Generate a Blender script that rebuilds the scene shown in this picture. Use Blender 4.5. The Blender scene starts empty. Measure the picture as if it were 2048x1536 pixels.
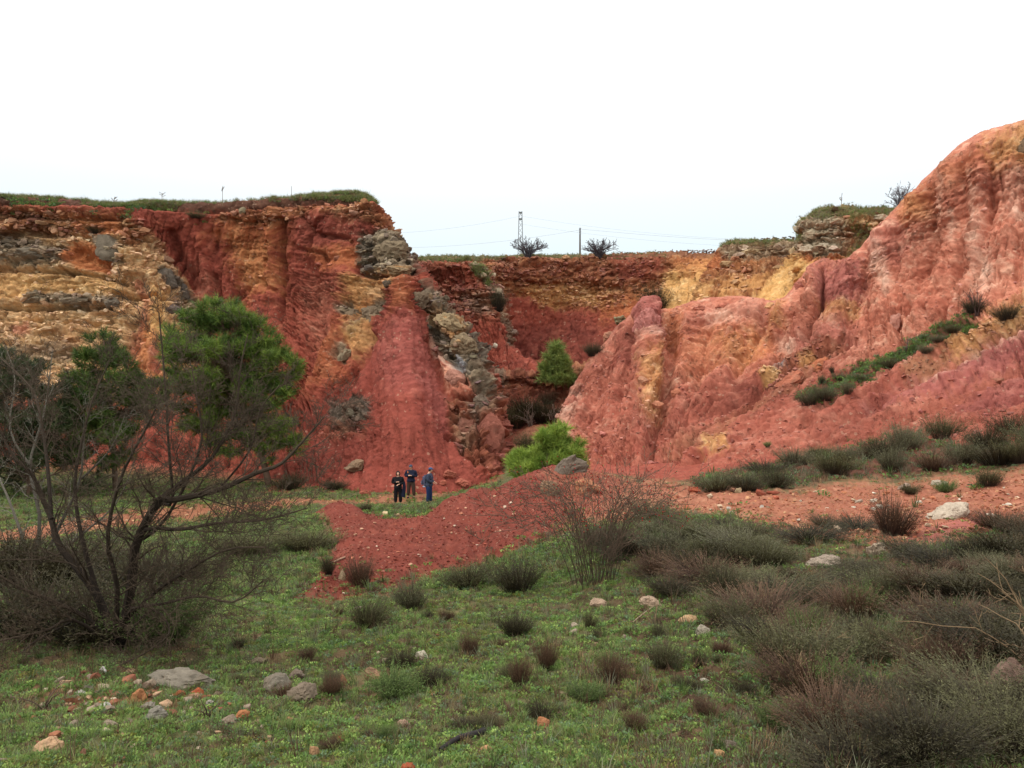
import bpy, bmesh, math, random, time
import numpy as np
from mathutils import Vector, Matrix
T0 = time.time()
random.seed(7)
RNG = np.random.default_rng(11)

# ------------------------------------------------------------------ camera
F = 1500.0                      # focal length in photo pixels (photo 2048 x 1536)
CZ = 6.0                        # camera height above the quarry floor
sc = bpy.context.scene
COL = sc.collection
cam_d = bpy.data.cameras.new('camera')
cam = bpy.data.objects.new('camera', cam_d)
COL.objects.link(cam)
cam.location = (0, 0, CZ)
cam.rotation_euler = (math.radians(90), 0, 0)
cam_d.sensor_width = 36.0
cam_d.lens = 36.0 * F / 2048.0
cam_d.clip_start = 0.05
cam_d.clip_end = 6000
sc.camera = cam

# ------------------------------------------------------------------ sky and sun (bright overcast)
SUN_EL, SUN_AZ = 46.0, -116.0   # sun glow behind the cloud: high, to the camera's left
world = bpy.data.worlds.new('World')
sc.world = world
world.use_nodes = True
nt = world.node_tree
nt.nodes.clear()
w_out = nt.nodes.new('ShaderNodeOutputWorld')
w_bg = nt.nodes.new('ShaderNodeBackground')
w_bg.inputs['Strength'].default_value = 0.1
w_sky = nt.nodes.new('ShaderNodeTexSky')
w_sky.sky_type = 'NISHITA'
w_sky.sun_disc = False
w_sky.sun_elevation = math.radians(SUN_EL)
w_sky.sun_rotation = math.radians(SUN_AZ)
w_geo = nt.nodes.new('ShaderNodeTexCoord')
w_sep = nt.nodes.new('ShaderNodeSeparateXYZ')
w_ramp = nt.nodes.new('ShaderNodeValToRGB')     # overcast cloud deck: brighter towards the zenith
w_mix = nt.nodes.new('ShaderNodeMix')
w_mix.data_type = 'RGBA'
w_scale = nt.nodes.new('ShaderNodeVectorMath')
w_scale.operation = 'SCALE'
w_scale.inputs['Scale'].default_value = 24.0
cr = w_ramp.color_ramp
cr.elements[0].position = 0.0
cr.elements[0].color = (0.325, 0.374, 0.395, 1)
cr.elements[1].position = 1.0
cr.elements[1].color = (1.0, 1.0, 1.0, 1)
e = cr.elements.new(0.16); e.color = (0.365, 0.42, 0.435, 1)
e = cr.elements.new(0.23); e.color = (0.41, 0.44, 0.455, 1)
e = cr.elements.new(0.38); e.color = (0.58, 0.585, 0.59, 1)
nt.links.new(w_geo.outputs['Generated'], w_sep.inputs[0])
nt.links.new(w_sep.outputs['Z'], w_ramp.inputs['Fac'])
nt.links.new(w_ramp.outputs['Color'], w_scale.inputs[0])
w_mix.inputs['Factor'].default_value = 0.97
nt.links.new(w_sky.outputs['Color'], w_mix.inputs['A'])
nt.links.new(w_scale.outputs['Vector'], w_mix.inputs['B'])
nt.links.new(w_mix.outputs['Result'], w_bg.inputs['Color'])
nt.links.new(w_bg.outputs['Background'], w_out.inputs['Surface'])

sun_d = bpy.data.lights.new('sun', 'SUN')
sun_d.energy = 1.5
sun_d.angle = math.radians(11)
sun_d.color = (1.0, 0.965, 0.91)
sun = bpy.data.objects.new('sun', sun_d)
COL.objects.link(sun)
_az = math.radians(SUN_AZ)
_sv = Vector((math.sin(_az) * math.cos(math.radians(SUN_EL)), math.cos(_az) * math.cos(math.radians(SUN_EL)), math.sin(math.radians(SUN_EL))))
sun.rotation_euler = _sv.to_track_quat('Z', 'Y').to_euler()
sun.location = (-30, -30, 60)

sc.view_settings.view_transform = 'Standard'
sc.view_settings.look = 'None'
sc.view_settings.exposure = 0.0
sc.view_settings.gamma = 1.0
sc.view_settings.use_curve_mapping = False
sc.render.engine = 'CYCLES'
sc.cycles.max_bounces = 5
sc.cycles.diffuse_bounces = 2
sc.cycles.transparent_max_bounces = 8

# ------------------------------------------------------------------ helpers: colour, noise, projection
def lin(c, k=1.0):
    c = np.asarray(c, dtype=np.float32) / 255.0
    return np.clip(np.where(c <= 0.04045, c / 12.92, ((c + 0.055) / 1.055) ** 2.4) * k, 0, 0.95)

_perm = np.random.default_rng(3).permutation(256).astype(np.int32)
_perm = np.concatenate([_perm, _perm, _perm])
_grad = np.random.default_rng(4).normal(size=(256, 3)).astype(np.float32)
_grad /= np.linalg.norm(_grad, axis=1)[:, None]

from concurrent.futures import ThreadPoolExecutor
_pool = ThreadPoolExecutor(4)
def _pnoise(p):
    """gradient noise, p (N,3) -> about -1..1"""
    p = np.asarray(p, dtype=np.float32)
    i = np.floor(p).astype(np.int32)
    f = p - i
    i &= 255
    u = f * f * f * (f * (f * 6 - 15) + 10)
    out = np.zeros(len(p), np.float32)
    for dx in (0, 1):
        wx = u[:, 0] if dx else 1 - u[:, 0]
        hx = _perm[i[:, 0] + dx]
        for dy in (0, 1):
            wy = wx * (u[:, 1] if dy else 1 - u[:, 1])
            hy = _perm[hx + i[:, 1] + dy]
            for dz in (0, 1):
                w = wy * (u[:, 2] if dz else 1 - u[:, 2])
                g = _grad[_perm[hy + i[:, 2] + dz]]
                out += w * (g[:, 0] * (f[:, 0] - dx) + g[:, 1] * (f[:, 1] - dy) + g[:, 2] * (f[:, 2] - dz))
    return out * 1.6

def pnoise(p):
    p = np.asarray(p, dtype=np.float32)
    if len(p) < 8000:
        return _pnoise(p)
    return np.concatenate(list(_pool.map(_pnoise, np.array_split(p, max(4, len(p) // 20000)))))

def _make_tile(n=128, per=32):
    """periodic gradient-noise volume, sampled linearly for the finer octaves"""
    g = (np.arange(n, dtype=np.float32) * per / n)
    gr = np.random.default_rng(5).normal(size=(per, per, per, 3)).astype(np.float32)
    gr /= np.linalg.norm(gr, axis=-1, keepdims=True)
    i = np.floor(g).astype(int); f = g - i
    u = f * f * f * (f * (f * 6 - 15) + 10)
    out = np.zeros((n, n, n), np.float32)
    for dx in (0, 1):
        for dy in (0, 1):
            for dz in (0, 1):
                G = gr[np.ix_((i + dx) % per, (i + dy) % per, (i + dz) % per)]
                w = (u if dx else 1 - u)[:, None, None] * (u if dy else 1 - u)[None, :, None] * (u if dz else 1 - u)[None, None, :]
                out += w * (G[..., 0] * (f - dx)[:, None, None] + G[..., 1] * (f - dy)[None, :, None] + G[..., 2] * (f - dz)[None, None, :])
    return (out * 1.6).ravel()
_TILE = _make_tile()

def tnoise(p):
    q = np.asarray(p, np.float32) * 4.0
    i = np.floor(q)
    f = q - i
    i = i.astype(np.int32)
    x0 = (i[:, 0] & 127) << 14; x1 = ((i[:, 0] + 1) & 127) << 14
    y0 = (i[:, 1] & 127) << 7; y1 = ((i[:, 1] + 1) & 127) << 7
    z0 = i[:, 2] & 127; z1 = (i[:, 2] + 1) & 127
    fx = f[:, 0]; fy = f[:, 1]; fz = f[:, 2]
    t = _TILE
    def lz(a):
        v = t.take(a + z0)
        return v + (t.take(a + z1) - v) * fz
    a0 = lz(x0 + y0); a0 = a0 + (lz(x0 + y1) - a0) * fy
    a1 = lz(x1 + y0); a1 = a1 + (lz(x1 + y1) - a1) * fy
    return a0 + (a1 - a0) * fx

def fbm(p, octv=4, lac=2.03, gain=0.5, ridged=False):
    p = np.asarray(p, dtype=np.float32)
    s = np.zeros(len(p), np.float32); a = 1.0; t = 0.0
    for k in range(octv):
        n = tnoise(p + 17.3 * k) if (k or len(p) > 8000 and octv > 3) else pnoise(p)
        if ridged:
            n = 1 - 2 * np.abs(n)
        s += a * n; t += a; a *= gain; p = p * lac
    return s / t

def _worley(p):
    """F1, F2, cell id hash for p (N,3)"""
    p = np.asarray(p, dtype=np.float32)
    i = np.floor(p).astype(np.int32)
    N = len(p)
    f1 = np.full(N, 9.0, np.float32); f2 = f1.copy(); cid = np.zeros(N, np.float32)
    jit = (np.random.default_rng(9).random((256, 3)) * 0.9 + 0.05).astype(np.float32)
    rid = np.random.default_rng(10).random(256).astype(np.float32)
    for dx in (-1, 0, 1):
        for dy in (-1, 0, 1):
            for dz in (-1, 0, 1):
                c = i + np.array([dx, dy, dz], np.int32)
                h = _perm[_perm[_perm[c[:, 0] & 255] + (c[:, 1] & 255)] + (c[:, 2] & 255)]
                q = c + jit[h] - p
                d = np.sqrt((q * q).sum(1))
                closer = d < f1
                f2 = np.where(closer, f1, np.minimum(f2, d))
                cid = np.where(closer, rid[h], cid)
                f1 = np.where(closer, d, f1)
    return f1, f2, cid

def worley(p):
    r = list(_pool.map(_worley, np.array_split(np.asarray(p, np.float32), max(4, len(p) // 20000))))
    return tuple(np.concatenate([a[k] for a in r]) for k in range(3))

def sstep(a, b, x):
    t = np.clip((x - a) / (b - a), 0, 1)
    return t * t * (3 - 2 * t)

def P(px, py, d):
    return np.array([(px - 1024.0) / F * d, d, CZ - (py - 768.0) / F * d], dtype=np.float64)

def PV(px, py, d):
    return Vector(P(px, py, d))

def to_px(v):
    v = np.asarray(v)
    return v[..., 0] / v[..., 1] * F + 1024.0, 768.0 - (v[..., 2] - CZ) / v[..., 1] * F

def poly_sd(x, y, poly):
    """signed distance (negative inside) to polygon"""
    poly = np.asarray(poly, np.float32)
    d = np.full(x.shape, 1e12, np.float32)
    inside = np.zeros(x.shape, bool)
    n = len(poly)
    for k in range(n):
        ax, ay = poly[k]; bx, by = poly[(k + 1) % n]
        ex, ey = bx - ax, by - ay
        wx, wy = x - ax, y - ay
        t = np.clip((wx * ex + wy * ey) / max(ex * ex + ey * ey, 1e-9), 0, 1)
        d = np.minimum(d, (wx - ex * t) ** 2 + (wy - ey * t) ** 2)
        if abs(ey) > 1e-9:
            c = ((ay <= y) != (by <= y)) & (x < ex * (y - ay) / ey + ax)
            inside ^= c
    d = np.sqrt(d)
    return np.where(inside, -d, d)

def line_d(x, y, pts):
    pts = np.asarray(pts, np.float32)
    d = np.full(x.shape, 1e12, np.float32)
    for (ax, ay), (bx, by) in zip(pts[:-1], pts[1:]):
        ex, ey = bx - ax, by - ay
        wx, wy = x - ax, y - ay
        t = np.clip((wx * ex + wy * ey) / max(ex * ex + ey * ey, 1e-9), 0, 1)
        d = np.minimum(d, (wx - ex * t) ** 2 + (wy - ey * t) ** 2)
    return np.sqrt(d)

# ------------------------------------------------------------------ helpers: objects
def tag(o, label=None, cat=None, group=None, kind=None):
    if label: o['label'] = label
    if cat: o['category'] = cat
    if group: o['group'] = group
    if kind: o['kind'] = kind
    return o

def link(o, parent=None):
    COL.objects.link(o)
    if parent is not None:
        o.parent = parent
    return o

def empty(name, loc, rz=0.0):
    o = bpy.data.objects.new(name, None)
    o.location = loc
    o.rotation_euler = (0, 0, rz)
    o.empty_display_size = 0.2
    return link(o)

def mesh_np(name, V, Fc, cols=None, smooth=False, mat=None, rough=None):
    """numpy mesh: V (N,3), Fc (M,3|4) int, cols (N,3) linear"""
    V = np.asarray(V, np.float32); Fc = np.asarray(Fc, np.int32)
    me = bpy.data.meshes.new(name)
    k = Fc.shape[1]
    me.vertices.add(len(V)); me.vertices.foreach_set('co', V.ravel())
    me.loops.add(Fc.size); me.loops.foreach_set('vertex_index', Fc.ravel())
    me.polygons.add(len(Fc))
    me.polygons.foreach_set('loop_start', np.arange(0, Fc.size, k, dtype=np.int32))
    me.polygons.foreach_set('loop_total', np.full(len(Fc), k, np.int32))
    me.polygons.foreach_set('use_smooth', np.full(len(Fc), bool(smooth)))
    me.update(calc_edges=True)
    if cols is not None:
        a = me.attributes.new('col', 'FLOAT_COLOR', 'POINT')
        c4 = np.ones((len(V), 4), np.float32); c4[:, :3] = cols
        a.data.foreach_set('color', c4.ravel())
    if rough is not None:
        a = me.attributes.new('rock', 'FLOAT', 'POINT')
        a.data.foreach_set('value', np.asarray(rough, np.float32))
    if mat is not None:
        me.materials.append(mat)
    return me

def grid_faces(nr, nc):
    i = np.arange(nr * nc).reshape(nr, nc)
    return np.stack([i[:-1, :-1], i[1:, :-1], i[1:, 1:], i[:-1, 1:]], -1).reshape(-1, 4)

# ------------------------------------------------------------------ materials
def new_mat(name):
    m = bpy.data.materials.new(name)
    m.use_nodes = True
    n = m.node_tree
    b = n.nodes['Principled BSDF']
    b.inputs['Roughness'].default_value = 0.95
    b.inputs['Specular IOR Level'].default_value = 0.15
    return m, n, b

def nd(n, t, **kw):
    o = n.nodes.new(t)
    for k, v in kw.items():
        if k in o.inputs.keys():
            o.inputs[k].default_value = v
        else:
            setattr(o, k, v)
    return o

def mathn(n, op, a, b=None):
    o = n.nodes.new('ShaderNodeMath'); o.operation = op
    for i, x in enumerate((a, b)):
        if x is None: continue
        if isinstance(x, (int, float)): o.inputs[i].default_value = x
        else: n.links.new(x, o.inputs[i])
    return o.outputs[0]

def mixc(n, fac, a, b, mode='MIX'):
    o = n.nodes.new('ShaderNodeMix'); o.data_type = 'RGBA'; o.blend_type = mode
    for key, x in (('Factor', fac), ('A', a), ('B', b)):
        if isinstance(x, (int, float)): o.inputs[key].default_value = x
        elif isinstance(x, tuple): o.inputs[key].default_value = (*x[:3], 1)
        else: n.links.new(x, o.inputs[key])
    return o.outputs['Result']

def terrain_mat(name, speck_scale, speck_amt, bump_scale, bump_dist, speck_col=(0.55, 0.36, 0.24)):
    """vertex-attribute earth colour, grain, pale stone specks, fine relief"""
    m, n, b = new_mat(name)
    at = nd(n, 'ShaderNodeAttribute', attribute_name='col')
    rk = nd(n, 'ShaderNodeAttribute', attribute_name='rock')
    tc = nd(n, 'ShaderNodeNewGeometry')
    pos = tc.outputs['Position']
    nz = nd(n, 'ShaderNodeTexNoise', Scale=bump_scale * 1.3, Detail=8.0, Roughness=0.75)
    n.links.new(pos, nz.inputs['Vector'])
    v = mathn(n, 'MULTIPLY_ADD', nz.outputs['Fac'], 1.3); n.nodes[-1].inputs[2].default_value = 0.35
    c = mixc(n, 1.0, at.outputs['Color'], v, 'MULTIPLY')
    nm = nd(n, 'ShaderNodeTexNoise', Scale=speck_scale * 0.12, Detail=4.0, Roughness=0.7)
    n.links.new(pos, nm.inputs['Vector'])
    mk = nd(n, 'ShaderNodeMapRange'); mk.inputs[1].default_value = 0.45; mk.inputs[2].default_value = 0.7
    n.links.new(nm.outputs['Fac'], mk.inputs[0])
    vo = nd(n, 'ShaderNodeTexVoronoi', Scale=speck_scale, Randomness=1.0)
    n.links.new(pos, vo.inputs['Vector'])
    sp = nd(n, 'ShaderNodeSeparateColor'); n.links.new(vo.outputs['Color'], sp.inputs[0])
    is_st = mathn(n, 'LESS_THAN', sp.outputs[0], mathn(n, 'MULTIPLY', mk.outputs[0], speck_amt * 2.5))
    near = mathn(n, 'LESS_THAN', vo.outputs['Distance'], mathn(n, 'MULTIPLY', sp.outputs[2], 0.55))
    fac = mathn(n, 'MULTIPLY', mathn(n, 'MULTIPLY', is_st, near), 0.6)
    c = mixc(n, fac, c, mixc(n, 0.5, at.outputs['Color'], speck_col))
    n.links.new(c, b.inputs['Base Color'])
    # fine relief
    n2 = nd(n, 'ShaderNodeTexNoise', Scale=bump_scale, Detail=8.0, Roughness=0.7)
    n.links.new(pos, n2.inputs['Vector'])
    vb = nd(n, 'ShaderNodeTexVoronoi', Scale=bump_scale * 0.8)
    n.links.new(pos, vb.inputs['Vector'])
    n5 = nd(n, 'ShaderNodeTexNoise', Scale=bump_scale * 3.2, Detail=6.0, Roughness=0.75)
    n.links.new(pos, n5.inputs['Vector'])
    hgt = mathn(n, 'ADD', n2.outputs['Fac'], mathn(n, 'MULTIPLY', vb.outputs['Distance'], mathn(n, 'MULTIPLY', rk.outputs['Fac'], 0.8)))
    hgt = mathn(n, 'ADD', hgt, mathn(n, 'MULTIPLY', fac, 0.5))
    hgt = mathn(n, 'ADD', hgt, mathn(n, 'MULTIPLY', n5.outputs['Fac'], 0.25))
    mp = nd(n, 'ShaderNodeMapping'); mp.inputs['Scale'].default_value = (1.0, 1.0, 0.62); mp.inputs['Rotation'].default_value = (0, 0.5, 0)
    n.links.new(pos, mp.inputs['Vector'])
    n6 = nd(n, 'ShaderNodeTexNoise', Scale=bump_scale * 0.85, Detail=5.0, Roughness=0.6)
    n.links.new(mp.outputs[0], n6.inputs['Vector'])
    nk = nd(n, 'ShaderNodeMapRange'); nk.inputs[1].default_value = 0.60; nk.inputs[2].default_value = 0.68
    n.links.new(n6.outputs['Fac'], nk.inputs[0])
    hgt = mathn(n, 'SUBTRACT', hgt, mathn(n, 'MULTIPLY', nk.outputs[0], 0.9))
    bp = nd(n, 'ShaderNodeBump', Strength=0.85, Distance=bump_dist)
    pm = nd(n, 'ShaderNodeTexNoise', Scale=bump_scale * 0.11, Detail=4.0, Roughness=0.65)
    n.links.new(pos, pm.inputs['Vector'])
    pk = nd(n, 'ShaderNodeMapRange'); pk.inputs[1].default_value = 0.40; pk.inputs[2].default_value = 0.62; pk.inputs[3].default_value = 0.3; pk.inputs[4].default_value = 1.35
    n.links.new(pm.outputs['Fac'], pk.inputs[0])
    hgt = mathn(n, 'MULTIPLY', hgt, pk.outputs[0])
    n.links.new(hgt, bp.inputs['Height'])
    n.links.new(bp.outputs['Normal'], b.inputs['Normal'])
    return m

M_CLIFF = terrain_mat('quarry_cliff_earth', 5.0, 0.16, 2.6, 0.22)
M_CLIFF_FAR = terrain_mat('far_cliff_earth', 2.6, 0.2, 1.5, 0.35)
M_GROUND = terrain_mat('ground_earth', 16.0, 0.2, 9.0, 0.05)

def attr_mat(name, rough=0.8, grain=40.0, spec=0.2, transl=0.0, var=0.5):
    """vertex colour times slight grain"""
    m, n, b = new_mat(name)
    b.inputs['Roughness'].default_value = rough
    b.inputs['Specular IOR Level'].default_value = spec
    at = nd(n, 'ShaderNodeAttribute', attribute_name='col')
    tc = nd(n, 'ShaderNodeTexCoord')
    nz = nd(n, 'ShaderNodeTexNoise', Scale=grain, Detail=3.0)
    n.links.new(tc.outputs['Object'], nz.inputs['Vector'])
    v = mathn(n, 'MULTIPLY_ADD', nz.outputs['Fac'], var * 2); n.nodes[-1].inputs[2].default_value = 1 - var
    oi = nd(n, 'ShaderNodeObjectInfo')
    r = mathn(n, 'MULTIPLY_ADD', oi.outputs['Random'], 0.3); n.nodes[-1].inputs[2].default_value = 0.85
    c = mixc(n, 1.0, at.outputs['Color'], mathn(n, 'MULTIPLY', v, r), 'MULTIPLY')
    n.links.new(c, b.inputs['Base Color'])
    if transl > 0:
        out = n.nodes['Material Output']
        tr = nd(n, 'ShaderNodeBsdfTranslucent')
        n.links.new(c, tr.inputs['Color'])
        ms = nd(n, 'ShaderNodeMixShader'); ms.inputs[0].default_value = transl
        n.links.new(b.outputs[0], ms.inputs[1]); n.links.new(tr.outputs[0], ms.inputs[2])
        n.links.new(ms.outputs[0], out.inputs['Surface'])
    return m

def rock_mat(name, scale, bump):
    """stone coloured by the object's own colour, with grain, lichen blotches and relief"""
    m, n, b = new_mat(name)
    oi = nd(n, 'ShaderNodeObjectInfo')
    tc = nd(n, 'ShaderNodeNewGeometry')
    nz = nd(n, 'ShaderNodeTexNoise', Scale=scale, Detail=7.0, Roughness=0.7)
    n.links.new(tc.outputs['Position'], nz.inputs['Vector'])
    v = mathn(n, 'MULTIPLY_ADD', nz.outputs['Fac'], 1.5); n.nodes[-1].inputs[2].default_value = 0.28
    c = mixc(n, 1.0, oi.outputs['Color'], v, 'MULTIPLY')
    n3 = nd(n, 'ShaderNodeTexNoise', Scale=scale * 0.45, Detail=5.0, Roughness=0.6)
    n.links.new(tc.outputs['Position'], n3.inputs['Vector'])
    k = nd(n, 'ShaderNodeMapRange'); k.inputs[1].default_value = 0.55; k.inputs[2].default_value = 0.66
    n.links.new(n3.outputs['Fac'], k.inputs[0])
    c = mixc(n, mathn(n, 'MULTIPLY', k.outputs[0], 0.4), c, (0.15, 0.105, 0.07))
    n.links.new(c, b.inputs['Base Color'])
    bp = nd(n, 'ShaderNodeBump', Strength=0.8, Distance=bump)
    n.links.new(nz.outputs['Fac'], bp.inputs['Height'])
    n.links.new(bp.outputs['Normal'], b.inputs['Normal'])
    return m

M_ROCK_FAR = rock_mat('cliff_stone', 2.2, 0.25)
M_ROCK = rock_mat('loose_stone', 14.0, 0.04)
# ------------------------------------------------------------------ ground height field
GC = [  # control points (photo x, photo y, distance)
 # near strip at the photographer's feet
 (-400,1536,3.8),(200,1536,3.8),(700,1536,3.8),(1200,1536,3.6),(1800,1536,3.4),(2400,1536,3.2),
 (-400,1400,5.4),(200,1400,5.6),(700,1400,5.7),(1200,1400,5.3),(1700,1390,4.9),(2300,1370,4.6),
 # left: grass falling away to the quarry floor
 (-400,1300,7.6),(200,1300,7.9),(550,1300,8.1),(850,1290,8.0),(1100,1290,7.4),(1400,1290,6.7),(1800,1280,6.2),(2300,1250,5.8),
 (-300,1200,11.8),(200,1200,12.2),(550,1200,13.0),(700,1190,13.6),(850,1190,12.8),(1100,1185,12.3),(1400,1160,10.8),(1800,1140,10.0),(2250,1100,9.0),
 (-300,1100,20),(200,1100,20.5),(550,1100,21),
 (-300,1050,28),(200,1050,28.5),(550,1040,30.5),
 (-300,1000,37),(200,1000,37.5),(550,1005,37.5),(700,1000,38.5),(850,998,38.5),
 (-300,950,43),(200,955,44.5),(450,968,45),(600,962,46),(800,962,46),(950,965,45),
 # red mound
 (660,1120,18.6),(700,1070,22.0),(700,1020,26.0),(760,1048,25.0),
 (800,1130,17.0),(850,1085,20),(880,1022,24.2),(780,1020,31.0),
 (960,1120,17.2),(980,1050,20.6),(1000,975,24.8),(950,1002,33),
 (1100,1110,16.0),(1100,1030,20.4),(1100,950,24.8),(1050,985,33),
 (1180,950,25.5),(1200,1060,17.5),(1230,1000,21),
 # bench on the right
 (1400,1060,15.0),(1400,1000,20.5),(1400,965,25),(1300,965,26),(1300,948,31),(1180,940,36),(1400,945,31),(1400,935,35),
 (1600,1060,14.2),(1600,1000,19.5),(1600,962,24),(1600,935,29),(1600,905,33.5),
 (1800,1060,13.5),(1800,1000,18.5),(1800,955,23.5),(1800,905,28.5),(1800,862,32),
 (2048,1050,12.3),(2048,985,17.5),(2048,920,23),(2048,868,27.5),(2048,825,30),
 (2400,1010,11),(2400,930,16),(2400,840,21),(2400,770,25),
 # gap between the cone and the right slope, and the pit behind
 (1050,948,41),(1060,925,45),(1070,880,52),(1075,850,60),(1080,842,66),(1150,900,55),(1000,900,58),
 (1060,800,74),(1075,745,86),(1080,722,96),(900,760,90),(1250,760,92),(1500,760,80),(1080,718,110),
 # hidden below the cliffs
 (0,900,52),(-400,880,52),(300,905,53),(600,915,56),(0,850,62),(600,860,66),(300,850,66),(-500,820,70),
 (1400,900,45),(1600,880,45),(1900,860,45),(1400,850,60),(1800,850,60),(2300,800,45),(2300,800,60),(2300,780,90),
 (0,800,100),(500,800,100),(1800,790,90),
 # under and behind the camera
 (-700,2400,1.55),(1024,2400,1.5),(2700,2400,1.45),
]
def gcoord(px, d):
    return np.stack([(np.asarray(px, np.float64) - 1024) / F * 2.6, np.log(np.asarray(d, np.float64))], -1)

_gp = np.array(GC, np.float64)
_gx = gcoord(_gp[:, 0], _gp[:, 2])
_gz = CZ - (_gp[:, 1] - 768) / F * _gp[:, 2]
def _tps(r2):
    return 0.5 * r2 * np.log(np.maximum(r2, 1e-12))
_n = len(_gx)
_K = _tps(((_gx[:, None, :] - _gx[None]) ** 2).sum(-1)) + np.eye(_n) * 0.002
_A = np.zeros((_n + 3, _n + 3)); _A[:_n, :_n] = _K; _A[:_n, _n] = 1; _A[:_n, _n + 1:] = _gx
_A[_n, :_n] = 1; _A[_n + 1:, :_n] = _gx.T
_W = np.linalg.solve(_A, np.concatenate([_gz, np.zeros(3)]))

def ground_z(px, d):
    g = gcoord(np.ravel(px), np.ravel(d))
    out = np.empty(len(g))
    def one(q):
        r2 = (q[:, :1] - _gx[None, :, 0]) ** 2 + (q[:, 1:] - _gx[None, :, 1]) ** 2
        return _tps(r2) @ _W[:_n] + _W[_n] + q @ _W[_n + 1:]
    if len(g) < 4000: return one(g)
    return np.concatenate(list(_pool.map(one, np.array_split(g, max(4, len(g) // 8000)))))

_MD = np.exp(np.linspace(math.log(2.2), math.log(110), 900))
def ground_hit(px, py):
    """first point of the ground seen through photo pixel (px, py) -> (px, distance)"""
    zr = CZ - (py - 768) / F * _MD
    dz = zr - ground_z(np.full(len(_MD), px), _MD)
    k = np.argmax(dz < 0)
    if not (dz < 0).any(): k = len(_MD) - 1
    if k == 0: return _MD[0]
    t = dz[k - 1] / (dz[k - 1] - dz[k])
    return _MD[k - 1] + t * (_MD[k] - _MD[k - 1])

def gpoly(pts):
    return [(px, 400 * math.log(ground_hit(px, py))) for px, py in pts]

# name: (colour a, colour b, colour c, rock, gully, lump)
MT = {
 'red':    ((138,70,54),(120,58,46),(158,92,70), 0.10,0.75,0.6),
 'red2':   ((126,60,47),(108,50,40),(144,78,60), 0.22,0.8,0.7),
 'dkred':  ((118,62,51),(102,52,44),(138,80,64), 0.18,0.7,0.7),
 'pink':   ((184,121,97),(158,92,72),(214,167,139), 0.30,0.75,0.9),
 'pinkred':((148,84,68),(128,66,53),(172,112,92), 0.15,0.8,0.7),
 'cone':   ((131,65,53),(120,57,46),(147,79,64), 0.0,0.30,0.12),
 'mound':  ((112,54,42),(98,46,36),(130,70,55), 0.25,0.8,0.7),
 'mauve':  ((146,84,76),(128,70,63),(174,114,100), 0.25,0.5,0.7),
 'pale':   ((210,172,148),(192,142,118),(224,196,174), 0.30,0.5,0.7),
 'orange': ((176,108,66),(150,86,54),(200,140,92), 0.30,0.5,0.8),
 'ochre':  ((186,140,88),(160,110,66),(208,170,118), 0.4,0.5,0.7),
 'yellow': ((200,158,100),(178,132,80),(222,188,134), 0.2,0.7,0.6),
 'tan':    ((200,160,114),(156,114,78),(224,194,150), 0.8,0.25,0.7),
 'rubble': ((154,102,66),(112,68,46),(192,150,108), 1.0,0.15,0.8),
 'rubred': ((142,84,62),(106,60,46),(180,126,94), 0.9,0.2,0.8),
 'grey':   ((122,106,86),(88,76,62),(160,142,114), 0.9,0.1,0.9),
 'lime':   ((158,142,116),(118,100,78),(196,182,154), 1.0,0.1,0.7),
 'dkrock': ((94,84,72),(70,60,52),(128,112,92), 0.8,0.1,0.9),
 'blue':   ((126,128,132),(104,104,108),(156,156,156), 0.2,0.2,0.3),
 'soil':   ((84,58,44),(64,46,36),(106,76,58), 0.5,0.2,0.7),
 'grass':  ((84,86,52),(72,68,44),(106,102,66), 0.2,0.0,0.6),
 'scree':  ((146,102,74),(126,80,58),(176,138,104), 0.2,0.5,0.6),
}
ALB = 1.12
_ml = list(MT)
_ca = np.array([lin(MT[k][0], ALB) for k in _ml]); _cb = np.array([lin(MT[k][1], ALB) for k in _ml]); _cc = np.array([lin(MT[k][2], ALB) for k in _ml])
_gw = np.array([MT[k][3:] for k in _ml])

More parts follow.
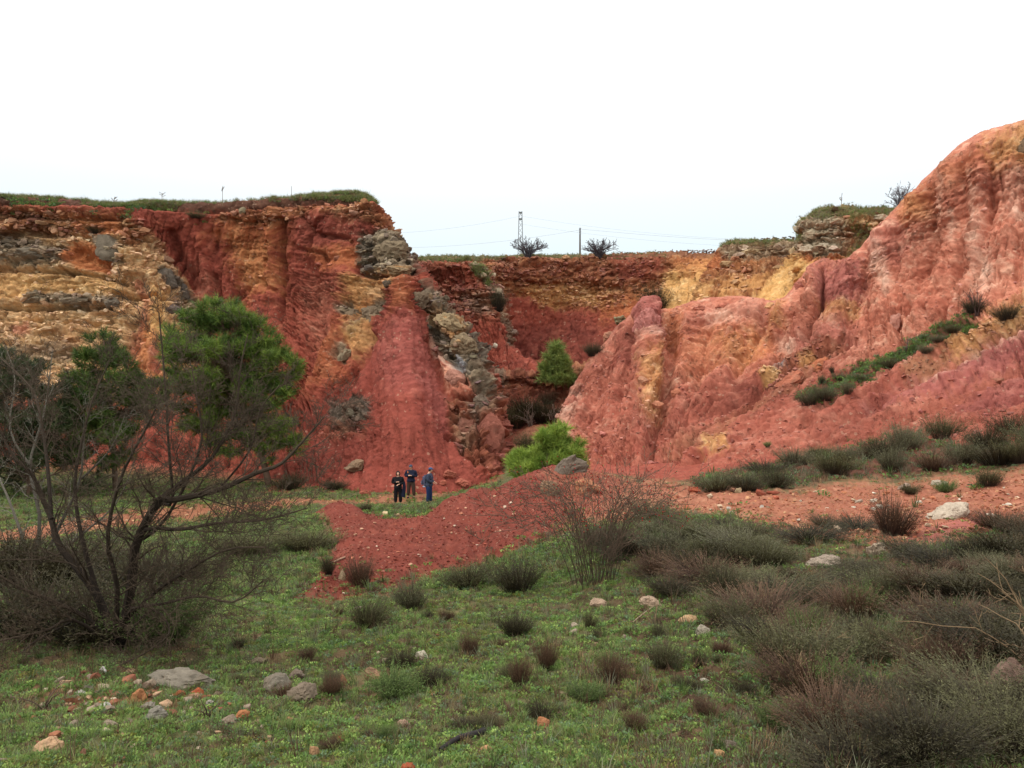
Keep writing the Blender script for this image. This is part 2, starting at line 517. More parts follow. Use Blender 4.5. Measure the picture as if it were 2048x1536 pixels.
def paint(x, y, p3, base, strokes, wscale=0.012, cscale=0.35, strat=1.0):
    """blend named earths over (x, y); returns colours and geometry weights"""
    N = len(x)
    w = np.zeros((N, len(_ml)), np.float32)
    w[:, _ml.index(base)] = 1
    q = np.stack([x * wscale, y * wscale, np.zeros(N)], -1)
    wa = 1.5 * fbm(q, 5, gain=0.6); wb = 1.5 * fbm(q + 31.7, 5, gain=0.6)
    wc = fbm(q * 5 + 7.1, 4, gain=0.7); wd = fbm(q * 14 + 3.3, 3, gain=0.7)
    for st in strokes:
        mat, shape, soft, warp = st[:4]
        op = st[4] if len(st) > 4 else 1.0
        arr = np.array(shape, np.float32)
        mar = 2 * soft + warp * 3 + (st[5] if len(st) > 5 else 0)
        sel = (x > arr[:, 0].min() - mar) & (x < arr[:, 0].max() + mar) & (y > arr[:, 1].min() - mar) & (y < arr[:, 1].max() + mar)
        if not sel.any(): continue
        xx = x[sel] + wa[sel] * warp; yy = y[sel] + wb[sel] * warp
        if len(st) > 5:
            sd = line_d(xx, yy, shape) - st[5]
        else:
            sd = poly_sd(xx, yy, shape)
        soft = soft * 1.35
        sd = sd + wc[sel] * (warp * 0.9 + soft * 0.5) + wd[sel] * (warp * 0.5 + soft * 0.8)
        k = (op * sstep(soft, -soft, sd)).astype(np.float32)[:, None]
        w[sel] = w[sel] * (1 - k)
        w[sel, _ml.index(mat)] += k[:, 0]
    zz = p3[:, 2] + 0.5 * fbm(p3 * 0.2, 2)
    n1 = fbm(np.stack([p3[:, 0] * cscale, p3[:, 1] * cscale, zz * cscale * (1 + strat)], -1), 5, gain=0.6)
    n2 = fbm(p3 * cscale * 3.1 + 9.0, 4, gain=0.6)
    n3 = fbm(np.stack([p3[:, 0] * cscale * 0.6, p3[:, 1] * cscale * 0.6, zz * cscale * (1 + 3 * strat)], -1) + 50, 4, gain=0.65)
    n4 = fbm(p3 * cscale * 11 + 19.0, 3, gain=0.7)
    tb = np.clip(0.5 + 1.3 * n1 + 0.9 * n4, 0, 1)[:, None]; tc = np.clip(-0.12 + 1.5 * n2 + 0.6 * n3 + 0.7 * n4, 0, 1)[:, None]
    col = (w @ _ca) * (1 - tb) + (w @ _cb) * tb
    col = col * (1 - tc) + (w @ _cc) * tc
    return col, w @ _gw, w

# ------------------------------------------------------------------ build the ground
NR, NCg = 520, 690
_d = np.exp(np.linspace(math.log(1.2), math.log(125), NR))
_px = np.concatenate([np.linspace(-900, -60, 60, endpoint=False), np.linspace(-60, 2110, NCg - 120), np.linspace(2110, 2900, 61)[1:]])
DD, PX = np.meshgrid(_d, _px, indexing='ij')
gz = ground_z(PX, DD)
gx = (PX.ravel() - 1024) / F * DD.ravel(); gy = DD.ravel()
gv = np.stack([gx, gy, gz], -1).astype(np.float32)
def rel_noise(x, y):
    q = np.stack([x, y, np.zeros(len(x))], -1)
    far = sstep(14, 30, y)
    return 0.10 * fbm(q * 0.9, 3) + 0.05 * fbm(q * 3.3 + 4, 3) + far * 0.16 * fbm(q * 0.55 + 8, 4)
GMX, GMY = PX.ravel().astype(np.float32), (400 * np.log(DD.ravel())).astype(np.float32)
G_MOUND = gpoly([(596,1196),(640,1132),(664,1072),(640,1046),(618,1032),(652,1016),(700,1012),(735,1026),(790,1034),(850,1030),(900,1006),(1000,975),(1090,950),(1170,944),(1230,960),(1200,1000),(1130,1060),(1030,1110),(940,1145),(870,1160),(800,1185),(740,1180),(690,1200),(625,1206)])
G_BENCH = gpoly([(1090,960),(1200,950),(1300,960),(1420,976),(1560,985),(1700,968),(1880,955),(2060,930),(2400,900),(2400,1000),(2060,1052),(1930,1070),(1840,1090),(1700,1085),(1600,1075),(1540,1050),(1450,1035),(1330,1030),(1240,1050),(1150,1060)])
G_BAND = gpoly([(1395,975),(1420,950),(1600,915),(1800,868),(2060,830),(2400,780),(2400,880),(2060,925),(1880,945),(1700,955),(1560,975)])
G_PATH = gpoly([(-300,1075),(0,1062),(150,1036),(340,1012),(560,996),(700,1000),(760,994),(900,985),(880,998),(800,1006),(700,1012),(600,1012),(450,1030),(300,1052),(120,1080),(-300,1110)])
G_REDFLOOR = gpoly([(540,985),(620,978),(760,975),(900,978),(990,965),(1000,950),(900,950),(700,950),(560,962)])
G_RUB = gpoly([(60,1385),(180,1350),(330,1360),(430,1385),(420,1420),(300,1440),(180,1435)])
G_PINK = gpoly([(1780,1095),(1850,1060),(1960,1030),(1980,1050),(1900,1075)])
G_GAP = gpoly([(1010,925),(1040,860),(1060,850),(1110,870),(1100,920)])
far_poly = [(-900, 400 * math.log(47)), (2900, 400 * math.log(47)), (2900, 2000), (-900, 2000)]
right_hid = [(1130, 400*math.log(31)), (1400, 400*math.log(26)), (1800,400*math.log(24)), (2900,400*math.log(20)), (2900, 2000), (1100, 2000)]
gcol, ggw, gwt = paint(GMX, GMY, gv, 'grass', [
    ('red', far_poly, 20, 10), ('red', right_hid, 12, 8),
    ('soil', G_RUB, 20, 25, 0.7), ('scree', G_RUB, 20, 30, 0.6),
    ('soil', [(1250,400*math.log(2)),(2900,400*math.log(2)),(2900,400*math.log(12)),(2000,400*math.log(12)),(1300,400*math.log(13)),(1150,400*math.log(9))], 60, 60, 0.75),
    ('soil', [(-900,400*math.log(6)),(330,400*math.log(6.2)),(420,400*math.log(9)),(250,400*math.log(13)),(-900,400*math.log(14))], 30, 30, 0.6),
    ('scree', G_PATH, 9, 16, 0.8), ('red', G_PATH, 12, 20, 0.35), ('red', G_REDFLOOR, 10, 20), ('scree', G_GAP, 10, 10, 0.7),
    ('mound', G_MOUND, 12, 34), ('scree', G_BENCH, 16, 34), ('pinkred', G_BENCH, 60, 60, 0.5), ('mauve', G_PINK, 10, 14, 0.8),
    ('mound', gpoly([(1090,960),(1200,950),(1290,965),(1230,1010),(1150,1060),(1040,1110),(1100,1020)]), 20, 20, 0.6),
    ('soil', G_BAND, 12, 16, 0.75),
], wscale=0.016, cscale=0.9, strat=0.0)
# bare soil and moss patches between the herbs
_q = np.stack([gx, gy, gx * 0], -1)
_t = np.clip(fbm(_q * 1.1, 5, gain=0.65) * 2.2, 0, 1)[:, None] * gwt[:, [_ml.index('grass')]]
gcol = gcol * (1 - 0.75 * _t) + lin((104,72,52)) * 0.75 * _t
_t = np.clip(fbm(_q * 0.8 + 21, 4) * 2.5 - 0.5, 0, 1)[:, None] * gwt[:, [_ml.index('grass')]]
gcol = gcol * (1 - 0.6 * _t) + lin((112,108,40)) * 0.6 * _t
is_earth = 1 - gwt[:, _ml.index('grass')]
_msd = poly_sd(GMX, GMY, G_MOUND) + 10 * fbm(np.stack([GMX, GMY, GMX * 0], -1) * 0.02, 3)
_rid = sstep(0, 46, -_msd)
# fall-line rills on the red mound run from upper right to lower left
_rill = fbm(np.stack([(gx + gz * 1.5) * 1.2, (gy * 0.25), gx * 0], -1), 4, ridged=True)
gdz = rel_noise(gx, gy) + _rid * (0.04 + 0.26 * _rill) + is_earth * (0.07 * fbm(_q * 4.0, 3) + 0.10 * fbm(_q * 1.7 + 6, 3, ridged=True) - 0.05)
gv[:, 2] += gdz
_GZ = gv[:, 2].reshape(NR, NCg)
_LD0, _LD1 = math.log(1.2), math.log(125)
def gz_at(x, y):
    """height of the finished ground at plan position(s)"""
    x = np.atleast_1d(np.asarray(x, np.float64)); y = np.atleast_1d(np.asarray(y, np.float64))
    r = np.clip((np.log(y) - _LD0) / (_LD1 - _LD0) * (NR - 1), 0, NR - 1.001)
    c = np.clip(np.interp(x / y * F + 1024, _px, np.arange(NCg)), 0, NCg - 1.001)
    i = r.astype(int); j = c.astype(int); fr = r - i; fc = c - j
    return (_GZ[i, j] * (1 - fr) * (1 - fc) + _GZ[i + 1, j] * fr * (1 - fc) + _GZ[i, j + 1] * (1 - fr) * fc + _GZ[i + 1, j + 1] * fr * fc)
def on_ground(px, py):
    d = ground_hit(px, py)
    x = (px - 1024) / F * d
    return Vector((x, d, float(gz_at(x, d)[0])))
ground = link(bpy.data.objects.new('ground', mesh_np('ground', gv, grid_faces(NR, NCg)[:, ::-1], gcol, True, M_GROUND, ggw[:, 0])))
tag(ground, 'quarry floor and grassy foreground slope with red mound', kind='structure')
print('ground', time.time() - T0)

# ------------------------------------------------------------------ cliff patches
def catmull(C, t):
    """C (n, ...) control points, t (m,) in [0, n-1]"""
    n = len(C)
    i = np.clip(np.floor(t).astype(int), 0, n - 2)
    f = (t - i)
    sh = (len(t),) + (1,) * (C.ndim - 1)
    f = f.reshape(sh)
    p0 = C[np.maximum(i - 1, 0)]; p1 = C[i]; p2 = C[i + 1]; p3 = C[np.minimum(i + 2, n - 1)]
    return 0.5 * ((2 * p1) + (-p0 + p2) * f + (2 * p0 - 5 * p1 + 4 * p2 - p3) * f ** 2 + (-p0 + 3 * p1 - 3 * p2 + p3) * f ** 3)

CLIFFS = {}
def cliff(name, label, cols, nu, nv, base, strokes, across, amp, mat, cap=None, bed=(0.0, 0.0), gully_f=(0.03, 0.004), rock_amp=1.0, rock_f=1.0, wscale=0.012, cscale=0.35, feats=(), clod=1.0):
    C = np.array(cols, np.float64)                       # (ncol, nrow, 3) photo coords
    W = np.stack([(C[..., 0] - 1024) / F * C[..., 2], C[..., 2], CZ - (C[..., 1] - 768) / F * C[..., 2]], -1)
    # sampling proportional to the size in view
    du = np.linalg.norm(np.diff(C[:, 1:, :2], axis=0), axis=-1).mean(1) + 4 + 0.5 * np.abs(np.diff(C[:, 1:, 2], axis=0)).mean(1)
    cu = np.concatenate([[0], np.cumsum(du)])
    tu = np.interp(np.linspace(0, cu[-1], nu), cu, np.arange(len(cu)))
    dv = np.linalg.norm(np.diff(C[..., :2], axis=1), axis=-1).mean(0) + 6 + 0.6 * np.abs(np.diff(C[..., 2], axis=1)).mean(0)
    cv = np.concatenate([[0], np.cumsum(dv)])
    tv = np.interp(np.linspace(0, cv[-1], nv), cv, np.arange(len(cv)))
    S = catmull(W, tu)                                    # (nu, nrow, 3)
    S = catmull(np.swapaxes(S, 0, 1), tv)                 # (nv, nu, 3)
    gu = np.gradient(S, axis=1); gvv = np.gradient(S, axis=0)
    Nn = np.cross(gvv, gu); Nn /= np.maximum(np.linalg.norm(Nn, axis=-1, keepdims=True), 1e-9)
    flip = (Nn * (np.array([0, 0, CZ]) - S)).sum(-1).mean() < 0
    if flip: Nn = -Nn
    p = S.reshape(-1, 3).astype(np.float32); nrm = Nn.reshape(-1, 3).astype(np.float32)
    x, y = to_px(p)
    x = x.astype(np.float32); y = y.astype(np.float32)
    col, gw, wts = paint(x, y, p, base, strokes, wscale, cscale)
    rock, gul, lump = gw[:, 0], gw[:, 1], gw[:, 2]
    zz = p[:, 2] + bed[0] * p[:, 0] + bed[1] * p[:, 1] + 0.9 * fbm(p * 0.1, 3) + 0.3 * fbm(p * 0.5 + 3, 2)
    h = np.stack([p[:, 0] * 0.10, p[:, 1] * 0.10, zz * 0.95], -1) * rock_f
    led = pnoise(h) + 0.6 * pnoise(h * np.array([2.3, 2.3, 2.4]) + 5) + 0.35 * pnoise(h * np.array([6, 6, 4.6]) + 9)
    led = np.tanh(2.6 * led)
    wq = p * np.array([0.75, 0.75, 1.35], np.float32) * rock_f + 0.35 * np.stack([fbm(p * 0.9, 2), fbm(p * 0.9 + 40, 2), fbm(p * 0.9 + 80, 2)], -1)
    wq[:, 2] = zz * 1.35 * rock_f
    f1, f2, cid = worley(wq)
    crack = sstep(0.0, 0.16, f2 - f1)
    g1, g2, cid2 = worley(wq * 2.3 + 11)
    crack2 = sstep(0.0, 0.2, g2 - g1)
    d_rock = 0.42 * led + 0.42 * (cid - 0.5) - 0.38 * (1 - crack) + 0.20 * (cid2 - 0.5) - 0.16 * (1 - crack2) + 0.25 * fbm(p * 1.6, 3)
    ac = across(x, y) if across is not None else x
    dn = y
    gq = np.stack([ac * gully_f[0], dn * gully_f[1], np.zeros(len(x))], -1)
    gq2 = gq + 0.25 * np.stack([fbm(p * 0.3, 2), fbm(p * 0.3 + 9, 2), gq[:, 0] * 0], -1)
    rid = fbm(gq2, 4, ridged=True)
    fine = 0.6 * fbm(np.stack([ac * gully_f[0] * 5, dn * gully_f[1] * 6, gq[:, 0] * 0], -1), 3, ridged=True)
    inc = np.abs(fbm(np.stack([ac * gully_f[0] * 0.8 + 0.5 * fbm(p * 0.25 + 3, 3), dn * gully_f[1] * 1.1, gq[:, 0] * 0 + 4.4], -1), 3))
    inc2 = np.abs(fbm(np.stack([ac * gully_f[0] * 2.1 + 0.6 * fbm(p * 0.5 + 13, 3), dn * gully_f[1] * 2.6, gq[:, 0] * 0 + 9.4], -1), 3))
    gm = np.clip(0.5 + 1.6 * fbm(p * 0.16 + 60, 3), 0.05, 1)
    d_gul = 0.55 * rid + 0.13 * fine - gm * 0.7 * (1 - sstep(0, 0.13, inc)) - 0.30 * np.clip(1.3 - gm, 0, 1) * (1 - sstep(0, 0.11, inc2))
    d_lmp = 0.55 * fbm(p * 0.22, 4) + 0.22 * fbm(p * 0.9 + 12, 4) + 0.10 * fbm(p * 3.0, 3)
    clods = -0.16 * (1 - sstep(0.0, 0.25, g2 - g1)) * np.clip(fbm(p * 0.35 + 70, 3) * 3, 0, 1)
    c1, c2, cid3 = worley(p * np.array([1.7, 1.7, 1.5], np.float32) + 0.5 * np.stack([fbm(p * 1.3 + 5, 2), fbm(p * 1.3 + 45, 2), fbm(p * 1.3 + 85, 2)], -1))
    cl = sstep(0.0, 0.35, c2 - c1)
    patchy = np.clip(0.25 + fbm(p * 0.28 + 70, 4, gain=0.6) * 2.2, 0, 1)
    clods = patchy * (0.30 * (cid3 - 0.5) - 0.22 * (1 - cl)) - 0.12 * (1 - crack2) * patchy
    d_lmp = d_lmp + 0.16 * fbm(p * 1.9 + 33, 3, ridged=True)
    gul = gul * (0.25 + 0.75 * sstep(2.1, 3.2, np.repeat(tv, nu)))
    disp = amp * (rock_amp * rock * d_rock + 1.25 * gul * d_gul + 1.2 * lump * d_lmp + clod * clods * (1 - rock))
    fw1 = 9 * fbm(np.stack([x, y, x * 0], -1) * 0.03, 3); fw2 = 9 * fbm(np.stack([x, y, x * 0], -1) * 0.03 + 55, 3)
    for pts, wd, hh in feats:
        arr = np.array(pts, np.float32); mar = wd * 3.2 + 14
        sel = (x > arr[:, 0].min() - mar) & (x < arr[:, 0].max() + mar) & (y > arr[:, 1].min() - mar) & (y < arr[:, 1].max() + mar)
        dd = line_d(x[sel] + fw1[sel] * min(1, wd / 9), y[sel] + fw2[sel] * min(1, wd / 9), pts)
        disp[sel] += hh * np.exp(-(dd / wd) ** 2)
    disp = disp.reshape(nv, nu)
    disp *= sstep(0, 6, np.arange(nv))[:, None]
    if cap is not None: disp = cap(disp, tv)
    p2 = p + nrm * disp.reshape(-1, 1)
    fc = grid_faces(nv, nu)
    me = mesh_np(name, p2, fc if flip else fc[:, ::-1], col, True, mat, rock)
    o = link(bpy.data.objects.new(name, me))
    tag(o, label, kind='structure')
    X2, Y2 = to_px(p2)
    CLIFFS[name] = dict(obj=o, p=p2, n=nrm, x=X2.astype(np.float32), y=Y2.astype(np.float32), col=col, w=wts, tv=np.repeat(tv, nu))
    print(name, len(p2), time.time() - T0)
    return o

def on_cliff(name, px, py):
    """point and normal of a cliff seen at photo pixel"""
    c = CLIFFS[name]
    d2 = (c['x'] - px) ** 2 + (c['y'] - py) ** 2
    near = np.nonzero(d2 < 36)[0]
    k = near[np.argmin(c['p'][near, 1])] if len(near) else np.argmin(d2)
    return Vector(c['p'][k].tolist()), Vector(c['n'][k].tolist()), c['col'][k], k

def colm(*pts, back=12.0, dy=6):
    """column of control points; prepends two points behind the crest"""
    x, y, d = pts[0]
    return [(x * 1.0, y + dy * 2.2, d + back * 2.2), (x * 1.0, y + dy, d + back)] + list(pts)

# ---- left cliff with the red cone
A_cols = [
 colm((-520,385,60),(-520,480,59),(-520,600,58),(-520,720,56),(-520,850,53),(-520,1000,49)),
 colm((-160,388,61),(-160,480,60),(-160,600,59),(-160,720,57),(-160,850,53.5),(-160,1000,49)),
 colm((0,396,62),(0,480,61.5),(0,590,60),(0,700,58),(0,830,54),(0,1000,48)),
 colm((130,403,62),(130,480,61),(135,590,60),(140,700,58),(145,830,54),(150,1000,48)),
 colm((245,411,62),(262,480,60.6),(285,580,59.6),(300,690,58),(310,820,54),(330,1000,47)),
 colm((300,408,63),(345,500,63.3),(390,590,62.3),(420,690,60),(430,820,55),(440,1000,47)),
 colm((420,411,63.5),(470,500,63.3),(490,600,62),(500,700,59),(510,820,54),(520,1000,46)),
 colm((560,403,62.5),(570,500,62.2),(575,600,60.7),(570,700,57.8),(590,820,53),(600,1000,44)),
 colm((650,394,61),(660,480,60.4),(660,600,58.8),(650,720,55.2),(660,830,51),(670,1000,42.5)),
 colm((700,391,60.5),(735,470,57.8),(748,580,56.6),(728,700,53.8),(720,830,48.9),(750,1000,41)),
 colm((725,393,60),(772,470,56.8),(800,570,53.0),(803,700,48.9),(815,830,44.8),(830,1000,40.5)),
 colm((738,398,60.5),(793,485,57.3),(838,590,54.6),(862,700,51.6),(890,830,47.0),(920,1000,41.5)),
 colm((745,404,61.5),(806,500,57.8),(866,592,53.8),(925,700,50.2),(958,820,46.8),(985,1000,43)),
 colm((750,410,63),(815,512,60),(876,592,55.5),(962,692,52.3),(1002,832,48),(1016,1000,45)),
 colm((748,414,70),(812,518,68),(876,602,64),(962,702,60),(1002,842,56),(1016,1000,52)),
 colm((735,420,86),(800,525,84),(860,612,80),(940,712,76),(980,852,70),(1000,1000,66)),
]
def A_across(x, y):
    lowc = sstep(540, 640, y)
    th = np.arctan2(x - 795, (y - 330) * (1 - lowc) + np.maximum(y - 490, 20) * lowc)
    right = sstep(560, 640, x)
    k = right * lowc
    return k * th * 480 + (1 - k) * (x + 0.25 * y)
A_strokes = [
 # ochre cliff on the left
 ('tan', [(-600,430),(120,430),(230,450),(300,475),(345,530),(395,600),(400,680),(380,760),(300,800),(-600,820)], 8, 10),
 ('rubble', [(-600,395),(0,410),(130,425),(250,425),(300,470),(270,500),(230,470),(100,470),(-600,480)], 8, 10),
 ('orange', [(120,440),(235,430),(250,470),(180,475)], 8, 8, 0.7),
 ('grey', [(-200,480),(40,470),(130,490),(150,530),(60,535),(-200,520)], 8, 12, 0.85),
 ('grey', [(180,468),(235,478),(240,530),(215,520),(180,480)], 5, 6, 0.9),
 ('orange', [(136,485),(180,480),(215,520),(222,545),(160,545),(135,520)], 4, 6),
 ('yellow', [(-200,545),(60,550),(220,555),(250,590),(150,600),(-200,600)], 12, 14, 0.6),
 ('grey', [(60,590),(130,588),(240,595),(240,615),(120,612),(60,605)], 5, 8, 0.9),
 ('dkrock', [(315,530),(345,545),(395,600),(388,612),(350,580),(318,560)], 4, 5, 0.9),
 ('grey', [(340,600),(395,600),(400,640),(350,645)], 6, 8, 0.7),
 ('tan', [(-200,620),(150,620),(220,650),(240,700),(100,700),(-200,700)], 10, 16, 0.6),
 ('dkrock', [(0,690),(120,680),(165,700),(140,730),(0,730)], 10, 12, 0.6),
 ('pink', [(20,650),(60,645),(60,668),(25,670)], 5, 5, 0.7),
 ('yellow', [(300,575),(335,590),(325,690),(285,690),(290,620)], 8, 8, 0.8),
 ('red', [(262,560),(296,560),(305,620),(290,700),(260,780),(240,760),(262,680),(285,600)], 8, 8, 0.75),
 ('orange', [(290,660),(330,680),(340,800),(250,810),(265,740)], 10, 10, 0.8),
 ('pink', [(300,700),(330,705),(325,750),(300,745)], 5, 5, 0.8),
 ('soil', [(-600,392),(0,396),(60,402),(60,412),(-600,410)], 3, 5, 0.5),
 # red bowl
 ('orange', [(440,425),(560,415),(575,520),(560,580),(500,600),(470,540),(430,470)], 22, 30, 0.6),
 ('ochre', [(470,480),(545,480),(555,570),(500,580)], 20, 26, 0.4),
 ('rubble', [(440,418),(730,402),(750,440),(700,445),(640,420),(560,450),(500,450),(430,440)], 8, 10, 0.85),
 ('dkred', [(575,440),(720,425),(740,470),(700,500),(620,505),(590,490)], 16, 20, 0.5),
 ('dkred', [(270,410),(420,415),(430,440),(300,432)], 8, 8, 0.35),
 ('orange', [(620,500),(720,490),(720,530),(640,540)], 10, 12, 0.7),
 ('pink', [(620,560),(690,570),(670,660),(620,700)], 18, 18, 0.5),
 ('pink', [(380,530),(430,560),(410,610),(385,590)], 10, 10, 0.45),
 ('orange', [(640,680),(720,640),(690,740),(610,820),(600,780)], 18, 16, 0.45),
 # rock head above the cone
 ('grey', [(722,470),(760,455),(790,462),(815,500),(835,550),(800,560),(720,550),(715,510)], 6, 8),
 ('rubble', [(730,395),(765,430),(800,470),(790,475),(750,450),(722,430)], 6, 6, 0.9),
 ('dkrock', [(722,485),(750,470),(760,500),(735,520)], 5, 6, 0.7),
 ('ochre', [(700,550),(800,548),(800,570),(775,600),(740,640),(700,640),(690,600)], 10, 16, 0.8),
 ('tan', [(735,570),(780,570),(775,600),(740,600)], 6, 8, 0.8),
 ('grey', [(715,640),(760,598),(775,600),(770,625),(735,645),(710,680),(700,665)], 5, 6, 0.95),
 ('grey', [(680,625),(705,605),(712,635),(690,640)], 4, 5, 0.9),
 ('yellow', [(705,650),(745,640),(748,690),(715,715),(700,690)], 9, 14, 0.6),
 ('lime', [(668,720),(695,690),(705,705),(690,728)], 4, 5, 0.85),
 # cone
 ('cone', [(798,562),(815,580),(850,690),(900,800),(960,950),(1030,1000),(520,1000),(590,880),(660,790),(720,720),(745,670)], 4, 5),
 ('orange', [(792,575),(800,562),(814,580),(820,630),(808,612),(790,620),(778,645)], 6, 8, 0.5),
 ('mauve', [(780,640),(825,620),(880,760),(850,800),(790,780),(760,720)], 18, 14, 0.4),
 ('mauve', [(840,760),(900,800),(890,870),(850,820)], 14, 12, 0.5),
 # rock spine on the right of the cone
 ('grey', [(828,555),(870,585),(940,650),(980,690),(985,750),(1005,800),(950,790),(915,750),(880,710),(850,650),(838,600)], 4, 6),
 ('ochre', [(880,620),(920,640),(940,690),(905,690),(880,650)], 8, 10, 0.7),
 ('tan', [(845,600),(870,600),(880,640),(855,650)], 6, 8, 0.7),
 ('dkrock', [(945,665),(975,690),(975,730),(945,710)], 6, 8, 0.7),
 ('blue', [(895,700),(930,720),(930,745),(905,740)], 4, 5, 0.8),
 ('pale', [(845,640),(850,640),(880,710),(925,755),(910,752),(870,712)], 3, 3, 0.7),
 ('pink', [(880,735),(905,745),(930,760),(960,790),(930,795),(890,780)], 6, 8, 0.85),
 ('rubred', [(892,800),(940,785),(990,790),(1015,840),(1020,945),(980,945),(920,905),(895,850)], 5, 8),
 ('grey', [(930,795),(985,790),(990,820),(940,830)], 6, 8, 0.6),
 ('grey', [(910,820),(960,830),(960,880),(920,880)], 10, 12, 0.5),
 ('mauve', [(985,830),(1020,830),(1020,945),(985,940)], 8, 10, 0.4),
 # dark outcrop low on the left of the cone
 ('dkrock', [(655,805),(700,785),(738,800),(740,840),(700,870),(665,860)], 5, 7, 0.95),
 ('rubred', [(640,850),(735,850),(725,876),(680,890),(640,880)], 8, 10, 0.6),
 ('pale', [(1016,740),(1016,741),(1017,740)], 1, 1, 0.1),
 # turf rim
 ('soil', [(-600,380),(300,402),(420,404),(560,398),(740,385),(745,402),(640,405),(540,415),(420,418),(270,414),(-600,394)], 3, 4, 0.9),
 ('grass', [(-600,360),(0,372),(255,402),(440,402),(560,396),(735,384),(735,372),(-600,300)], 3, 3, 0.9),
]
def cap_soft(disp, tv):
    return disp * (0.25 + 0.75 * sstep(1.6, 2.3, tv))[:, None]
A_FEATS = [  # (course in the photo, half width px, metres out of the face)
 ([(745,680),(702,760),(630,860),(575,950)], 9, -0.7), ([(858,690),(898,790),(955,925)], 8, -0.6),
 ([(800,565),(803,700),(815,860)], 40, 0.25),
 ([(622,540),(640,640),(604,760),(566,850)], 16, -1.1), ([(692,560),(684,670),(610,840)], 16, 0.9), ([(640,655),(642,705),(612,790)], 5, -0.9),
 ([(743,640),(742,700),(734,800)], 4, -0.6), 
 ([(545,430),(556,520),(548,600)], 9, 0.8), ([(566,440),(572,560),(566,640)], 6, -1.0), ([(600,430),(640,470),(700,480)], 5, -0.6), ([(600,500),(650,510),(655,530)], 4, -0.6),
 ([(480,600),(520,560),(560,590)], 7, -0.6), ([(430,560),(440,640),(470,720)], 10, -0.8), ([(345,470),(365,520),(400,580)], 10, -0.9), ([(400,470),(420,560)], 8, 0.7),
 ([(-200,536),(60,542),(150,548)], 5, -1.2), ([(-200,470),(60,466),(180,476)], 4, -0.7), ([(135,545),(215,555),(250,568)], 4, -0.9), ([(230,590),(300,596),(390,602)], 4, -0.9),
 ([(-100,612),(60,614),(230,620)], 4, -0.9), ([(60,640),(200,648)], 4, -0.6), ([(-100,690),(150,682)], 5, -0.7), ([(150,505),(180,515),(205,530)], 16, -1.3), ([(-100,500),(60,505),(130,510)], 10, 0.7),
 ([(60,600),(150,600),(235,606)], 7, 0.6), ([(262,560),(270,640),(250,740)], 9, -0.6), ([(300,560),(312,640),(305,720)], 8, 0.5),
 ([(-500,425),(0,432),(240,440)], 6, -0.7), ([(-500,412),(0,416),(250,424)], 4, 0.4),
 ([(560,412),(640,402),(735,400)], 5, -0.6), ([(290,415),(420,420),(540,416)], 5, -0.7),
 ([(890,700),(930,760),(975,800)], 7, -0.8), ([(915,790),(960,800),(985,790)], 6, -0.7), ([(955,830),(960,880),(975,930)], 4, -0.7), ([(920,830),(925,900)], 4, -0.5), ([(895,870),(950,885),(1010,880)], 4, -0.5),
 ([(900,655),(940,665)], 6, -0.8), ([(860,640),(900,690)], 6, -0.7), ([(720,548),(760,556),(830,552)], 4, -0.9),
]
left_cliff = cliff('left_cliff', 'tall left quarry cliff of ochre rock and red earth with a cone of red scree', A_cols, 610, 390, 'red', A_strokes, A_across, 1.0, M_CLIFF, cap_soft, bed=(0.02, 0), gully_f=(0.035, 0.004), feats=A_FEATS, clod=0.55)

# ---- right slope
E_cols = [
 colm((1150,800,66),(1140,825,64),(1132,850,62),(1126,880,60),(1120,910,58),(1115,960,55), dy=3),
 colm((1135,800,53),(1125,825,51),(1118,850,49.5),(1112,880,48),(1106,915,46),(1100,975,43), dy=3),
 colm((1165,745,54),(1160,790,51),(1155,830,48.5),(1150,870,46),(1148,900,44),(1145,970,41)),
 colm((1205,690,56),(1205,750,52),(1200,810,48.5),(1195,860,45.5),(1190,905,43),(1190,980,39)),
 colm((1250,642,57),(1250,710,53),(1245,780,49),(1240,850,45),(1235,915,41.5),(1230,985,38)),
 colm((1292,606,57),(1295,690,52.6),(1290,770,48.3),(1285,850,44),(1280,925,40),(1280,990,36.5)),
 colm((1335,622,57.5),(1340,700,53.4),(1340,780,48.3),(1340,860,43.2),(1340,935,38.5),(1340,1000,35)),
 colm((1400,604,57),(1410,695,52.5),(1410,780,47),(1410,860,41.5),(1410,945,36),(1410,1000,33)),
 colm((1480,596,56),(1490,690,51.5),(1490,770,46),(1490,850,40.5),(1490,930,35),(1490,990,31.5)),
 colm((1560,602,54.5),(1570,680,50),(1575,750,45.5),(1580,830,40),(1580,910,34.5),(1580,980,30.5)),
 colm((1612,548,54),(1635,640,49.5),(1650,720,45),(1660,800,40),(1665,890,34),(1670,970,29.5)),
 colm((1646,524,53.5),(1685,600,50),(1710,690,45.5),(1730,780,40),(1740,870,33.5),(1750,960,28.5)),
 colm((1700,520,53),(1740,580,50),(1770,660,46),(1800,750,40.5),(1820,850,33),(1830,950,27.5)),
 colm((1785,427,52),(1810,510,49.5),(1840,620,45.5),(1870,710,40.5),(1890,835,32),(1900,940,26.5)),
 colm((1850,365,50),(1880,480,48),(1910,600,44),(1940,690,39),(1950,820,31),(1960,920,26)),
 colm((1940,285,48),(1960,430,46),(1980,570,42.5),(2000,660,38),(2020,810,30.5),(2030,910,25.5)),
 colm((2048,248,46.5),(2060,400,44.5),(2070,550,41),(2080,650,36.5),(2090,800,30),(2100,900,25)),
 colm((2220,190,44),(2220,370,42),(2220,530,38),(2220,640,34),(2220,780,28),(2220,880,23.5)),
 colm((2560,120,40),(2560,330,38),(2560,500,34),(2560,610,30),(2560,740,25.5),(2560,860,21)),
]
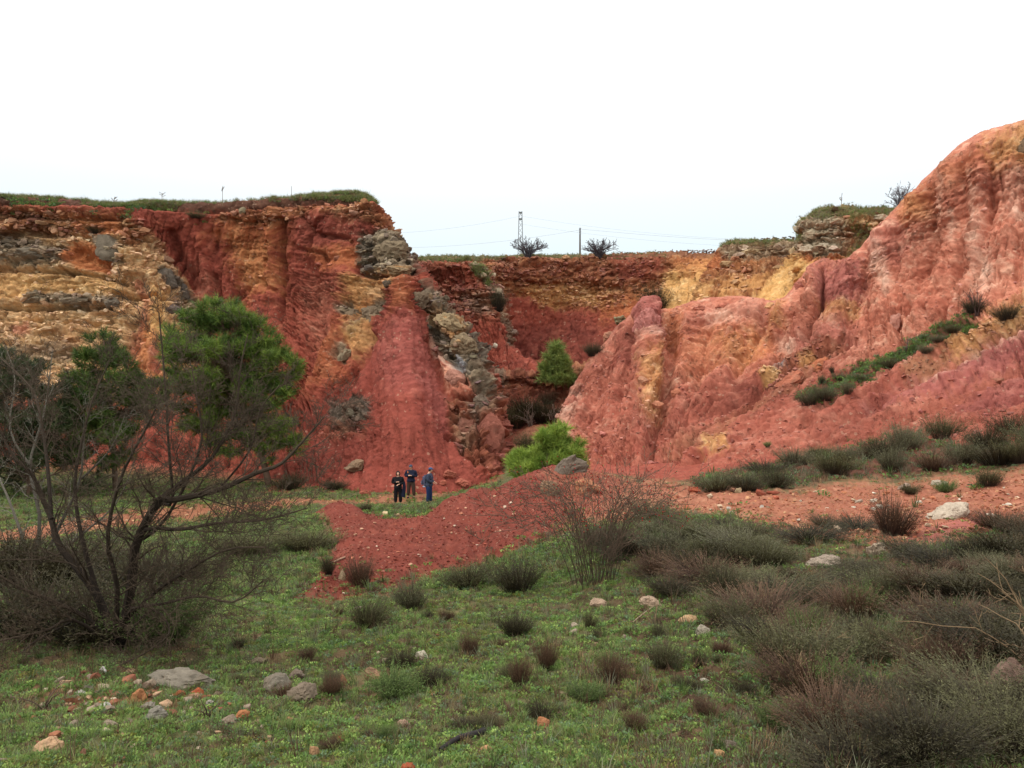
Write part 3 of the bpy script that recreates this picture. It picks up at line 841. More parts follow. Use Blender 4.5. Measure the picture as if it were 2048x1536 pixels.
def E_across(x, y):
    low = sstep(620, 800, y - (x - 1500) * -0.0) * sstep(1230, 1420, x)
    steep = x + 0.35 * y
    flat = x * 0.6 + 1.25 * y
    return steep * (1 - low) + flat * low
E_strokes = [
 ('pinkred', [(1090,800),(1180,700),(1260,640),(1290,700),(1320,800),(1300,900),(1180,950),(1090,920)], 20, 20, 0.7),
 ('dkred', [(1225,650),(1275,640),(1280,740),(1230,740)], 12, 14, 0.6),
 ('mauve', [(1265,610),(1310,598),(1325,620),(1322,670),(1300,690),(1270,660)], 5, 6, 0.9),
 ('pale', [(1268,650),(1300,660),(1310,690),(1285,690)], 8, 8, 0.5),
 ('orange', [(1330,612),(1370,620),(1360,700),(1330,690)], 10, 10, 0.6),
 ('mauve', [(1370,650),(1420,620),(1440,650),(1380,690)], 12, 14, 0.6),
 ('orange', [(1380,660),(1520,640),(1540,710),(1450,760),(1370,750),(1350,700)], 24, 30, 0.45),
 ('ochre', [(1430,680),(1520,660),(1520,710),(1440,740)], 18, 24, 0.4),
 ('pale', [(1420,625),(1480,610),(1530,610),(1520,650),(1460,640),(1420,650)], 12, 14, 0.55),
 ('red', [(1440,610),(1540,600),(1550,640),(1480,640)], 14, 16, 0.5),
 ('ochre', [(1285,740),(1310,700),(1320,770),(1330,830),(1295,870),(1280,810)], 10, 12, 0.7),
 ('yellow', [(1540,620),(1570,600),(1570,660),(1545,680)], 10, 10, 0.5),
 ('mauve', [(1625,535),(1660,525),(1720,510),(1730,560),(1700,620),(1660,640),(1620,600)], 16, 16, 0.85),
 ('pink', [(1580,580),(1625,545),(1640,600),(1610,650),(1575,640)], 8, 10, 0.8),
 ('ochre', [(1640,610),(1720,610),(1720,640),(1650,650)], 10, 12, 0.65),
 ('orange', [(1500,650),(1600,660),(1580,720),(1500,720)], 20, 20, 0.5),
 ('mauve', [(1560,660),(1700,650),(1720,700),(1640,730),(1560,710)], 20, 20, 0.55),
 ('pale', [(1740,480),(1760,480),(1790,570),(1770,590),(1745,540)], 8, 8, 0.75),
 ('pale', [(1560,680),(1600,690),(1590,715),(1560,705)], 8, 8, 0.6),
 ('mauve', [(1730,470),(1790,430),(1830,470),(1800,540),(1740,500)], 20, 20, 0.45),
 ('ochre', [(1800,395),(1850,390),(1860,440),(1815,450)], 14, 14, 0.7),
 ('orange', [(1780,420),(1860,360),(1960,280),(1990,300),(1900,380),(1820,450)], 16, 22, 0.45),
 ('ochre', [(1960,275),(2048,250),(2300,180),(2300,330),(2048,330),(1990,340)], 20, 20, 0.75),
 ('pink', [(1820,450),(1950,350),(2100,350),(2100,560),(1950,610),(1850,610)], 30, 30, 0.55),
 ('pale', [(1945,380),(1960,380),(1965,480),(1985,560),(1960,560),(1945,480)], 10, 12, 0.6),
 ('pale', [(2005,350),(2048,340),(2048,440),(2010,440)], 14, 16, 0.5),
 ('pale', [(1905,420),(1912,420),(1912,490),(1905,490)], 5, 5, 0.7),
 ('pale', [(1955,520),(1985,500),(1990,580),(1960,600)], 12, 12, 0.5),
 ('pale', [(1880,345),(1892,360),(1880,430),(1872,400)], 5, 6, 0.5),
 ('red2', [(1960,350),(2010,345),(2000,380),(1960,385)], 8, 10, 0.6),
 ('pink', [(1780,640),(1870,580),(1900,620),(1830,690),(1790,690)], 14, 14, 0.5),
 # layered toe and scree below
 ('pinkred', [(1340,780),(1500,740),(1640,740),(1800,740),(2100,600),(2500,520),(2500,900),(1300,1000),(1200,960)], 22, 20, 0.85),
 ('rubred', [(1515,755),(1560,725),(1640,700),(1690,690),(1690,715),(1620,745),(1540,785)], 6, 8, 0.9),
 ('yellow', [(1515,750),(1540,742),(1560,755),(1530,775)], 6, 6, 0.7),
 ('blue', [(1545,735),(1570,725),(1570,740),(1548,748)], 5, 5, 0.6),
 ('ochre', [(1600,720),(1640,715),(1640,740),(1605,745)], 8, 8, 0.7),
 ('dkred', [(1470,770),(1510,760),(1515,785),(1460,820),(1445,810)], 8, 8, 0.6),
 ('scree', [(1330,905),(1620,745),(1640,752),(1450,870),(1340,930)], 10, 12, 0.55),
 ('yellow', [(1405,880),(1450,875),(1460,900),(1410,915)], 8, 10, 0.7),
 ('dkred', [(1620,860),(1760,810),(1800,820),(1660,890)], 12, 12, 0.5),
 ('scree', [(1810,750),(1930,690),(2048,600),(2500,430),(2500,560),(2048,665),(1900,735),(1820,790)], 10, 14, 0.95),
 ('ochre', [(1880,700),(1990,630),(2060,590),(2400,480),(2400,530),(2060,630),(1920,720)], 12, 14, 0.7),
 ('mauve', [(1730,815),(1900,740),(2060,650),(2400,560),(2400,640),(2060,720),(1900,790),(1780,825)], 10, 12, 0.9),
 ('pale', [(1850,770),(2000,690),(2060,660),(2060,680),(1990,715),(1880,775)], 8, 10, 0.6),
 ('mauve', [(1920,825),(2060,740),(2400,660),(2400,760),(2060,830),(1960,840)], 10, 12, 0.75),
 ('soil', [(1600,800),(1720,745),(1830,690),(1940,640),(1955,655),(1850,715),(1740,770),(1640,815)], 8, 10, 0.7),
 ('pale', [(1120,830),(1150,770),(1165,800),(1140,880),(1110,880)], 10, 10, 0.5),
]
E_FEATS = [
 ([(1295,612),(1300,700),(1290,820),(1280,900)], 22, 1.0), ([(1225,690),(1200,780),(1170,890)], 18, -0.9), ([(1338,640),(1345,720),(1325,830),(1300,920)], 14, -1.0),
 ([(1258,650),(1262,720),(1240,800)], 7, -0.9), ([(1262,640),(1268,690)], 5, -0.9), ([(1322,610),(1324,670),(1318,720)], 5, -0.9),
 ([(1380,640),(1372,720),(1350,800)], 14, 0.7), ([(1420,660),(1405,740),(1370,840)], 7, -0.6), ([(1470,640),(1460,720),(1420,800)], 16, 0.7), ([(1530,620),(1512,690),(1470,760)], 9, -0.8),
 ([(1560,610),(1550,680)], 9, 0.7), ([(1628,548),(1622,620),(1590,690)], 11, 1.1), ([(1640,536),(1648,590),(1628,650),(1610,680)], 5, -1.3), ([(1600,570),(1590,640)], 6, -0.7), ([(1690,540),(1680,620),(1640,690)], 16, 0.7),
 ([(1728,500),(1730,580),(1700,660)], 8, -1.0), ([(1755,470),(1768,540),(1780,590)], 10, 0.8), ([(1795,440),(1800,540),(1770,640)], 9, -0.9), ([(1830,400),(1838,500),(1815,600)], 12, 0.8),
 ([(1862,380),(1868,480),(1845,580),(1800,650)], 7, -1.1), ([(1800,620),(1790,650),(1810,700)], 5, -1.1), ([(1898,340),(1900,440),(1880,560)], 12, 0.9), ([(1925,340),(1932,430),(1912,560),(1880,640)], 8, -1.0),
 ([(1955,300),(1958,400),(1950,520)], 12, 0.9), ([(1985,330),(1988,420),(1965,520),(1945,610)], 7, -1.1), ([(2020,290),(2022,400),(2005,540)], 13, 0.9), ([(2046,300),(2050,420),(2035,560)], 8, -1.0),
 ([(1700,694),(1620,728),(1525,780),(1440,830)], 5, -1.1), ([(1690,684),(1610,716),(1520,765)], 8, 0.8), ([(1640,742),(1480,850),(1340,930)], 6, -0.7), ([(1560,800),(1440,890),(1350,950)], 9, 0.5), ([(1500,790),(1420,830),(1330,880)], 8, -0.6), ([(1460,760),(1380,820),(1320,880)], 10, 0.5),
 ([(1930,690),(1790,770),(1640,850)], 10, 0.5), ([(2048,655),(1880,760),(1740,815)], 8, -0.7), ([(2048,690),(1900,780)], 10, 0.5), ([(2060,735),(1930,800),(1800,850)], 7, -0.7), ([(1760,820),(1640,880)], 8, -0.5), ([(1940,640),(1830,700),(1640,812)], 6, 0.5),
 ([(1420,640),(1500,630),(1560,650)], 6, -0.6), ([(1540,690),(1600,680),(1680,690)], 6, -0.6), ([(1830,520),(1880,500),(1900,530)], 4, -0.6), ([(1940,470),(1990,455)], 4, -0.6), ([(1740,660),(1800,640)], 4, -0.6),
]
E_FEATS = [(p, w, h * (0.42 if np.mean([q[0] for q in p]) > 1715 and np.mean([q[1] for q in p]) < 640 else 0.75)) for p, w, h in E_FEATS]
right_slope = cliff('right_slope', 'long bare right slope of pink and red earth rising to the right', E_cols, 640, 375, 'pink', E_strokes, E_across, 0.85, M_CLIFF, cap_soft, bed=(-0.45, 0), gully_f=(0.022, 0.004), rock_f=1.5, rock_amp=1.2, feats=E_FEATS, clod=0.8)

# ---- far back wall of the pit
def bcol(*pts, back=14.0, dy=4):
    return colm(*pts, back=back, dy=dy)
C_cols = [
 bcol((760,520,90),(760,600,90),(760,680,89),(760,780,88)),
 bcol((940,517,97),(950,600,97),(960,680,96),(965,780,93)),
 bcol((1020,516,102),(1030,600,102),(1035,690,101),(1040,780,98)),
 bcol((1100,514,105),(1100,600,104.5),(1100,680,103),(1100,770,99)),
 bcol((1200,514,106),(1190,600,105),(1180,660,103),(1180,760,98)),
 bcol((1300,514,104),(1290,590,102),(1280,650,99),(1270,750,94)),
 bcol((1380,512,100),(1370,570,97),(1360,630,93),(1340,730,89)),
 bcol((1425,509,97),(1410,560,93),(1390,620,88),(1370,710,85)),
 bcol((1500,507,92),(1480,560,89),(1470,620,84),(1460,710,82)),
 bcol((1640,505,88),(1640,560,85),(1640,620,82),(1640,710,80)),
]
C_strokes = [
 ('rubble', [(700,500),(1440,500),(1400,560),(1330,600),(1220,610),(1080,600),(1020,590),(700,600)], 8, 12),
 ('rubred', [(980,520),(1330,515),(1330,545),(1250,560),(1100,555),(1000,560)], 10, 14, 0.75),
 ('ochre', [(1030,580),(1120,570),(1230,585),(1225,612),(1160,620),(1080,612)], 8, 12, 0.8),
 ('red2', [(1230,520),(1330,520),(1330,560),(1240,570)], 10, 12, 0.6),
 ('dkred', [(1020,650),(1200,640),(1230,700),(1200,760),(1000,760)], 18, 20, 0.8),
 ('dkred', [(1020,690),(1120,690),(1120,760),(1000,760)], 16, 16, 0.8),
 ('orange', [(1215,600),(1290,580),(1290,630),(1200,640)], 12, 14, 0.7),
 ('yellow', [(1330,560),(1360,530),(1425,508),(1500,508),(1440,560),(1390,620),(1330,640)], 8, 10, 0.9),
 ('orange', [(1340,515),(1440,505),(1430,540),(1360,550)], 10, 12, 0.6),
 ('soil', [(700,505),(1440,503),(1440,515),(700,521)], 2, 3, 0.5),
 ('grass', [(700,480),(1160,480),(1160,514),(960,517),(700,520)], 2, 3, 0.8),
]
back_wall = cliff('back_wall', 'far orange and red quarry wall behind the gap', C_cols, 330, 150, 'red', C_strokes, lambda x, y: x, 1.0, M_CLIFF_FAR, None, gully_f=(0.05, 0.006), rock_f=0.75, wscale=0.02, cscale=0.25)

# ---- limestone bluff right of the back wall
D_cols = [
 bcol((1470,500,100),(1450,540,98),(1435,575,95),(1415,615,92),(1400,670,90)),
 bcol((1442,495,86),(1424,530,83),(1408,565,79),(1388,608,76),(1375,670,74)),
 bcol((1480,484,83),(1475,525,80),(1465,565,77),(1450,610,73),(1440,670,71)),
 bcol((1540,481,80),(1540,520,77.5),(1530,565,74),(1520,610,70),(1515,670,68)),
 bcol((1590,479,77),(1588,515,74),(1586,560,70),(1585,610,66),(1585,670,64)),
 bcol((1606,448,71),(1597,495,69),(1606,548,66),(1618,600,63),(1628,670,60)),
 bcol((1640,425,69),(1645,490,67),(1655,545,65),(1660,590,62),(1660,670,59)),
 bcol((1720,421,68),(1720,480,66.5),(1720,540,64),(1720,590,62),(1720,670,60)),
 bcol((1800,423,68),(1800,480,66),(1800,540,64),(1800,590,62),(1800,670,60)),
 bcol((1950,430,68),(1950,480,66),(1950,540,64),(1950,590,62),(1950,670,60)),
]
D_strokes = [
 ('rubble', [(1380,500),(1600,475),(1600,560),(1380,620)], 8, 8),
 ('lime', [(1435,495),(1600,478),(1600,500),(1560,515),(1440,525)], 6, 8, 0.75),
 ('orange', [(1410,520),(1440,500),(1450,530),(1420,545)], 6, 8, 0.7),
 ('ochre', [(1440,560),(1540,545),(1540,575),(1440,600)], 8, 10, 0.7),
 ('lime', [(1594,440),(1640,420),(1700,440),(1720,500),(1640,510),(1590,500)], 8, 10),
 ('tan', [(1690,420),(1800,420),(1800,560),(1650,545),(1700,500)], 10, 14, 0.9),
 ('rubble', [(1690,470),(1740,460),(1740,520),(1690,530)], 10, 12, 0.7),
 ('grass', [(1690,440),(1740,450),(1750,520),(1710,490)], 10, 14, 0.7),
 ('grass', [(1700,500),(1740,490),(1720,540),(1690,535)], 8, 10, 0.6),
 ('yellow', [(1500,600),(1560,545),(1585,510),(1640,530),(1640,560),(1600,620),(1500,620)], 6, 8),
 ('orange', [(1600,505),(1690,520),(1690,540),(1620,535)], 6, 8, 0.7),
 ('yellow', [(1380,575),(1430,560),(1420,620),(1370,620)], 8, 8, 0.6),
 ('soil', [(1600,420),(1800,415),(1800,428),(1620,432)], 3, 4, 0.6),
 ('grass', [(1440,470),(1600,470),(1600,482),(1440,496)], 3, 4, 0.7),
 ('grass', [(1600,400),(1810,400),(1810,432),(1690,434),(1610,440)], 3, 5, 0.7),
]
bluff = cliff('limestone_bluff', 'layered limestone bluff with ochre slope beyond the right slope', D_cols, 380, 210, 'rubble', D_strokes, lambda x, y: x + y * 0.8, 1.0, M_CLIFF_FAR, None, bed=(0.12, 0), gully_f=(0.04, 0.006), rock_f=1.05, wscale=0.02, cscale=0.3)

# ---- middle promontory with its red apron
B_cols = [
 bcol((780,526,81),(780,570,80),(780,620,79),(785,680,77),(790,742,74),(790,790,73)),
 bcol((860,521,79),(860,570,78),(860,620,77),(870,680,75),(880,742,72),(880,790,71)),
 bcol((920,516,78),(925,570,77),(930,620,75.5),(935,680,73.5),(945,742,70),(945,790,69)),
 bcol((948,522,77.5),(968,575,75.5),(980,630,74.5),(984,690,73),(1000,742,69),(1000,790,68)),
 bcol((972,545,78),(1000,592,76.5),(1012,640,75.5),(1018,694,74),(1050,742,69),(1050,790,68)),
 bcol((984,560,80),(1010,602,79),(1021,645,78),(1028,704,77),(1098,744,72),(1098,790,70)),
 bcol((990,570,90),(1008,610,89),(1020,655,88),(1030,712,87),(1108,748,82),(1108,795,80)),
]
B_strokes = [
 ('rubred', [(760,520),(960,520),(1010,590),(1020,640),(940,640),(880,600),(760,600)], 8, 12, 0.9),
 ('red', [(860,540),(940,535),(960,570),(900,580)], 10, 12, 0.7),
 ('lime', [(940,525),(955,520),(1000,585),(1012,640),(1005,650),(985,590)], 5, 8, 0.85),
 ('grey', [(930,590),(980,590),(985,625),(940,630)], 8, 10, 0.6),
 ('grey', [(1005,640),(1022,640),(1024,700),(1012,700)], 3, 4, 0.85),
 ('grass', [(945,525),(965,540),(985,565),(975,570),(950,545)], 4, 5, 0.9),
 ('red', [(960,690),(1030,700),(1100,745),(1100,800),(940,800)], 8, 8),
 ('grass', [(780,500),(960,500),(945,519),(780,527)], 2, 3, 0.8),
]
promontory = cliff('middle_promontory', 'craggy red promontory with smooth red apron behind the cone', B_cols, 240, 190, 'red', B_strokes, lambda x, y: x - y * 0.3, 0.9, M_CLIFF_FAR, None, gully_f=(0.05, 0.006), rock_f=1.0, wscale=0.02, cscale=0.3)

# ---- low ledge in the gap
F_cols = [
 bcol((930,742,66),(930,770,65.5),(930,800,65),(930,860,62),(930,900,60)),
 bcol((985,742,67),(985,770,66),(985,805,65),(985,855,62.5),(985,900,60)),
 bcol((1050,744,68),(1050,775,67),(1050,810,65.5),(1050,855,62.5),(1050,900,60)),
 bcol((1100,748,69),(1100,780,67.5),(1100,815,65.5),(1100,855,62.5),(1100,900,60)),
 bcol((1150,735,68),(1150,775,66.5),(1150,815,64.5),(1150,855,61.5),(1150,900,59)),
 bcol((1240,700,66),(1240,760,64),(1240,810,62),(1240,855,60),(1240,900,58)),
]
F_strokes = [
 ('grey', [(970,738),(1010,738),(1010,770),(970,780)], 6, 8, 0.8),
 ('dkred', [(960,790),(1120,790),(1120,870),(960,870)], 12, 14, 0.6),
 ('rubble', [(1130,715),(1190,700),(1190,760),(1140,770)], 8, 10, 0.7),
]
ledge = cliff('gap_ledge', 'low banded red rock ledge in the gap below the promontory', F_cols, 170, 90, 'rubred', F_strokes, None, 0.8, M_CLIFF_FAR, None, bed=(0.05, 0), rock_f=1.2, wscale=0.02, cscale=0.35)

# ---- the plateau round the pit, out to the horizon
def plateau():
    ths = np.linspace(0, 2 * math.pi, 97)[:-1]
    rad = [1.0, 1.25, 1.7, 3, 8, 30]
    V = []
    for r in rad:
        for t in ths:
            bx, by = 95 * math.cos(t), 72 + 62 * math.sin(t)
            ex = bx * r; ey = 72 + (by - 72) * r
            V.append((ex, ey, CZ + 14.2 + 0.4 * math.sin(t * 7 + r) - 0.02 * min(r, 3)))
    n = len(ths)
    Fc = [(i * n + k, i * n + (k + 1) % n, (i + 1) * n + (k + 1) % n, (i + 1) * n + k) for i in range(len(rad) - 1) for k in range(n)]
    Fc = [f for f in Fc if min(V[i][1] for i in f) > 60]
    V = np.array(V)
    me = mesh_np('plateau', V, np.array(Fc), np.tile(lin((98,108,62)), (len(V), 1)), True, M_GROUND, np.zeros(len(V)))
    tag(link(bpy.data.objects.new('plateau', me)), 'grassy plateau above the quarry', kind='structure')
plateau()
# ------------------------------------------------------------------ stones
def hull_mesh(name, npts, seed, flat=1.0, mat=None, cols=None):
    r = np.random.default_rng(seed)
    v = r.normal(size=(npts, 3)); v /= np.linalg.norm(v, axis=1)[:, None]
    v *= r.uniform(0.8, 1.05, (npts, 1)); v = np.sign(v) * np.abs(v) ** 0.8
    v[:, 2] *= flat
    bm = bmesh.new()
    for p in v: bm.verts.new(p * 0.5)
    res = bmesh.ops.convex_hull(bm, input=bm.verts)
    for g in [x for x in bm.verts if not x.link_faces]: bm.verts.remove(g)
    me = bpy.data.meshes.new(name); bm.to_mesh(me); bm.free()
    if mat: me.materials.append(mat)
    return me

def hull_np(npts, seed, flat=1.0):
    me = hull_mesh('tmp', npts, seed, flat)
    V = np.empty(len(me.vertices) * 3, np.float32); me.vertices.foreach_get('co', V)
    Fc = np.array([list(p.vertices)[:3] for p in me.polygons], np.int32)
    bpy.data.meshes.remove(me)
    return V.reshape(-1, 3), Fc

def boulder_mesh(name, seed, dims, blocky=0.6, sub=4, layers=0.0, mat=None, rough=0.05):
    """an angular boulder: sphere cut by random planes, then weathered; dims = full size"""
    r = np.random.default_rng(seed)
    bm = bmesh.new(); bmesh.ops.create_icosphere(bm, subdivisions=sub, radius=1.0)
    me = bpy.data.meshes.new(name); bm.to_mesh(me); bm.free()
    V = np.empty(len(me.vertices) * 3, np.float32); me.vertices.foreach_get('co', V); V = V.reshape(-1, 3)
    D = V / np.linalg.norm(V, axis=1)[:, None]
    rad = np.full(len(V), 1.25, np.float32)
    for k in range(22):
        nrm = r.normal(size=3); nrm /= np.linalg.norm(nrm)
        off = r.uniform(0.55, 0.95)
        c = D @ nrm
        rad = np.where(c > 0.05, np.minimum(rad, off / np.maximum(c, 0.05)), rad)
    bk = 0.55 + 0.45 * blocky
    rad = bk * rad + (1 - bk) * 0.85
    V = D * rad[:, None]
    w1, w2, wid = worley(V * 1.9 + seed * 1.37)
    w3, w4, wid2 = worley(V * 4.1 + seed * 0.77)
    wk = 1.0 + 9.0 * max(0.0, rough - 0.05)
    V *= (1 + wk * 0.16 * (wid - 0.5) - wk * 0.10 * (1 - sstep(0, 0.15, w2 - w1)) + 0.07 * (wid2 - 0.5) - 0.04 * (1 - sstep(0, 0.2, w4 - w3))
          + rough * 2.2 * fbm(D * 1.7 + seed, 3) + rough * 1.2 * fbm(D * 5 + seed, 3))[:, None]
    if layers > 0:
        lay = np.tanh(3 * pnoise(np.stack([V[:, 0] * 0.4, V[:, 1] * 0.4, V[:, 2] * 7 + seed], -1)))
        V[:, :2] *= (1 + layers * lay)[:, None]
    V /= (V.max(0) - V.min(0))
    V *= np.array(dims)
    me.vertices.foreach_set('co', V.astype(np.float32).ravel())
    me.polygons.foreach_set('use_smooth', [True] * len(me.polygons))
    me.set_sharp_from_angle(angle=math.radians(30))
    if mat: me.materials.append(mat)
    me.update()
    return me

# ---- stones bedded in the cliffs (pieces of the cliffs)
STONES = [hull_mesh('stone', 13, 100 + k, (0.45, 0.6, 0.75, 0.5)[k % 4], M_ROCK_FAR) for k in range(10)]
HULLS = [hull_np(10, 300 + k, (0.45, 0.6, 0.8)[k % 3]) for k in range(12)]
def bed_stones(cname, mats, n_ind, n_mass, smin, smax, seed, tint=1.15, proud=0.12):
    c = CLIFFS[cname]; r = np.random.default_rng(seed)
    wt = sum(c['w'][:, _ml.index(m)] * k for m, k in mats.items())
    vis = (c['tv'] > 2.02) & (c['x'] > -40) & (c['x'] < 2090)
    wt = np.where(vis, wt, 0) ** 1.5
    clump = np.clip(0.35 + 1.6 * fbm(c['p'] * 0.35 + seed, 3), 0.02, 1)
    wt = wt * clump; wt /= wt.sum()
    idx = r.choice(len(wt), n_ind + n_mass, replace=False, p=wt)
    mv, mf, mc, off = [], [], [], 0
    for j, k in enumerate(idx):
        p = c['p'][k]; nr = c['n'][k]
        s = smin + (smax - smin) * r.random() ** 2.2
        if j >= n_ind: s *= 0.62
        colr = np.clip(c['col'][k] * tint * r.uniform(0.72, 1.25) + r.normal(0, 0.006, 3), 0.01, 0.8)
        g = colr.mean(); colr = colr * 0.82 + g * 0.18
        yaw = math.atan2(nr[1], nr[0]) + r.normal(0, 0.5)
        eul = (r.normal(0, 0.22), r.normal(0, 0.22), yaw)
        sx = np.array([s * r.uniform(0.6, 1.0), s * r.uniform(0.9, 1.5), s * r.uniform(0.7, 1.0)])
        pos = p + nr * s * proud * r.uniform(-0.8, 1.2)
        if j < n_ind:
            o = bpy.data.objects.new('stone', STONES[r.integers(len(STONES))])
            o.location = pos.tolist(); o.rotation_euler = eul; o.scale = sx.tolist()
            o.color = (*colr.tolist(), 1)
            link(o, c['obj'])
        else:
            V, Fc = HULLS[r.integers(len(HULLS))]
            R = np.array(Matrix.LocRotScale(None, __import__('mathutils').Euler(eul), None).to_3x3())
            mv.append((V * sx) @ R.T + pos); mf.append(Fc + off); off += len(V)
            mc.append(np.tile(colr, (len(V), 1)))
    if mv:
        o = link(bpy.data.objects.new('stone_rubble', mesh_np('stone_rubble', np.concatenate(mv), np.concatenate(mf), np.concatenate(mc), False, M_STONEMASS)), c['obj'])
        o['kind'] = 'stuff'
M_STONEMASS = attr_mat('stone_rubble', 0.95, 6.0, 0.1, var=0.35)
bed_stones('left_cliff', {'rubble': 1.2, 'tan': 0.5, 'grey': 1.3, 'rubred': 0.6, 'orange': 0.2, 'ochre': 0.25, 'dkrock': 0.5, 'red': 0.006}, 270, 2600, 0.28, 1.1, 1)
bed_stones('right_slope', {'rubred': 1.0, 'scree': 0.5, 'ochre': 0.3, 'red': 0.12, 'pinkred': 0.2, 'pink': 0.1, 'pale': 0.1, 'orange': 0.1, 'yellow': 0.3}, 200, 2400, 0.16, 0.55, 2, 1.2)
bed_stones('back_wall', {'rubble': 1.0, 'rubred': 0.9, 'ochre': 0.7, 'yellow': 0.1, 'red2': 0.3}, 200, 1800, 0.4, 1.25, 3, 1.2)
bed_stones('limestone_bluff', {'rubble': 1.0, 'lime': 1.0, 'tan': 0.7, 'ochre': 0.4, 'yellow': 0.05}, 220, 1500, 0.4, 1.4, 4, 1.2)
bed_stones('middle_promontory', {'rubred': 1.0, 'lime': 1.2, 'grey': 0.8, 'red': 0.05}, 120, 700, 0.3, 1.2, 5, 1.2)
bed_stones('gap_ledge', {'rubred': 1.0, 'grey': 0.8, 'dkred': 0.5, 'rubble': 1}, 60, 400, 0.25, 0.9, 6, 1.15)
print('stones', time.time() - T0)

# ---- outcrops and boulders that stand proud of the cliffs
def cliff_boulder(cname, px, py, wpx, hpx, colr, label, seed, depth=1.0, sink=0.36, layers=0.0, blocky=0.6, rot=0.0, cat='boulder', name='boulder', group=None, rough=0.06):
    p, nr, _, _ = on_cliff(cname, px, py)
    m = p.y / F
    me = boulder_mesh(name, seed, (wpx * m, wpx * m * depth, hpx * m), blocky, 4, layers, M_ROCK_FAR, rough)
    o = link(bpy.data.objects.new(name, me))
    o.location = p - nr * (wpx * m * depth * (sink + (0.1 if sink > 0.15 else 0.0)))
    o.rotation_euler = (0, rot, random.uniform(-0.3, 0.3))
    o.color = (*lin(colr).tolist(), 1)
    return tag(o, label, cat, group)
LC, RS = 'left_cliff', 'right_slope'
cliff_boulder(LC, 697, 818, 78, 62, (104,82,68), 'dark brown rock outcrop set in the red slope left of the cone', 1, 0.7, 0.2, 0.03, 0.5, rough=0.12)
cliff_boulder(LC, 716, 930, 42, 30, (138,112,88), 'grey topped boulder lying at the foot of the red cone', 2, 0.8, -0.1, 0.0, 0.7, -0.2)
cliff_boulder(LC, 738, 622, 62, 46, (122,104,84), 'long grey brown rock slab leaning on the cone beneath the rock head', 3, 0.6, 0.2, 0.02, 0.5, -0.5)
cliff_boulder(LC, 700, 622, 40, 30, (128,108,86), 'rounded brown rock at the left edge below the rock head', 4, 0.7, 0.2, 0.0, 0.4, -0.3)
cliff_boulder(LC, 683, 712, 38, 22, (150,134,108), 'flat pale grey rock poking out low beside the cone', 5, 0.6, 0.2, 0.0, 0.5, -0.7)
cliff_boulder(LC, 765, 492, 74, 62, (120,104,82), 'big grey brown rock head on the cliff edge above the cone', 6, 0.7, 0.3, 0.03, 0.55, rough=0.1)
cliff_boulder(LC, 742, 532, 50, 18, (96,86,74), 'dark shelf of rock under the rock head', 7, 0.7, 0.2, 0.03, 0.5)
cliff_boulder(LC, 790, 538, 52, 22, (132,110,82), 'brown ledge rock right under the rock head', 8, 0.7, 0.2, 0.03, 0.5, 0.2)
cliff_boulder(LC, 765, 566, 30, 22, (92,80,66), 'small dark rock in the ochre band above the cone', 9, 0.7, 0.2)
cliff_boulder(LC, 848, 598, 44, 50, (108,92,74), 'dark rock right beside the tip of the red cone', 10, 0.7, 0.3, 0.03, 0.5, 0.3, rough=0.1)
cliff_boulder(LC, 892, 632, 66, 48, (144,124,94), 'pitted tan rock on the spine right of the cone', 11, 0.7, 0.3, 0.03, 0.5, 0.5, rough=0.12)
cliff_boulder(LC, 935, 676, 64, 56, (128,110,86), 'craggy grey rock at the shoulder of the spine', 12, 0.7, 0.3, 0.03, 0.5, 0.6, rough=0.12)
cliff_boulder(LC, 962, 728, 44, 66, (112,96,78), 'dark overhanging rock on the spine above the gap', 13, 0.7, 0.3, 0.03, 0.5, rough=0.12)
cliff_boulder(LC, 904, 752, 44, 44, (164,116,98), 'pinkish cracked rock between cone and spine', 14, 0.6, 0.3, 0.0, 0.7)
cliff_boulder(LC, 930, 850, 64, 90, (142,96,80), 'big cracked red grey rock face at the base of the spine', 15, 0.5, 0.34, 0.02, 0.7, rough=0.08)
cliff_boulder(LC, 985, 870, 62, 110, (134,82,68), 'tall red block at the right foot of the spine', 16, 0.5, 0.34, 0.02, 0.7, rough=0.09)
cliff_boulder(LC, 966, 800, 40, 34, (104,90,76), 'dark knobbly rock capping the red block by the gap', 17, 0.6, 0.2, 0.0, 0.6, rough=0.12)
cliff_boulder(LC, 212, 500, 56, 56, (112,100,84), 'grey rock slab beside the orange hollow in the left cliff', 18, 0.4, 0.25, 0.02, 0.8)
cliff_boulder(LC, 345, 556, 36, 54, (92,82,72), 'dark slanting rock at the edge between ochre cliff and red bowl', 19, 0.6, 0.3, 0.02, 0.6, -0.7)
cliff_boulder(LC, 372, 588, 30, 38, (88,78,70), 'small dark slanting rock below the other at the red bowl edge', 20, 0.6, 0.3, 0.02, 0.6, -0.7)
cliff_boulder(LC, 352, 614, 32, 20, (112,96,88), 'oval grey stone low on the ochre cliff above the pine', 21, 0.6, 0.2, 0.0, 0.3)
cliff_boulder(LC, 218, 606, 44, 22, (104,92,78), 'rounded dark rock at the end of the grey band in the left cliff', 22, 0.5, 0.2, 0.0, 0.4)
cliff_boulder(LC, 60, 508, 70, 26, (112,100,84), 'long grey bedding block high on the far left cliff', 23, 0.4, 0.25, 0.03, 0.6)
cliff_boulder(LC, 150, 598, 70, 18, (116,102,84), 'thin grey bedding block in mid left cliff', 24, 0.4, 0.25, 0.03, 0.6)
cliff_boulder(LC, 60, 600, 62, 16, (120,106,86), 'thin grey ledge block at far left of the cliff', 25, 0.4, 0.25, 0.03, 0.6)
cliff_boulder(LC, 480, 420, 20, 16, (136,122,96), 'square grey rock under the turf above the red bowl', 26, 0.7, 0.1, 0.0, 0.8)
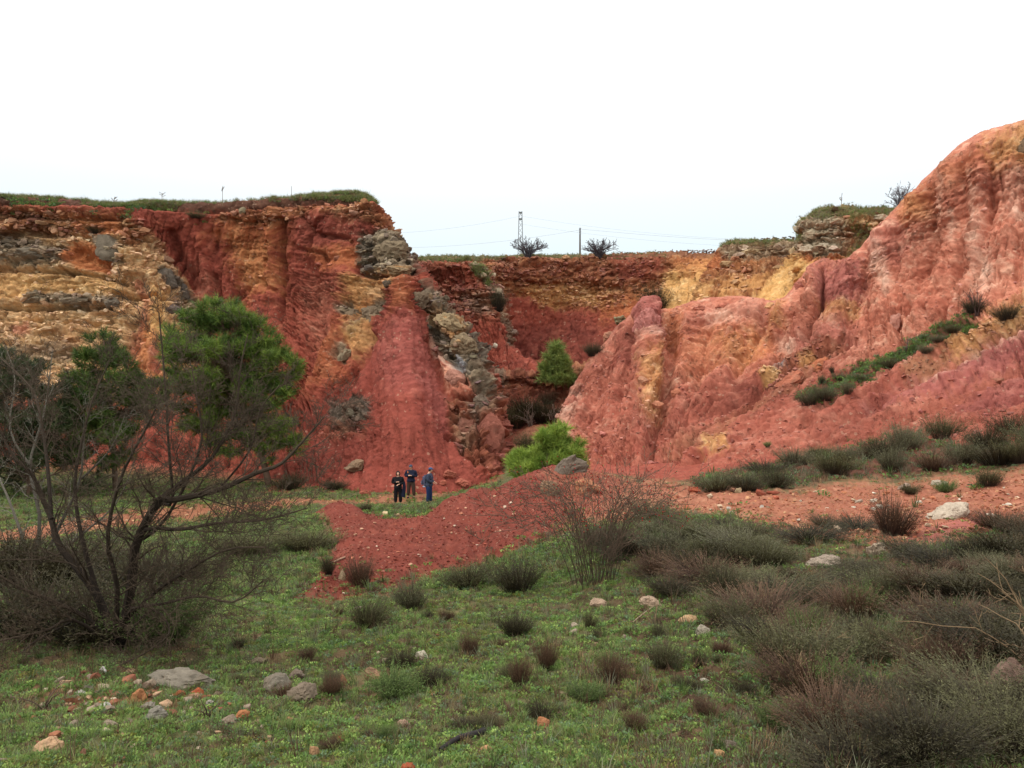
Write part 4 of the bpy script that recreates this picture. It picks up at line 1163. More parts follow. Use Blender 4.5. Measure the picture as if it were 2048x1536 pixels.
cliff_boulder(LC, 925, 962, 30, 20, (160,92,74), 'broken red block in the rockfall right of the hikers', 30, 0.8, -0.1, 0.0, 0.9)
cliff_boulder(LC, 902, 948, 30, 20, (166,98,80), 'upper red block of the rockfall right of the hikers', 31, 0.8, -0.1, 0.0, 0.9)
cliff_boulder(LC, 888, 962, 18, 12, (156,88,70), 'small red block at left of the rockfall behind the hikers', 32, 0.8, -0.1, 0.0, 0.9)
cliff_boulder(RS, 1294, 638, 58, 74, (170,110,100), 'pink rock tower on the crest of the right slope nose', 40, 0.7, 0.22, 0.0, 0.6, rough=0.09)
cliff_boulder(RS, 1240, 638, 26, 24, (132,124,94), 'small round grey green boulder on the crest left of the pink tower', 41, 0.9, -0.1, 0.0, 0.4, 0.0, rough=0.1)
cliff_boulder(RS, 1205, 668, 30, 30, (164,112,88), 'brown rounded rock on the left crest of the right slope', 42, 0.8, 0.1, 0.0, 0.5, 0.3)
cliff_boulder(RS, 1288, 760, 26, 20, (180,130,102), 'pale rounded stone in the ochre streak of the right slope', 43, 0.6, 0.1, 0.0, 0.4, 0.4)
cliff_boulder(RS, 1347, 782, 20, 20, (176,112,86), 'round stone beside the ochre streak of the right slope', 44, 0.7, 0.05, 0.0, 0.4)
cliff_boulder(RS, 1318, 808, 26, 20, (182,122,94), 'lowest round stone in the ochre streak of the right slope', 45, 0.7, 0.05, 0.0, 0.4)
cliff_boulder(RS, 1142, 800, 34, 44, (172,108,90), 'pink crumbly rock on the nose of the right slope above the bright pine', 46, 0.6, 0.25, 0.0, 0.5, 0.3, rough=0.1)
cliff_boulder(RS, 1575, 752, 74, 28, (170,104,80), 'tilted red rock layer jutting from the middle of the right slope', 47, 0.5, 0.2, 0.02, 0.7, -0.5)
cliff_boulder(RS, 1635, 722, 62, 30, (166,100,70), 'broken orange rock layer above the shrub strip on the right slope', 48, 0.5, 0.2, 0.02, 0.7, -0.4)
cliff_boulder(RS, 1790, 640, 26, 40, (186,132,114), 'pale pink slab by the thin bare sapling on the right slope', 49, 0.5, 0.2, 0.0, 0.7, 0.3)
cliff_boulder(RS, 2046, 300, 24, 40, (120,98,76), 'brown rock jutting from the top right edge of the slope', 50, 0.6, 0.1, 0.0, 0.6)
for k, (px, py, w, h, c3, lab) in enumerate([
  (1352, 618, 30, 22, (176,116,92), 'crumbly pink knob on the crest just right of the pink tower'),
  (1402, 606, 44, 20, (182,120,100), 'broad pink knob on the crest of the right slope'),
  (1448, 604, 34, 20, (176,106,86), 'red pink knob on the crest right of the broad one'),
  (1496, 598, 46, 26, (190,134,112), 'pale pink rock on the crest below the ochre slope'),
  (1540, 602, 30, 22, (196,150,108), 'yellowish rock on the crest below the ochre slope'),
  (1590, 570, 26, 40, (180,114,98), 'upright pink rock at the crest where the slope climbs')]):
    cliff_boulder(RS, px, py, w, h, c3, lab, 400 + k, 0.7, 0.25, 0.0, 0.6, rough=0.11)
BL = 'limestone_bluff'
for k, (px, py, w, h, c3, lab) in enumerate([
  (1622, 462, 40, 26, (168,154,128), 'pale grey limestone block at the upper left corner of the far bluff'),
  (1610, 490, 40, 18, (176,162,138), 'pale limestone block at the lower left corner of the far bluff'),
  (1500, 500, 50, 14, (172,150,116), 'flat limestone layer left of the far bluff corner'),
  (1455, 520, 34, 14, (166,136,100), 'small limestone block at the left end of the far ledges'),
  (1560, 525, 46, 14, (160,126,90), 'tan ledge block under the flat limestone layer'),
  (1760, 430, 34, 14, (178,164,140), 'pale limestone block under the turf beside the bare shrub')]):
    cliff_boulder(BL, px, py, w, h, c3, lab, 60 + k, 0.5, 0.2, 0.04, 0.8)
for k, (px, py, w, h) in enumerate([(948, 524, 12, 14), (972, 548, 14, 12), (992, 552, 10, 10), (1002, 580, 14, 14)]):
    cliff_boulder('middle_promontory', px, py, w, h, (176,158,132), ['pale stone at the top of the promontory rim', 'pale stone second down the promontory rim', 'pale stone third down the promontory rim', 'pale stone lowest on the promontory rim'][k], 80 + k, 0.8, 0.0)
cliff_boulder('middle_promontory', 985, 690, 12, 12, (200,188,166), 'small white stone on the red apron behind the spine', 86, 0.8, -0.2)
cliff_boulder('back_wall', 1132, 512, 18, 12, (166,128,94), 'brown stone heap on the far rim left of the pole', 87, 0.8, -0.2)

# ------------------------------------------------------------------ loose stones on the ground
def ground_rock(px, py, wpx, hpx, colr, label, seed, depth=0.8, sink=0.2, layers=0.0, blocky=0.7, rot=0.0, cat='rock', name='rock', group=None, rough=0.05, sub=4):
    """py is the foot of the stone"""
    p = on_ground(px, py)
    m = p.y / F
    me = boulder_mesh(name, seed, (wpx * m, wpx * m * depth, hpx * m * 1.15), blocky, sub, layers, M_ROCK, rough)
    o = link(bpy.data.objects.new(name, me))
    o.location = (p.x, p.y + wpx * m * depth * 0.3, p.z + hpx * m * (0.42 - sink))
    o.rotation_euler = (random.uniform(-0.15, 0.15), rot, random.uniform(-0.5, 0.5))
    o.color = (*lin(colr, 0.74).tolist(), 1)
    return tag(o, label, cat, group)
GR = [
 (362,1376,140,44,(140,130,114),'flat layered grey limestone slab under the bare tree',0.5,0.14,0.75,0.16),
 (88,1508,52,40,(206,166,128),'large pale orange block at the lower left corner',0.8,0,0.8,-0.2),
 (272,1402,34,36,(186,128,88),'orange brown stone left in front of the limestone slab',0.8,0,0.8,0.3),
 (392,1394,24,22,(176,92,60),'red stone at the right foot of the limestone slab',0.8,0,0.6,0),
 (356,1412,24,20,(150,86,58),'brown red stone below the limestone slab',0.8,0,0.7,0),
 (385,1404,30,14,(168,132,104),'low tan stone below the red one by the slab',0.8,0,0.6,0),
 (205,1428,30,22,(214,206,196),'white stone in the rubble left of the slab',0.8,0,0.8,0.2),
 (158,1396,24,16,(200,190,178),'bright white chip in the rubble at left',0.7,0,0.8,0.3),
 (205,1362,18,12,(206,200,190),'small white stone above the rubble at left',0.7,0,0.8,0.3),
 (305,1452,46,26,(142,134,120),'round grey stone below the rubble',0.8,0,0.4,0),
 (215,1462,32,22,(160,144,122),'grey tan stone left of the round grey one',0.8,0,0.5,0),
 (292,1432,36,20,(136,128,114),'mossy grey stone above the round grey one',0.8,0,0.4,0),
 (545,1380,56,44,(140,130,114),'rough grey lichen covered rock right of the slab',0.8,0.02,0.5,0),
 (600,1412,56,46,(132,116,98),'rough brown grey rock half sunk in the grass right of the slab',0.8,0.02,0.5,0),
 (590,1352,38,24,(134,118,102),'brown stone above the two rough rocks',0.8,0,0.5,0),
 (515,1330,44,18,(128,112,92),'low brown ledge stone in the grass above the rough rocks',0.7,0,0.5,-0.2),
 (482,1452,30,20,(190,126,84),'orange pebble stone in the grass at lower left',0.8,0,0.5,0),
 (452,1456,36,16,(150,132,112),'flat grey stone next to the orange pebble stone',0.8,0,0.5,0),
 (576,1454,18,16,(192,142,104),'small pale orange stone left of centre bottom',0.8,0,0.7,0),
 (627,1510,20,32,(196,152,112),'upright tan stone near the bottom edge',0.8,0,0.5,0),
 (680,1488,16,14,(184,100,66),'small orange red stone beside the upright tan stone',0.8,0,0.6,0),
 (816,1536,30,26,(178,94,64),'red stone cut by the bottom edge of the picture',0.8,0,0.4,0),
 (1088,1460,28,26,(196,128,84),'orange stone in the grass at bottom centre',0.8,0,0.6,0),
 (972,1504,24,12,(200,152,112),'flat pale orange stone left below the orange one',0.8,0,0.5,0),
 (905,1452,12,16,(190,172,150),'small pale stone beside the dead thatch',0.8,0,0.8,0),
 (805,1452,26,14,(178,146,122),'low pinkish stone in the grass left of the dead thatch',0.8,0,0.5,0),
 (1438,1520,26,30,(214,164,116),'bright orange and white stone near the bottom',0.8,0,0.7,0.2),
 (1464,1500,30,24,(134,120,104),'dull grey stone behind the bright orange one',0.8,0,0.4,0),
 (1636,1494,42,26,(140,116,104),'purple grey stone among the shrubs at the bottom',0.8,0,0.4,0),
 (1742,1392,24,20,(170,146,116),'tan stone top peeping from the brown heath',0.8,0,0.4,0),
 (1412,1362,18,10,(196,186,166),'small white stone in the grass right of centre',0.8,0,0.6,0),
 (741,1358,34,30,(166,130,100),'brown wedge stone in the middle of the grass',0.8,0,0.8,-0.4),
 (770,1330,14,14,(196,176,150),'small pale stone just above the brown wedge stone',0.8,0,0.8,0),
 (843,1322,30,18,(190,180,156),'low pale stone in the grass right of the wedge stone',0.8,0,0.5,0),
 (686,1370,18,22,(192,138,100),'orange stone beside the little grey shrub',0.8,0,0.7,0),
 (868,1390,14,8,(200,152,112),'tiny orange stone in the mid grass',0.8,0,0.7,0),
 (840,1408,18,10,(150,76,54),'dark red stone in the bare patch of the grass',0.8,0,0.5,0),
 (1150,1262,18,14,(190,170,148),'pale stone in the grass left of a small shrub',0.8,0,0.7,0),
 (1146,1276,16,10,(184,164,142),'pale stone lower of the pair in the grass',0.8,0,0.7,0),
 (1383,1248,40,20,(196,160,118),'pale yellow stone behind the rounded grey one right of centre',0.8,0,0.5,0),
 (1408,1270,32,28,(170,158,138),'rounded grey stone right of centre',0.8,0,0.4,0),
 (1300,1214,44,22,(176,150,126),'flat tan rock under the rose bush at right',0.8,0,0.5,0),
 (1200,1216,44,16,(168,142,118),'flat tan rock right below the rose bush base',0.8,0,0.5,0),
 (716,1224,16,10,(196,178,156),'pale stone in the grass below the red mound',0.8,0,0.7,0),
 (684,1178,18,24,(198,172,136),'pale stone beside the dark shrub at the mound foot',0.8,0,0.6,0),
 (838,1136,8,6,(214,186,160),'tiny white stone on the red mound',0.8,0,0.7,0),
 (1858,1268,48,32,(184,158,128),'pale tan stone among the dark shrubs at right',0.8,0,0.6,0.1),
 (2030,1388,110,70,(128,102,88),'large brown boulder at the right edge',0.8,0,0.4,-0.5),
 (1655,1136,70,26,(164,146,128),'flat grey slab under the overhanging shrubs at right',0.8,0.03,0.5,-0.1),
 (1758,1108,42,30,(186,164,140),'slanting pale slab below the round shrub',0.8,0,0.7,-0.5),
 (1915,1036,92,32,(196,178,156),'long pale slanting slab on the orange bench',0.7,0,0.6,-0.3),
 (1814,982,30,18,(178,150,132),'pink grey slab at the back of the bench',0.7,0,0.7,-0.3),
 (1885,972,34,12,(182,166,146),'flat pale stone by the shrubs at the back of the bench',0.7,0,0.7,0),
 (1748,1004,18,10,(206,188,166),'white stone in the middle of the bench',0.8,0,0.8,0),
 (1720,1004,16,8,(192,172,150),'pale stone left of the white one on the bench',0.8,0,0.8,0),
 (1524,1016,10,12,(216,206,190),'white upright stone at the left end of the bench',0.8,0,0.8,0),
 (1458,1020,10,8,(216,208,194),'white stone further left on the bench edge',0.8,0,0.8,0),
 (1277,1034,16,8,(214,206,194),'white flat stone right of the rose bush',0.8,0,0.8,0),
 (1522,990,22,14,(156,84,64),'tilted dark red flag by the shrub band',0.6,0,0.8,0.7),
 (1550,986,30,10,(152,82,62),'flat dark red flag by the shrub band',0.6,0,0.8,0),
 (1388,988,28,14,(164,88,62),'red block right of the rose bush on the bench',0.8,0,0.7,0),
 (1478,992,14,12,(172,150,116),'round tan stone at the foot of the shrub band',0.8,0,0.4,0),
 (1480,958,14,8,(170,140,112),'small tan stone inside the shrub band',0.8,0,0.5,0),
 (1140,960,78,40,(118,104,90),'dark grey boulder on top of the red mound beside the pine',0.7,0,0.4,-0.3),
 (1172,990,62,38,(182,122,90),'orange boulder on the mound behind the rose bush',0.7,0,0.6,0.2),
 (1100,1000,44,44,(160,128,100),'tan rock at the left edge of the rose bush on the mound',0.6,0,0.6,0.4),
 (776,984,20,16,(222,196,150),'pale cream rock with a hollow beside the person in black',0.7,0,0.5,0),
 (770,1032,16,10,(220,194,152),'pale cream stone in the grass in front of the hikers',0.7,0,0.5,0),
 (796,1036,8,8,(206,176,136),'small cream stone right of the other in front of the hikers',0.7,0,0.5,0),
 (728,990,24,14,(160,92,72),'red stone in the grass left of the hikers',0.8,0,0.6,0),
 (655,928,10,8,(226,214,196),'tiny white stone on the red slope behind the bare twigs',0.8,0,0.7,0),
]
for k, (px, py, w, h, c3, lab, dep, lay, blk, rot) in enumerate(GR):
    ground_rock(px, py, w, h, c3, lab, 200 + k, dep, 0.22, lay, blk, rot)

# ---- small stones that cannot be told apart, each its own
SM = [hull_mesh('small_stone', 14, 500 + k, 0.65, M_ROCK) for k in range(8)]
def small_stones(poly_px, n, smin, smax, cols, label, group, seed):
    r = np.random.default_rng(seed); arr = np.array(poly_px, float); got = 0
    while got < n:
        x = r.uniform(arr[:, 0].min(), arr[:, 0].max()); y = r.uniform(arr[:, 1].min(), arr[:, 1].max())
        if poly_sd(np.array([x], np.float32), np.array([y], np.float32), poly_px)[0] > 0: continue
        p = on_ground(x, y); got += 1
        s = (smin + (smax - smin) * r.random() ** 2) * p.y / F
        o = bpy.data.objects.new('small_stone', SM[r.integers(len(SM))])
        o.location = (p.x, p.y, p.z + s * 0.22); o.rotation_euler = (r.normal(0, .2), r.normal(0, .2), r.uniform(0, 6))
        o.scale = (s, s * r.uniform(0.7, 1.2), s * r.uniform(0.7, 1.1))
        cc = cols[r.integers(len(cols))]
        hue = 'white' if min(cc) > 150 else 'pale tan' if min(cc) > 110 else 'orange' if cc[1] > 100 else 'red'
        big = 'small' if s > (smin + 0.3 * (smax - smin)) * p.y / F else 'tiny'
        o.color = (*(lin(cc) * r.uniform(0.6, 0.95)).tolist(), 1)
        tag(link(o), label % (big + ' ' + hue), 'stone', group)
ORC = [(186,150,118),(172,114,84),(160,140,120),(198,178,150),(148,94,72),(150,132,112)]
small_stones([(0,1420),(120,1380),(330,1370),(420,1400),(520,1440),(560,1500),(520,1536),(0,1536)], 60, 11, 28, ORC, '%s stone in the grass at lower left', 'small stones at lower left', 21)
small_stones([(70,1385),(190,1345),(330,1355),(440,1385),(430,1425),(300,1445),(180,1440)], 60, 12, 32, ORC + [(150,140,128),(120,100,84)], '%s stone in the rubble patch beside the limestone slab', 'stones of the rubble patch', 26)
small_stones([(560,1280),(900,1260),(1300,1250),(1500,1380),(1500,1530),(640,1530),(560,1400)], 34, 8, 16, ORC, '%s stone scattered in the central grass', 'small stones in the central grass', 22)
small_stones([(1240,1020),(1420,1000),(1560,992),(1880,975),(2040,960),(2040,1050),(1860,1080),(1700,1070),(1560,1060),(1400,1030)], 110, 7, 18, [(206,180,150),(190,140,104),(178,112,80),(214,200,178),(170,96,72)], '%s stone lying on the orange gravel bench', 'small stones on the gravel bench', 23)
small_stones([(620,1195),(680,1080),(800,1060),(980,1000),(1060,1000),(1000,1100),(860,1160),(700,1200)], 50, 5, 11, [(190,120,92),(206,160,128),(150,80,62),(214,190,164)], '%s stone on the red earth mound', 'small stones on the red mound', 24)
small_stones([(0,1050),(300,1015),(560,1000),(880,990),(880,1002),(600,1012),(300,1050),(0,1080)], 30, 4, 9, [(206,170,130),(180,120,84)], '%s stone on the orange footpath', 'small stones on the footpath', 25)

# ---- gravel nobody could count
def gravel(name, label, polys, n, smin, smax, cols, seed, dmax=60):
    r = np.random.default_rng(seed)
    X, Y = [], []
    for poly in polys:
        arr = np.array(poly, np.float32)
        m = n // len(polys) * 4
        x = r.uniform(arr[:, 0].min(), arr[:, 0].max(), m).astype(np.float32); y = r.uniform(arr[:, 1].min(), arr[:, 1].max(), m).astype(np.float32)
        k = np.nonzero(poly_sd(x, y, poly) < 0)[0][: n // len(polys)]
        X.append(x[k]); Y.append(y[k])
    x = np.concatenate(X); yy = np.concatenate(Y)
    strew = r.random(len(x)) < 0.25
    x = x + strew * r.normal(0, 16, len(x)); d = np.exp((yy + strew * r.normal(0, 12, len(x))) / 400)
    wx = (x - 1024) / F * d; wz = gz_at(wx, d)
    s = (smin + (smax - smin) * r.random(len(x)) ** 3)
    V0 = [hull_np(7, 700 + k, 0.65) for k in range(8)]
    mv, mf, mc, off = [], [], [], 0
    cl = np.array([lin(c) for c in cols])
    for k in range(len(x)):
        V, Fc = V0[k % 8]
        a = r.uniform(0, 6.28); ca, sa = math.cos(a), math.sin(a)
        Q = V * s[k] * (1, r.uniform(0.6, 1.2), 1)
        Q = np.stack([Q[:, 0] * ca - Q[:, 1] * sa, Q[:, 0] * sa + Q[:, 1] * ca, Q[:, 2]], -1) + (wx[k], d[k], wz[k] + s[k] * 0.1)
        mv.append(Q); mf.append(Fc + off); off += len(V)
        mc.append(np.tile(cl[r.integers(len(cl))] * r.uniform(0.7, 1.2), (len(V), 1)))
    o = link(bpy.data.objects.new(name, mesh_np(name, np.concatenate(mv), np.concatenate(mf), np.concatenate(mc), False, M_STONEMASS)))
    tag(o, label, 'gravel', kind='stuff')
gravel('bench_gravel', 'loose orange and pale gravel covering the bench on the right', [G_BENCH], 10000, 0.015, 0.11, [(146,92,66),(130,76,54),(172,134,100),(158,108,76),(124,70,52)], 31)
gravel('mound_gravel', 'loose red clods and gravel covering the red mound', [G_MOUND], 8000, 0.012, 0.10, [(106,50,39),(92,42,33),(118,60,47),(140,84,65),(108,53,42),(100,47,37),(112,56,44)], 32)
gravel('path_gravel', 'loose tan gravel on the footpath behind the bare tree', [G_PATH], 2500, 0.03, 0.14, [(170,116,82),(190,150,112),(150,92,66)], 33)
print('rocks', time.time() - T0)
# ------------------------------------------------------------------ plants: shared tools
class MB:
    """collects coloured triangles / tubes as numpy arrays"""
    def __init__(s): s.v, s.f, s.c, s.n, s.tb = [], [], [], 0, {}
    def add(s, V, Fc, C):
        V = np.asarray(V, np.float32); Fc = np.asarray(Fc, np.int32)
        s.v.append(V); s.f.append(Fc + s.n); s.n += len(V)
        s.c.append(np.broadcast_to(np.asarray(C, np.float32), (len(V), 3)))
    def tube(s, pts, r0, r1, col0, col1=None, sides=5):
        col1 = col0 if col1 is None else col1
        s.tb.setdefault((len(pts), sides), []).append((np.asarray(pts, np.float32), r0, r1, col0, col1))
    def flush(s):
        ref = np.array([0.31, 0.93, 0.19], np.float32)
        for (n, sides), L in s.tb.items():
            pts = np.stack([x[0] for x in L]); m = len(L)
            r0 = np.array([x[1] for x in L], np.float32)[:, None]; r1 = np.array([x[2] for x in L], np.float32)[:, None]
            c0 = np.stack([np.asarray(x[3], np.float32) for x in L])[:, None]; c1 = np.stack([np.asarray(x[4], np.float32) for x in L])[:, None]
            t = np.gradient(pts, axis=1); t /= np.maximum(np.linalg.norm(t, axis=-1, keepdims=True), 1e-9)
            a = np.cross(t, ref); a /= np.maximum(np.linalg.norm(a, axis=-1, keepdims=True), 1e-9)
            b = np.cross(t, a)
            k = np.linspace(0, 1, n, dtype=np.float32)[None]
            rr = (r0 * (1 - k) + r1 * k)[:, :, None, None]
            th = np.arange(sides) * 2 * math.pi / sides
            V = pts[:, :, None, :] + rr * (np.cos(th)[:, None] * a[:, :, None, :] + np.sin(th)[:, None] * b[:, :, None, :])
            i = np.arange(m * n * sides).reshape(m, n, sides)
            A, B, C, D = i[:, :-1], np.roll(i[:, :-1], -1, 2), np.roll(i[:, 1:], -1, 2), i[:, 1:]
            Fc = np.concatenate([np.stack([A, B, C], -1).reshape(-1, 3), np.stack([A, C, D], -1).reshape(-1, 3)])
            C3 = np.repeat((c0 * (1 - k[..., None]) + c1 * k[..., None])[:, :, None, :], sides, 2).reshape(-1, 3)
            s.add(V.reshape(-1, 3), Fc, C3)
        s.tb = {}
    def leaves(s, base, dirs, length, width, cols):
        """flat pointed leaves (two triangles) from base along dirs"""
        base = np.asarray(base, np.float32); dirs = np.asarray(dirs, np.float32)
        n = len(base)
        side = np.cross(dirs, RNG.normal(size=(n, 3))); side /= np.maximum(np.linalg.norm(side, axis=1)[:, None], 1e-6)
        L = np.broadcast_to(np.asarray(length, np.float32), (n,))[:, None]; Wd = np.broadcast_to(np.asarray(width, np.float32), (n,))[:, None]
        mid = base + dirs * L * 0.45
        V = np.stack([base, mid + side * Wd * 0.5, base + dirs * L, mid - side * Wd * 0.5], 1).reshape(-1, 3)
        q = np.arange(n)[:, None] * 4
        Fc = np.concatenate([q + [0, 1, 2], q + [0, 2, 3]])
        s.add(V, Fc, np.repeat(cols, 4, 0))
    def needles(s, base, dirs, length, width, cols):
        base = np.asarray(base, np.float32); dirs = np.asarray(dirs, np.float32); n = len(base)
        side = np.cross(dirs, RNG.normal(size=(n, 3))); side /= np.maximum(np.linalg.norm(side, axis=1)[:, None], 1e-6)
        L = np.broadcast_to(np.asarray(length, np.float32), (n,))[:, None]
        V = np.stack([base - side * width * 0.5, base + side * width * 0.5, base + dirs * L], 1).reshape(-1, 3)
        Fc = np.arange(n * 3).reshape(n, 3)
        s.add(V, Fc, np.repeat(cols, 3, 0))
    def build(s, name, mat, smooth=False):
        s.flush()
        return mesh_np(name, np.concatenate(s.v), np.concatenate(s.f), np.concatenate(s.c), smooth, mat)

M_LEAF = attr_mat('leaf', 0.7, 3.0, 0.25, transl=0.22, var=0.25)
M_BARK = attr_mat('bark', 0.9, 30.0, 0.15, var=0.45)
M_NEEDLE = attr_mat('pine_needle', 0.6, 1.2, 0.3, transl=0.15, var=0.3)

def unit(v):
    v = np.asarray(v, float); return v / max(np.linalg.norm(v), 1e-9)
def rdirs(n, up=0.0):
    d = RNG.normal(size=(n, 3)); d[:, 2] += up
    return d / np.linalg.norm(d, axis=1)[:, None]

# ------------------------------------------------------------------ grass and herbs
def tuft(kind, seed):
    global RNG
    keep = RNG; RNG = np.random.default_rng(seed)
    m = MB()
    if kind[0] == 'herb':
        n = 26
        th = RNG.uniform(0, 6.28, n); rr = 0.5 * np.sqrt(RNG.random(n))
        base = np.stack([np.cos(th) * rr, np.sin(th) * rr, RNG.uniform(0.03, 0.32, n)], -1)
        d = np.stack([np.cos(th), np.sin(th), RNG.uniform(0.1, 1.0, n)], -1); d /= np.linalg.norm(d, axis=1)[:, None]
        cols = lin(kind[1])[None] * RNG.uniform(0.7, 1.3, (n, 1)) 
        m.leaves(base, d, RNG.uniform(0.16, 0.32, n), RNG.uniform(0.1, 0.2, n), cols)
    else:
        n = kind[2]
        th = RNG.uniform(0, 6.28, n); rr = 0.22 * np.sqrt(RNG.random(n))
        base = np.stack([np.cos(th) * rr, np.sin(th) * rr, np.zeros(n)], -1)
        lean = RNG.uniform(0.1, kind[3], n)
        d = np.stack([np.cos(th) * lean, np.sin(th) * lean, np.ones(n)], -1)
        L = RNG.uniform(0.45, 1.05, n)[:, None]
        p1 = base + d * L * 0.5; p2 = p1 + (d * np.array([1.9, 1.9, 0.7])) * L * 0.5
        sd = np.stack([-np.sin(th), np.cos(th), np.zeros(n)], -1) * kind[4]
        V = np.stack([base - sd, base + sd, p1 + sd * 0.8, p1 - sd * 0.8, p2], 1).reshape(-1, 3)
        q = np.arange(n)[:, None] * 5
        Fc = np.concatenate([q + [0, 1, 2], q + [0, 2, 3], q + [3, 2, 4]])
        cols = lin(kind[1])[None] * RNG.uniform(0.7, 1.3, (n, 1))
        m.add(V, Fc, np.repeat(cols, 5, 0))
    RNG = keep
    return m.build('tuft', M_LEAF)
TK = [ ('herb',(112,138,68)), ('herb',(90,118,58)), ('herb',(134,156,80)), ('herb',(92,112,78)), ('herb',(118,120,56)),
       ('grass',(112,130,68),16,0.9,0.022), ('grass',(124,128,78),14,1.0,0.022), ('grass',(78,94,50),18,0.8,0.024),
       ('grass',(138,114,82),12,0.7,0.014), ('grass',(98,74,58),14,0.6,0.013), ('grass',(112,112,88),14,0.6,0.018), ('herb',(90,70,52)) ]
TUFTS = bpy.data.collections.new('tuft_kinds')
for k, kd in enumerate(TK):
    TUFTS.objects.link(bpy.data.objects.new('tuft_%02d' % k, tuft(kd, 40 + k)))

def scatter(name, label, pts, rot, scl, idx, cat='grass'):
    me = bpy.data.meshes.new(name)
    me.vertices.add(len(pts)); me.vertices.foreach_set('co', np.asarray(pts, np.float32).ravel())
    a = me.attributes.new('rot', 'FLOAT_VECTOR', 'POINT'); a.data.foreach_set('vector', np.asarray(rot, np.float32).ravel())
    a = me.attributes.new('scl', 'FLOAT_VECTOR', 'POINT'); a.data.foreach_set('vector', np.asarray(scl, np.float32).ravel())
    a = me.attributes.new('idx', 'INT', 'POINT'); a.data.foreach_set('value', np.asarray(idx, np.int32))
    o = link(bpy.data.objects.new(name, me))
    g = bpy.data.node_groups.new(name, 'GeometryNodeTree')
    g.interface.new_socket('Geometry', in_out='INPUT', socket_type='NodeSocketGeometry')
    g.interface.new_socket('Geometry', in_out='OUTPUT', socket_type='NodeSocketGeometry')
    gi = g.nodes.new('NodeGroupInput'); go = g.nodes.new('NodeGroupOutput')
    ci = g.nodes.new('GeometryNodeCollectionInfo'); ci.inputs['Collection'].default_value = TUFTS
    ci.inputs['Separate Children'].default_value = True; ci.inputs['Reset Children'].default_value = True
    ip = g.nodes.new('GeometryNodeInstanceOnPoints'); ip.inputs['Pick Instance'].default_value = True
    def na(nm, t):
        q = g.nodes.new('GeometryNodeInputNamedAttribute'); q.data_type = t; q.inputs['Name'].default_value = nm
        return q.outputs['Attribute']
    er = g.nodes.new('FunctionNodeEulerToRotation')
    L = g.links.new
    L(na('rot', 'FLOAT_VECTOR'), er.inputs[0]); L(er.outputs[0], ip.inputs['Rotation'])
    L(na('scl', 'FLOAT_VECTOR'), ip.inputs['Scale']); L(na('idx', 'INT'), ip.inputs['Instance Index'])
    L(gi.outputs[0], ip.inputs['Points']); L(ci.outputs[0], ip.inputs['Instance']); L(ip.outputs[0], go.inputs[0])
    md = o.modifiers.new('scatter', 'NODES'); md.node_group = g
    return tag(o, label, cat, kind='stuff')

def grass_field(name, label, n, dlo, dhi, pxlo, pxhi, keep, kindw, s_near, s_far, seed, grow=0.55):
    r = np.random.default_rng(seed)
    px = r.uniform(pxlo, pxhi, n); d = np.exp(r.uniform(math.log(dlo), math.log(dhi), n))
    gm = 400 * np.log(d)
    ok = keep(px.astype(np.float32), gm.astype(np.float32), r)
    px, d = px[ok], d[ok]
    x = (px - 1024) / F * d
    z = gz_at(x, d)
    q = np.stack([x, d, x * 0], -1)
    nz = fbm(q * 0.9 + seed, 3) + 0.4 * r.normal(size=len(x))
    nz2 = fbm(q * 0.6 + 33, 3) + 0.35 * r.normal(size=len(x))
    idx = kindw(nz, nz2, px, d, r)
    t = np.clip((np.log(d) - math.log(4)) / (math.log(40) - math.log(4)), 0, 1)
    s = (s_near + (s_far - s_near) * t) * r.uniform(0.6, 1.4, len(x))
    tall = np.isin(idx, [5, 6, 7, 8, 9, 10])
    hs = s * np.where(tall, r.uniform(0.8, 1.6, len(x)), 1.0)
    rot = np.stack([r.normal(0, 0.12, len(x)), r.normal(0, 0.12, len(x)), r.uniform(0, 6.28, len(x))], -1)
    return scatter(name, label, np.stack([x, d, z - 0.005], -1), rot, np.stack([s, s, hs], -1), idx)

def in_any(x, y, polys, soft=8, r=None):
    k = np.full(x.shape, 1e9, np.float32)
    for p in polys: k = np.minimum(k, poly_sd(x, y, p))
    return k
def near_keep(x, y, r):
    sd = in_any(x, y, [G_MOUND, G_BENCH])
    ok = sd > r.normal(-6, 24, len(x))
    q = np.stack([(x - 1024) / F * np.exp(y / 400), np.exp(y / 400), x * 0], -1)
    bare = fbm(q * 1.1, 4, gain=0.65)
    return ok & (bare < r.normal(0.27, 0.12, len(x)))
def near_kind(a, b, px, d, r):
    n = len(a)
    base = r.choice([0, 1, 2, 3, 5, 6, 7, 8, 10], n, p=[.22, .2, .14, .12, .1, .06, .08, .04, .04])
    base = np.where((b > 0.5) & (r.random(n) < 0.6), 4, base)
    base = np.where((a > 0.30), r.choice([9, 8, 11, 10], n, p=[.45, .2, .2, .15]), base)
    heath = (px > 1150) & (r.random(n) < sstep(1150, 1700, px) * 0.65)
    base = np.where(heath, r.choice([9, 10, 3, 1, 11, 7], n, p=[.3, .22, .14, .12, .12, .1]), base)
    under = (px < 420) & (d > 5.8) & (d < 14) & (r.random(n) < 0.6)
    base = np.where(under, r.choice([9, 8, 7, 1], n), base)
    return base
grass_field('meadow_grass', 'low green herbs and grass covering the foreground slope', 70000, 2.7, 17, -420, 2560, near_keep, near_kind, 0.055, 0.15, 51)
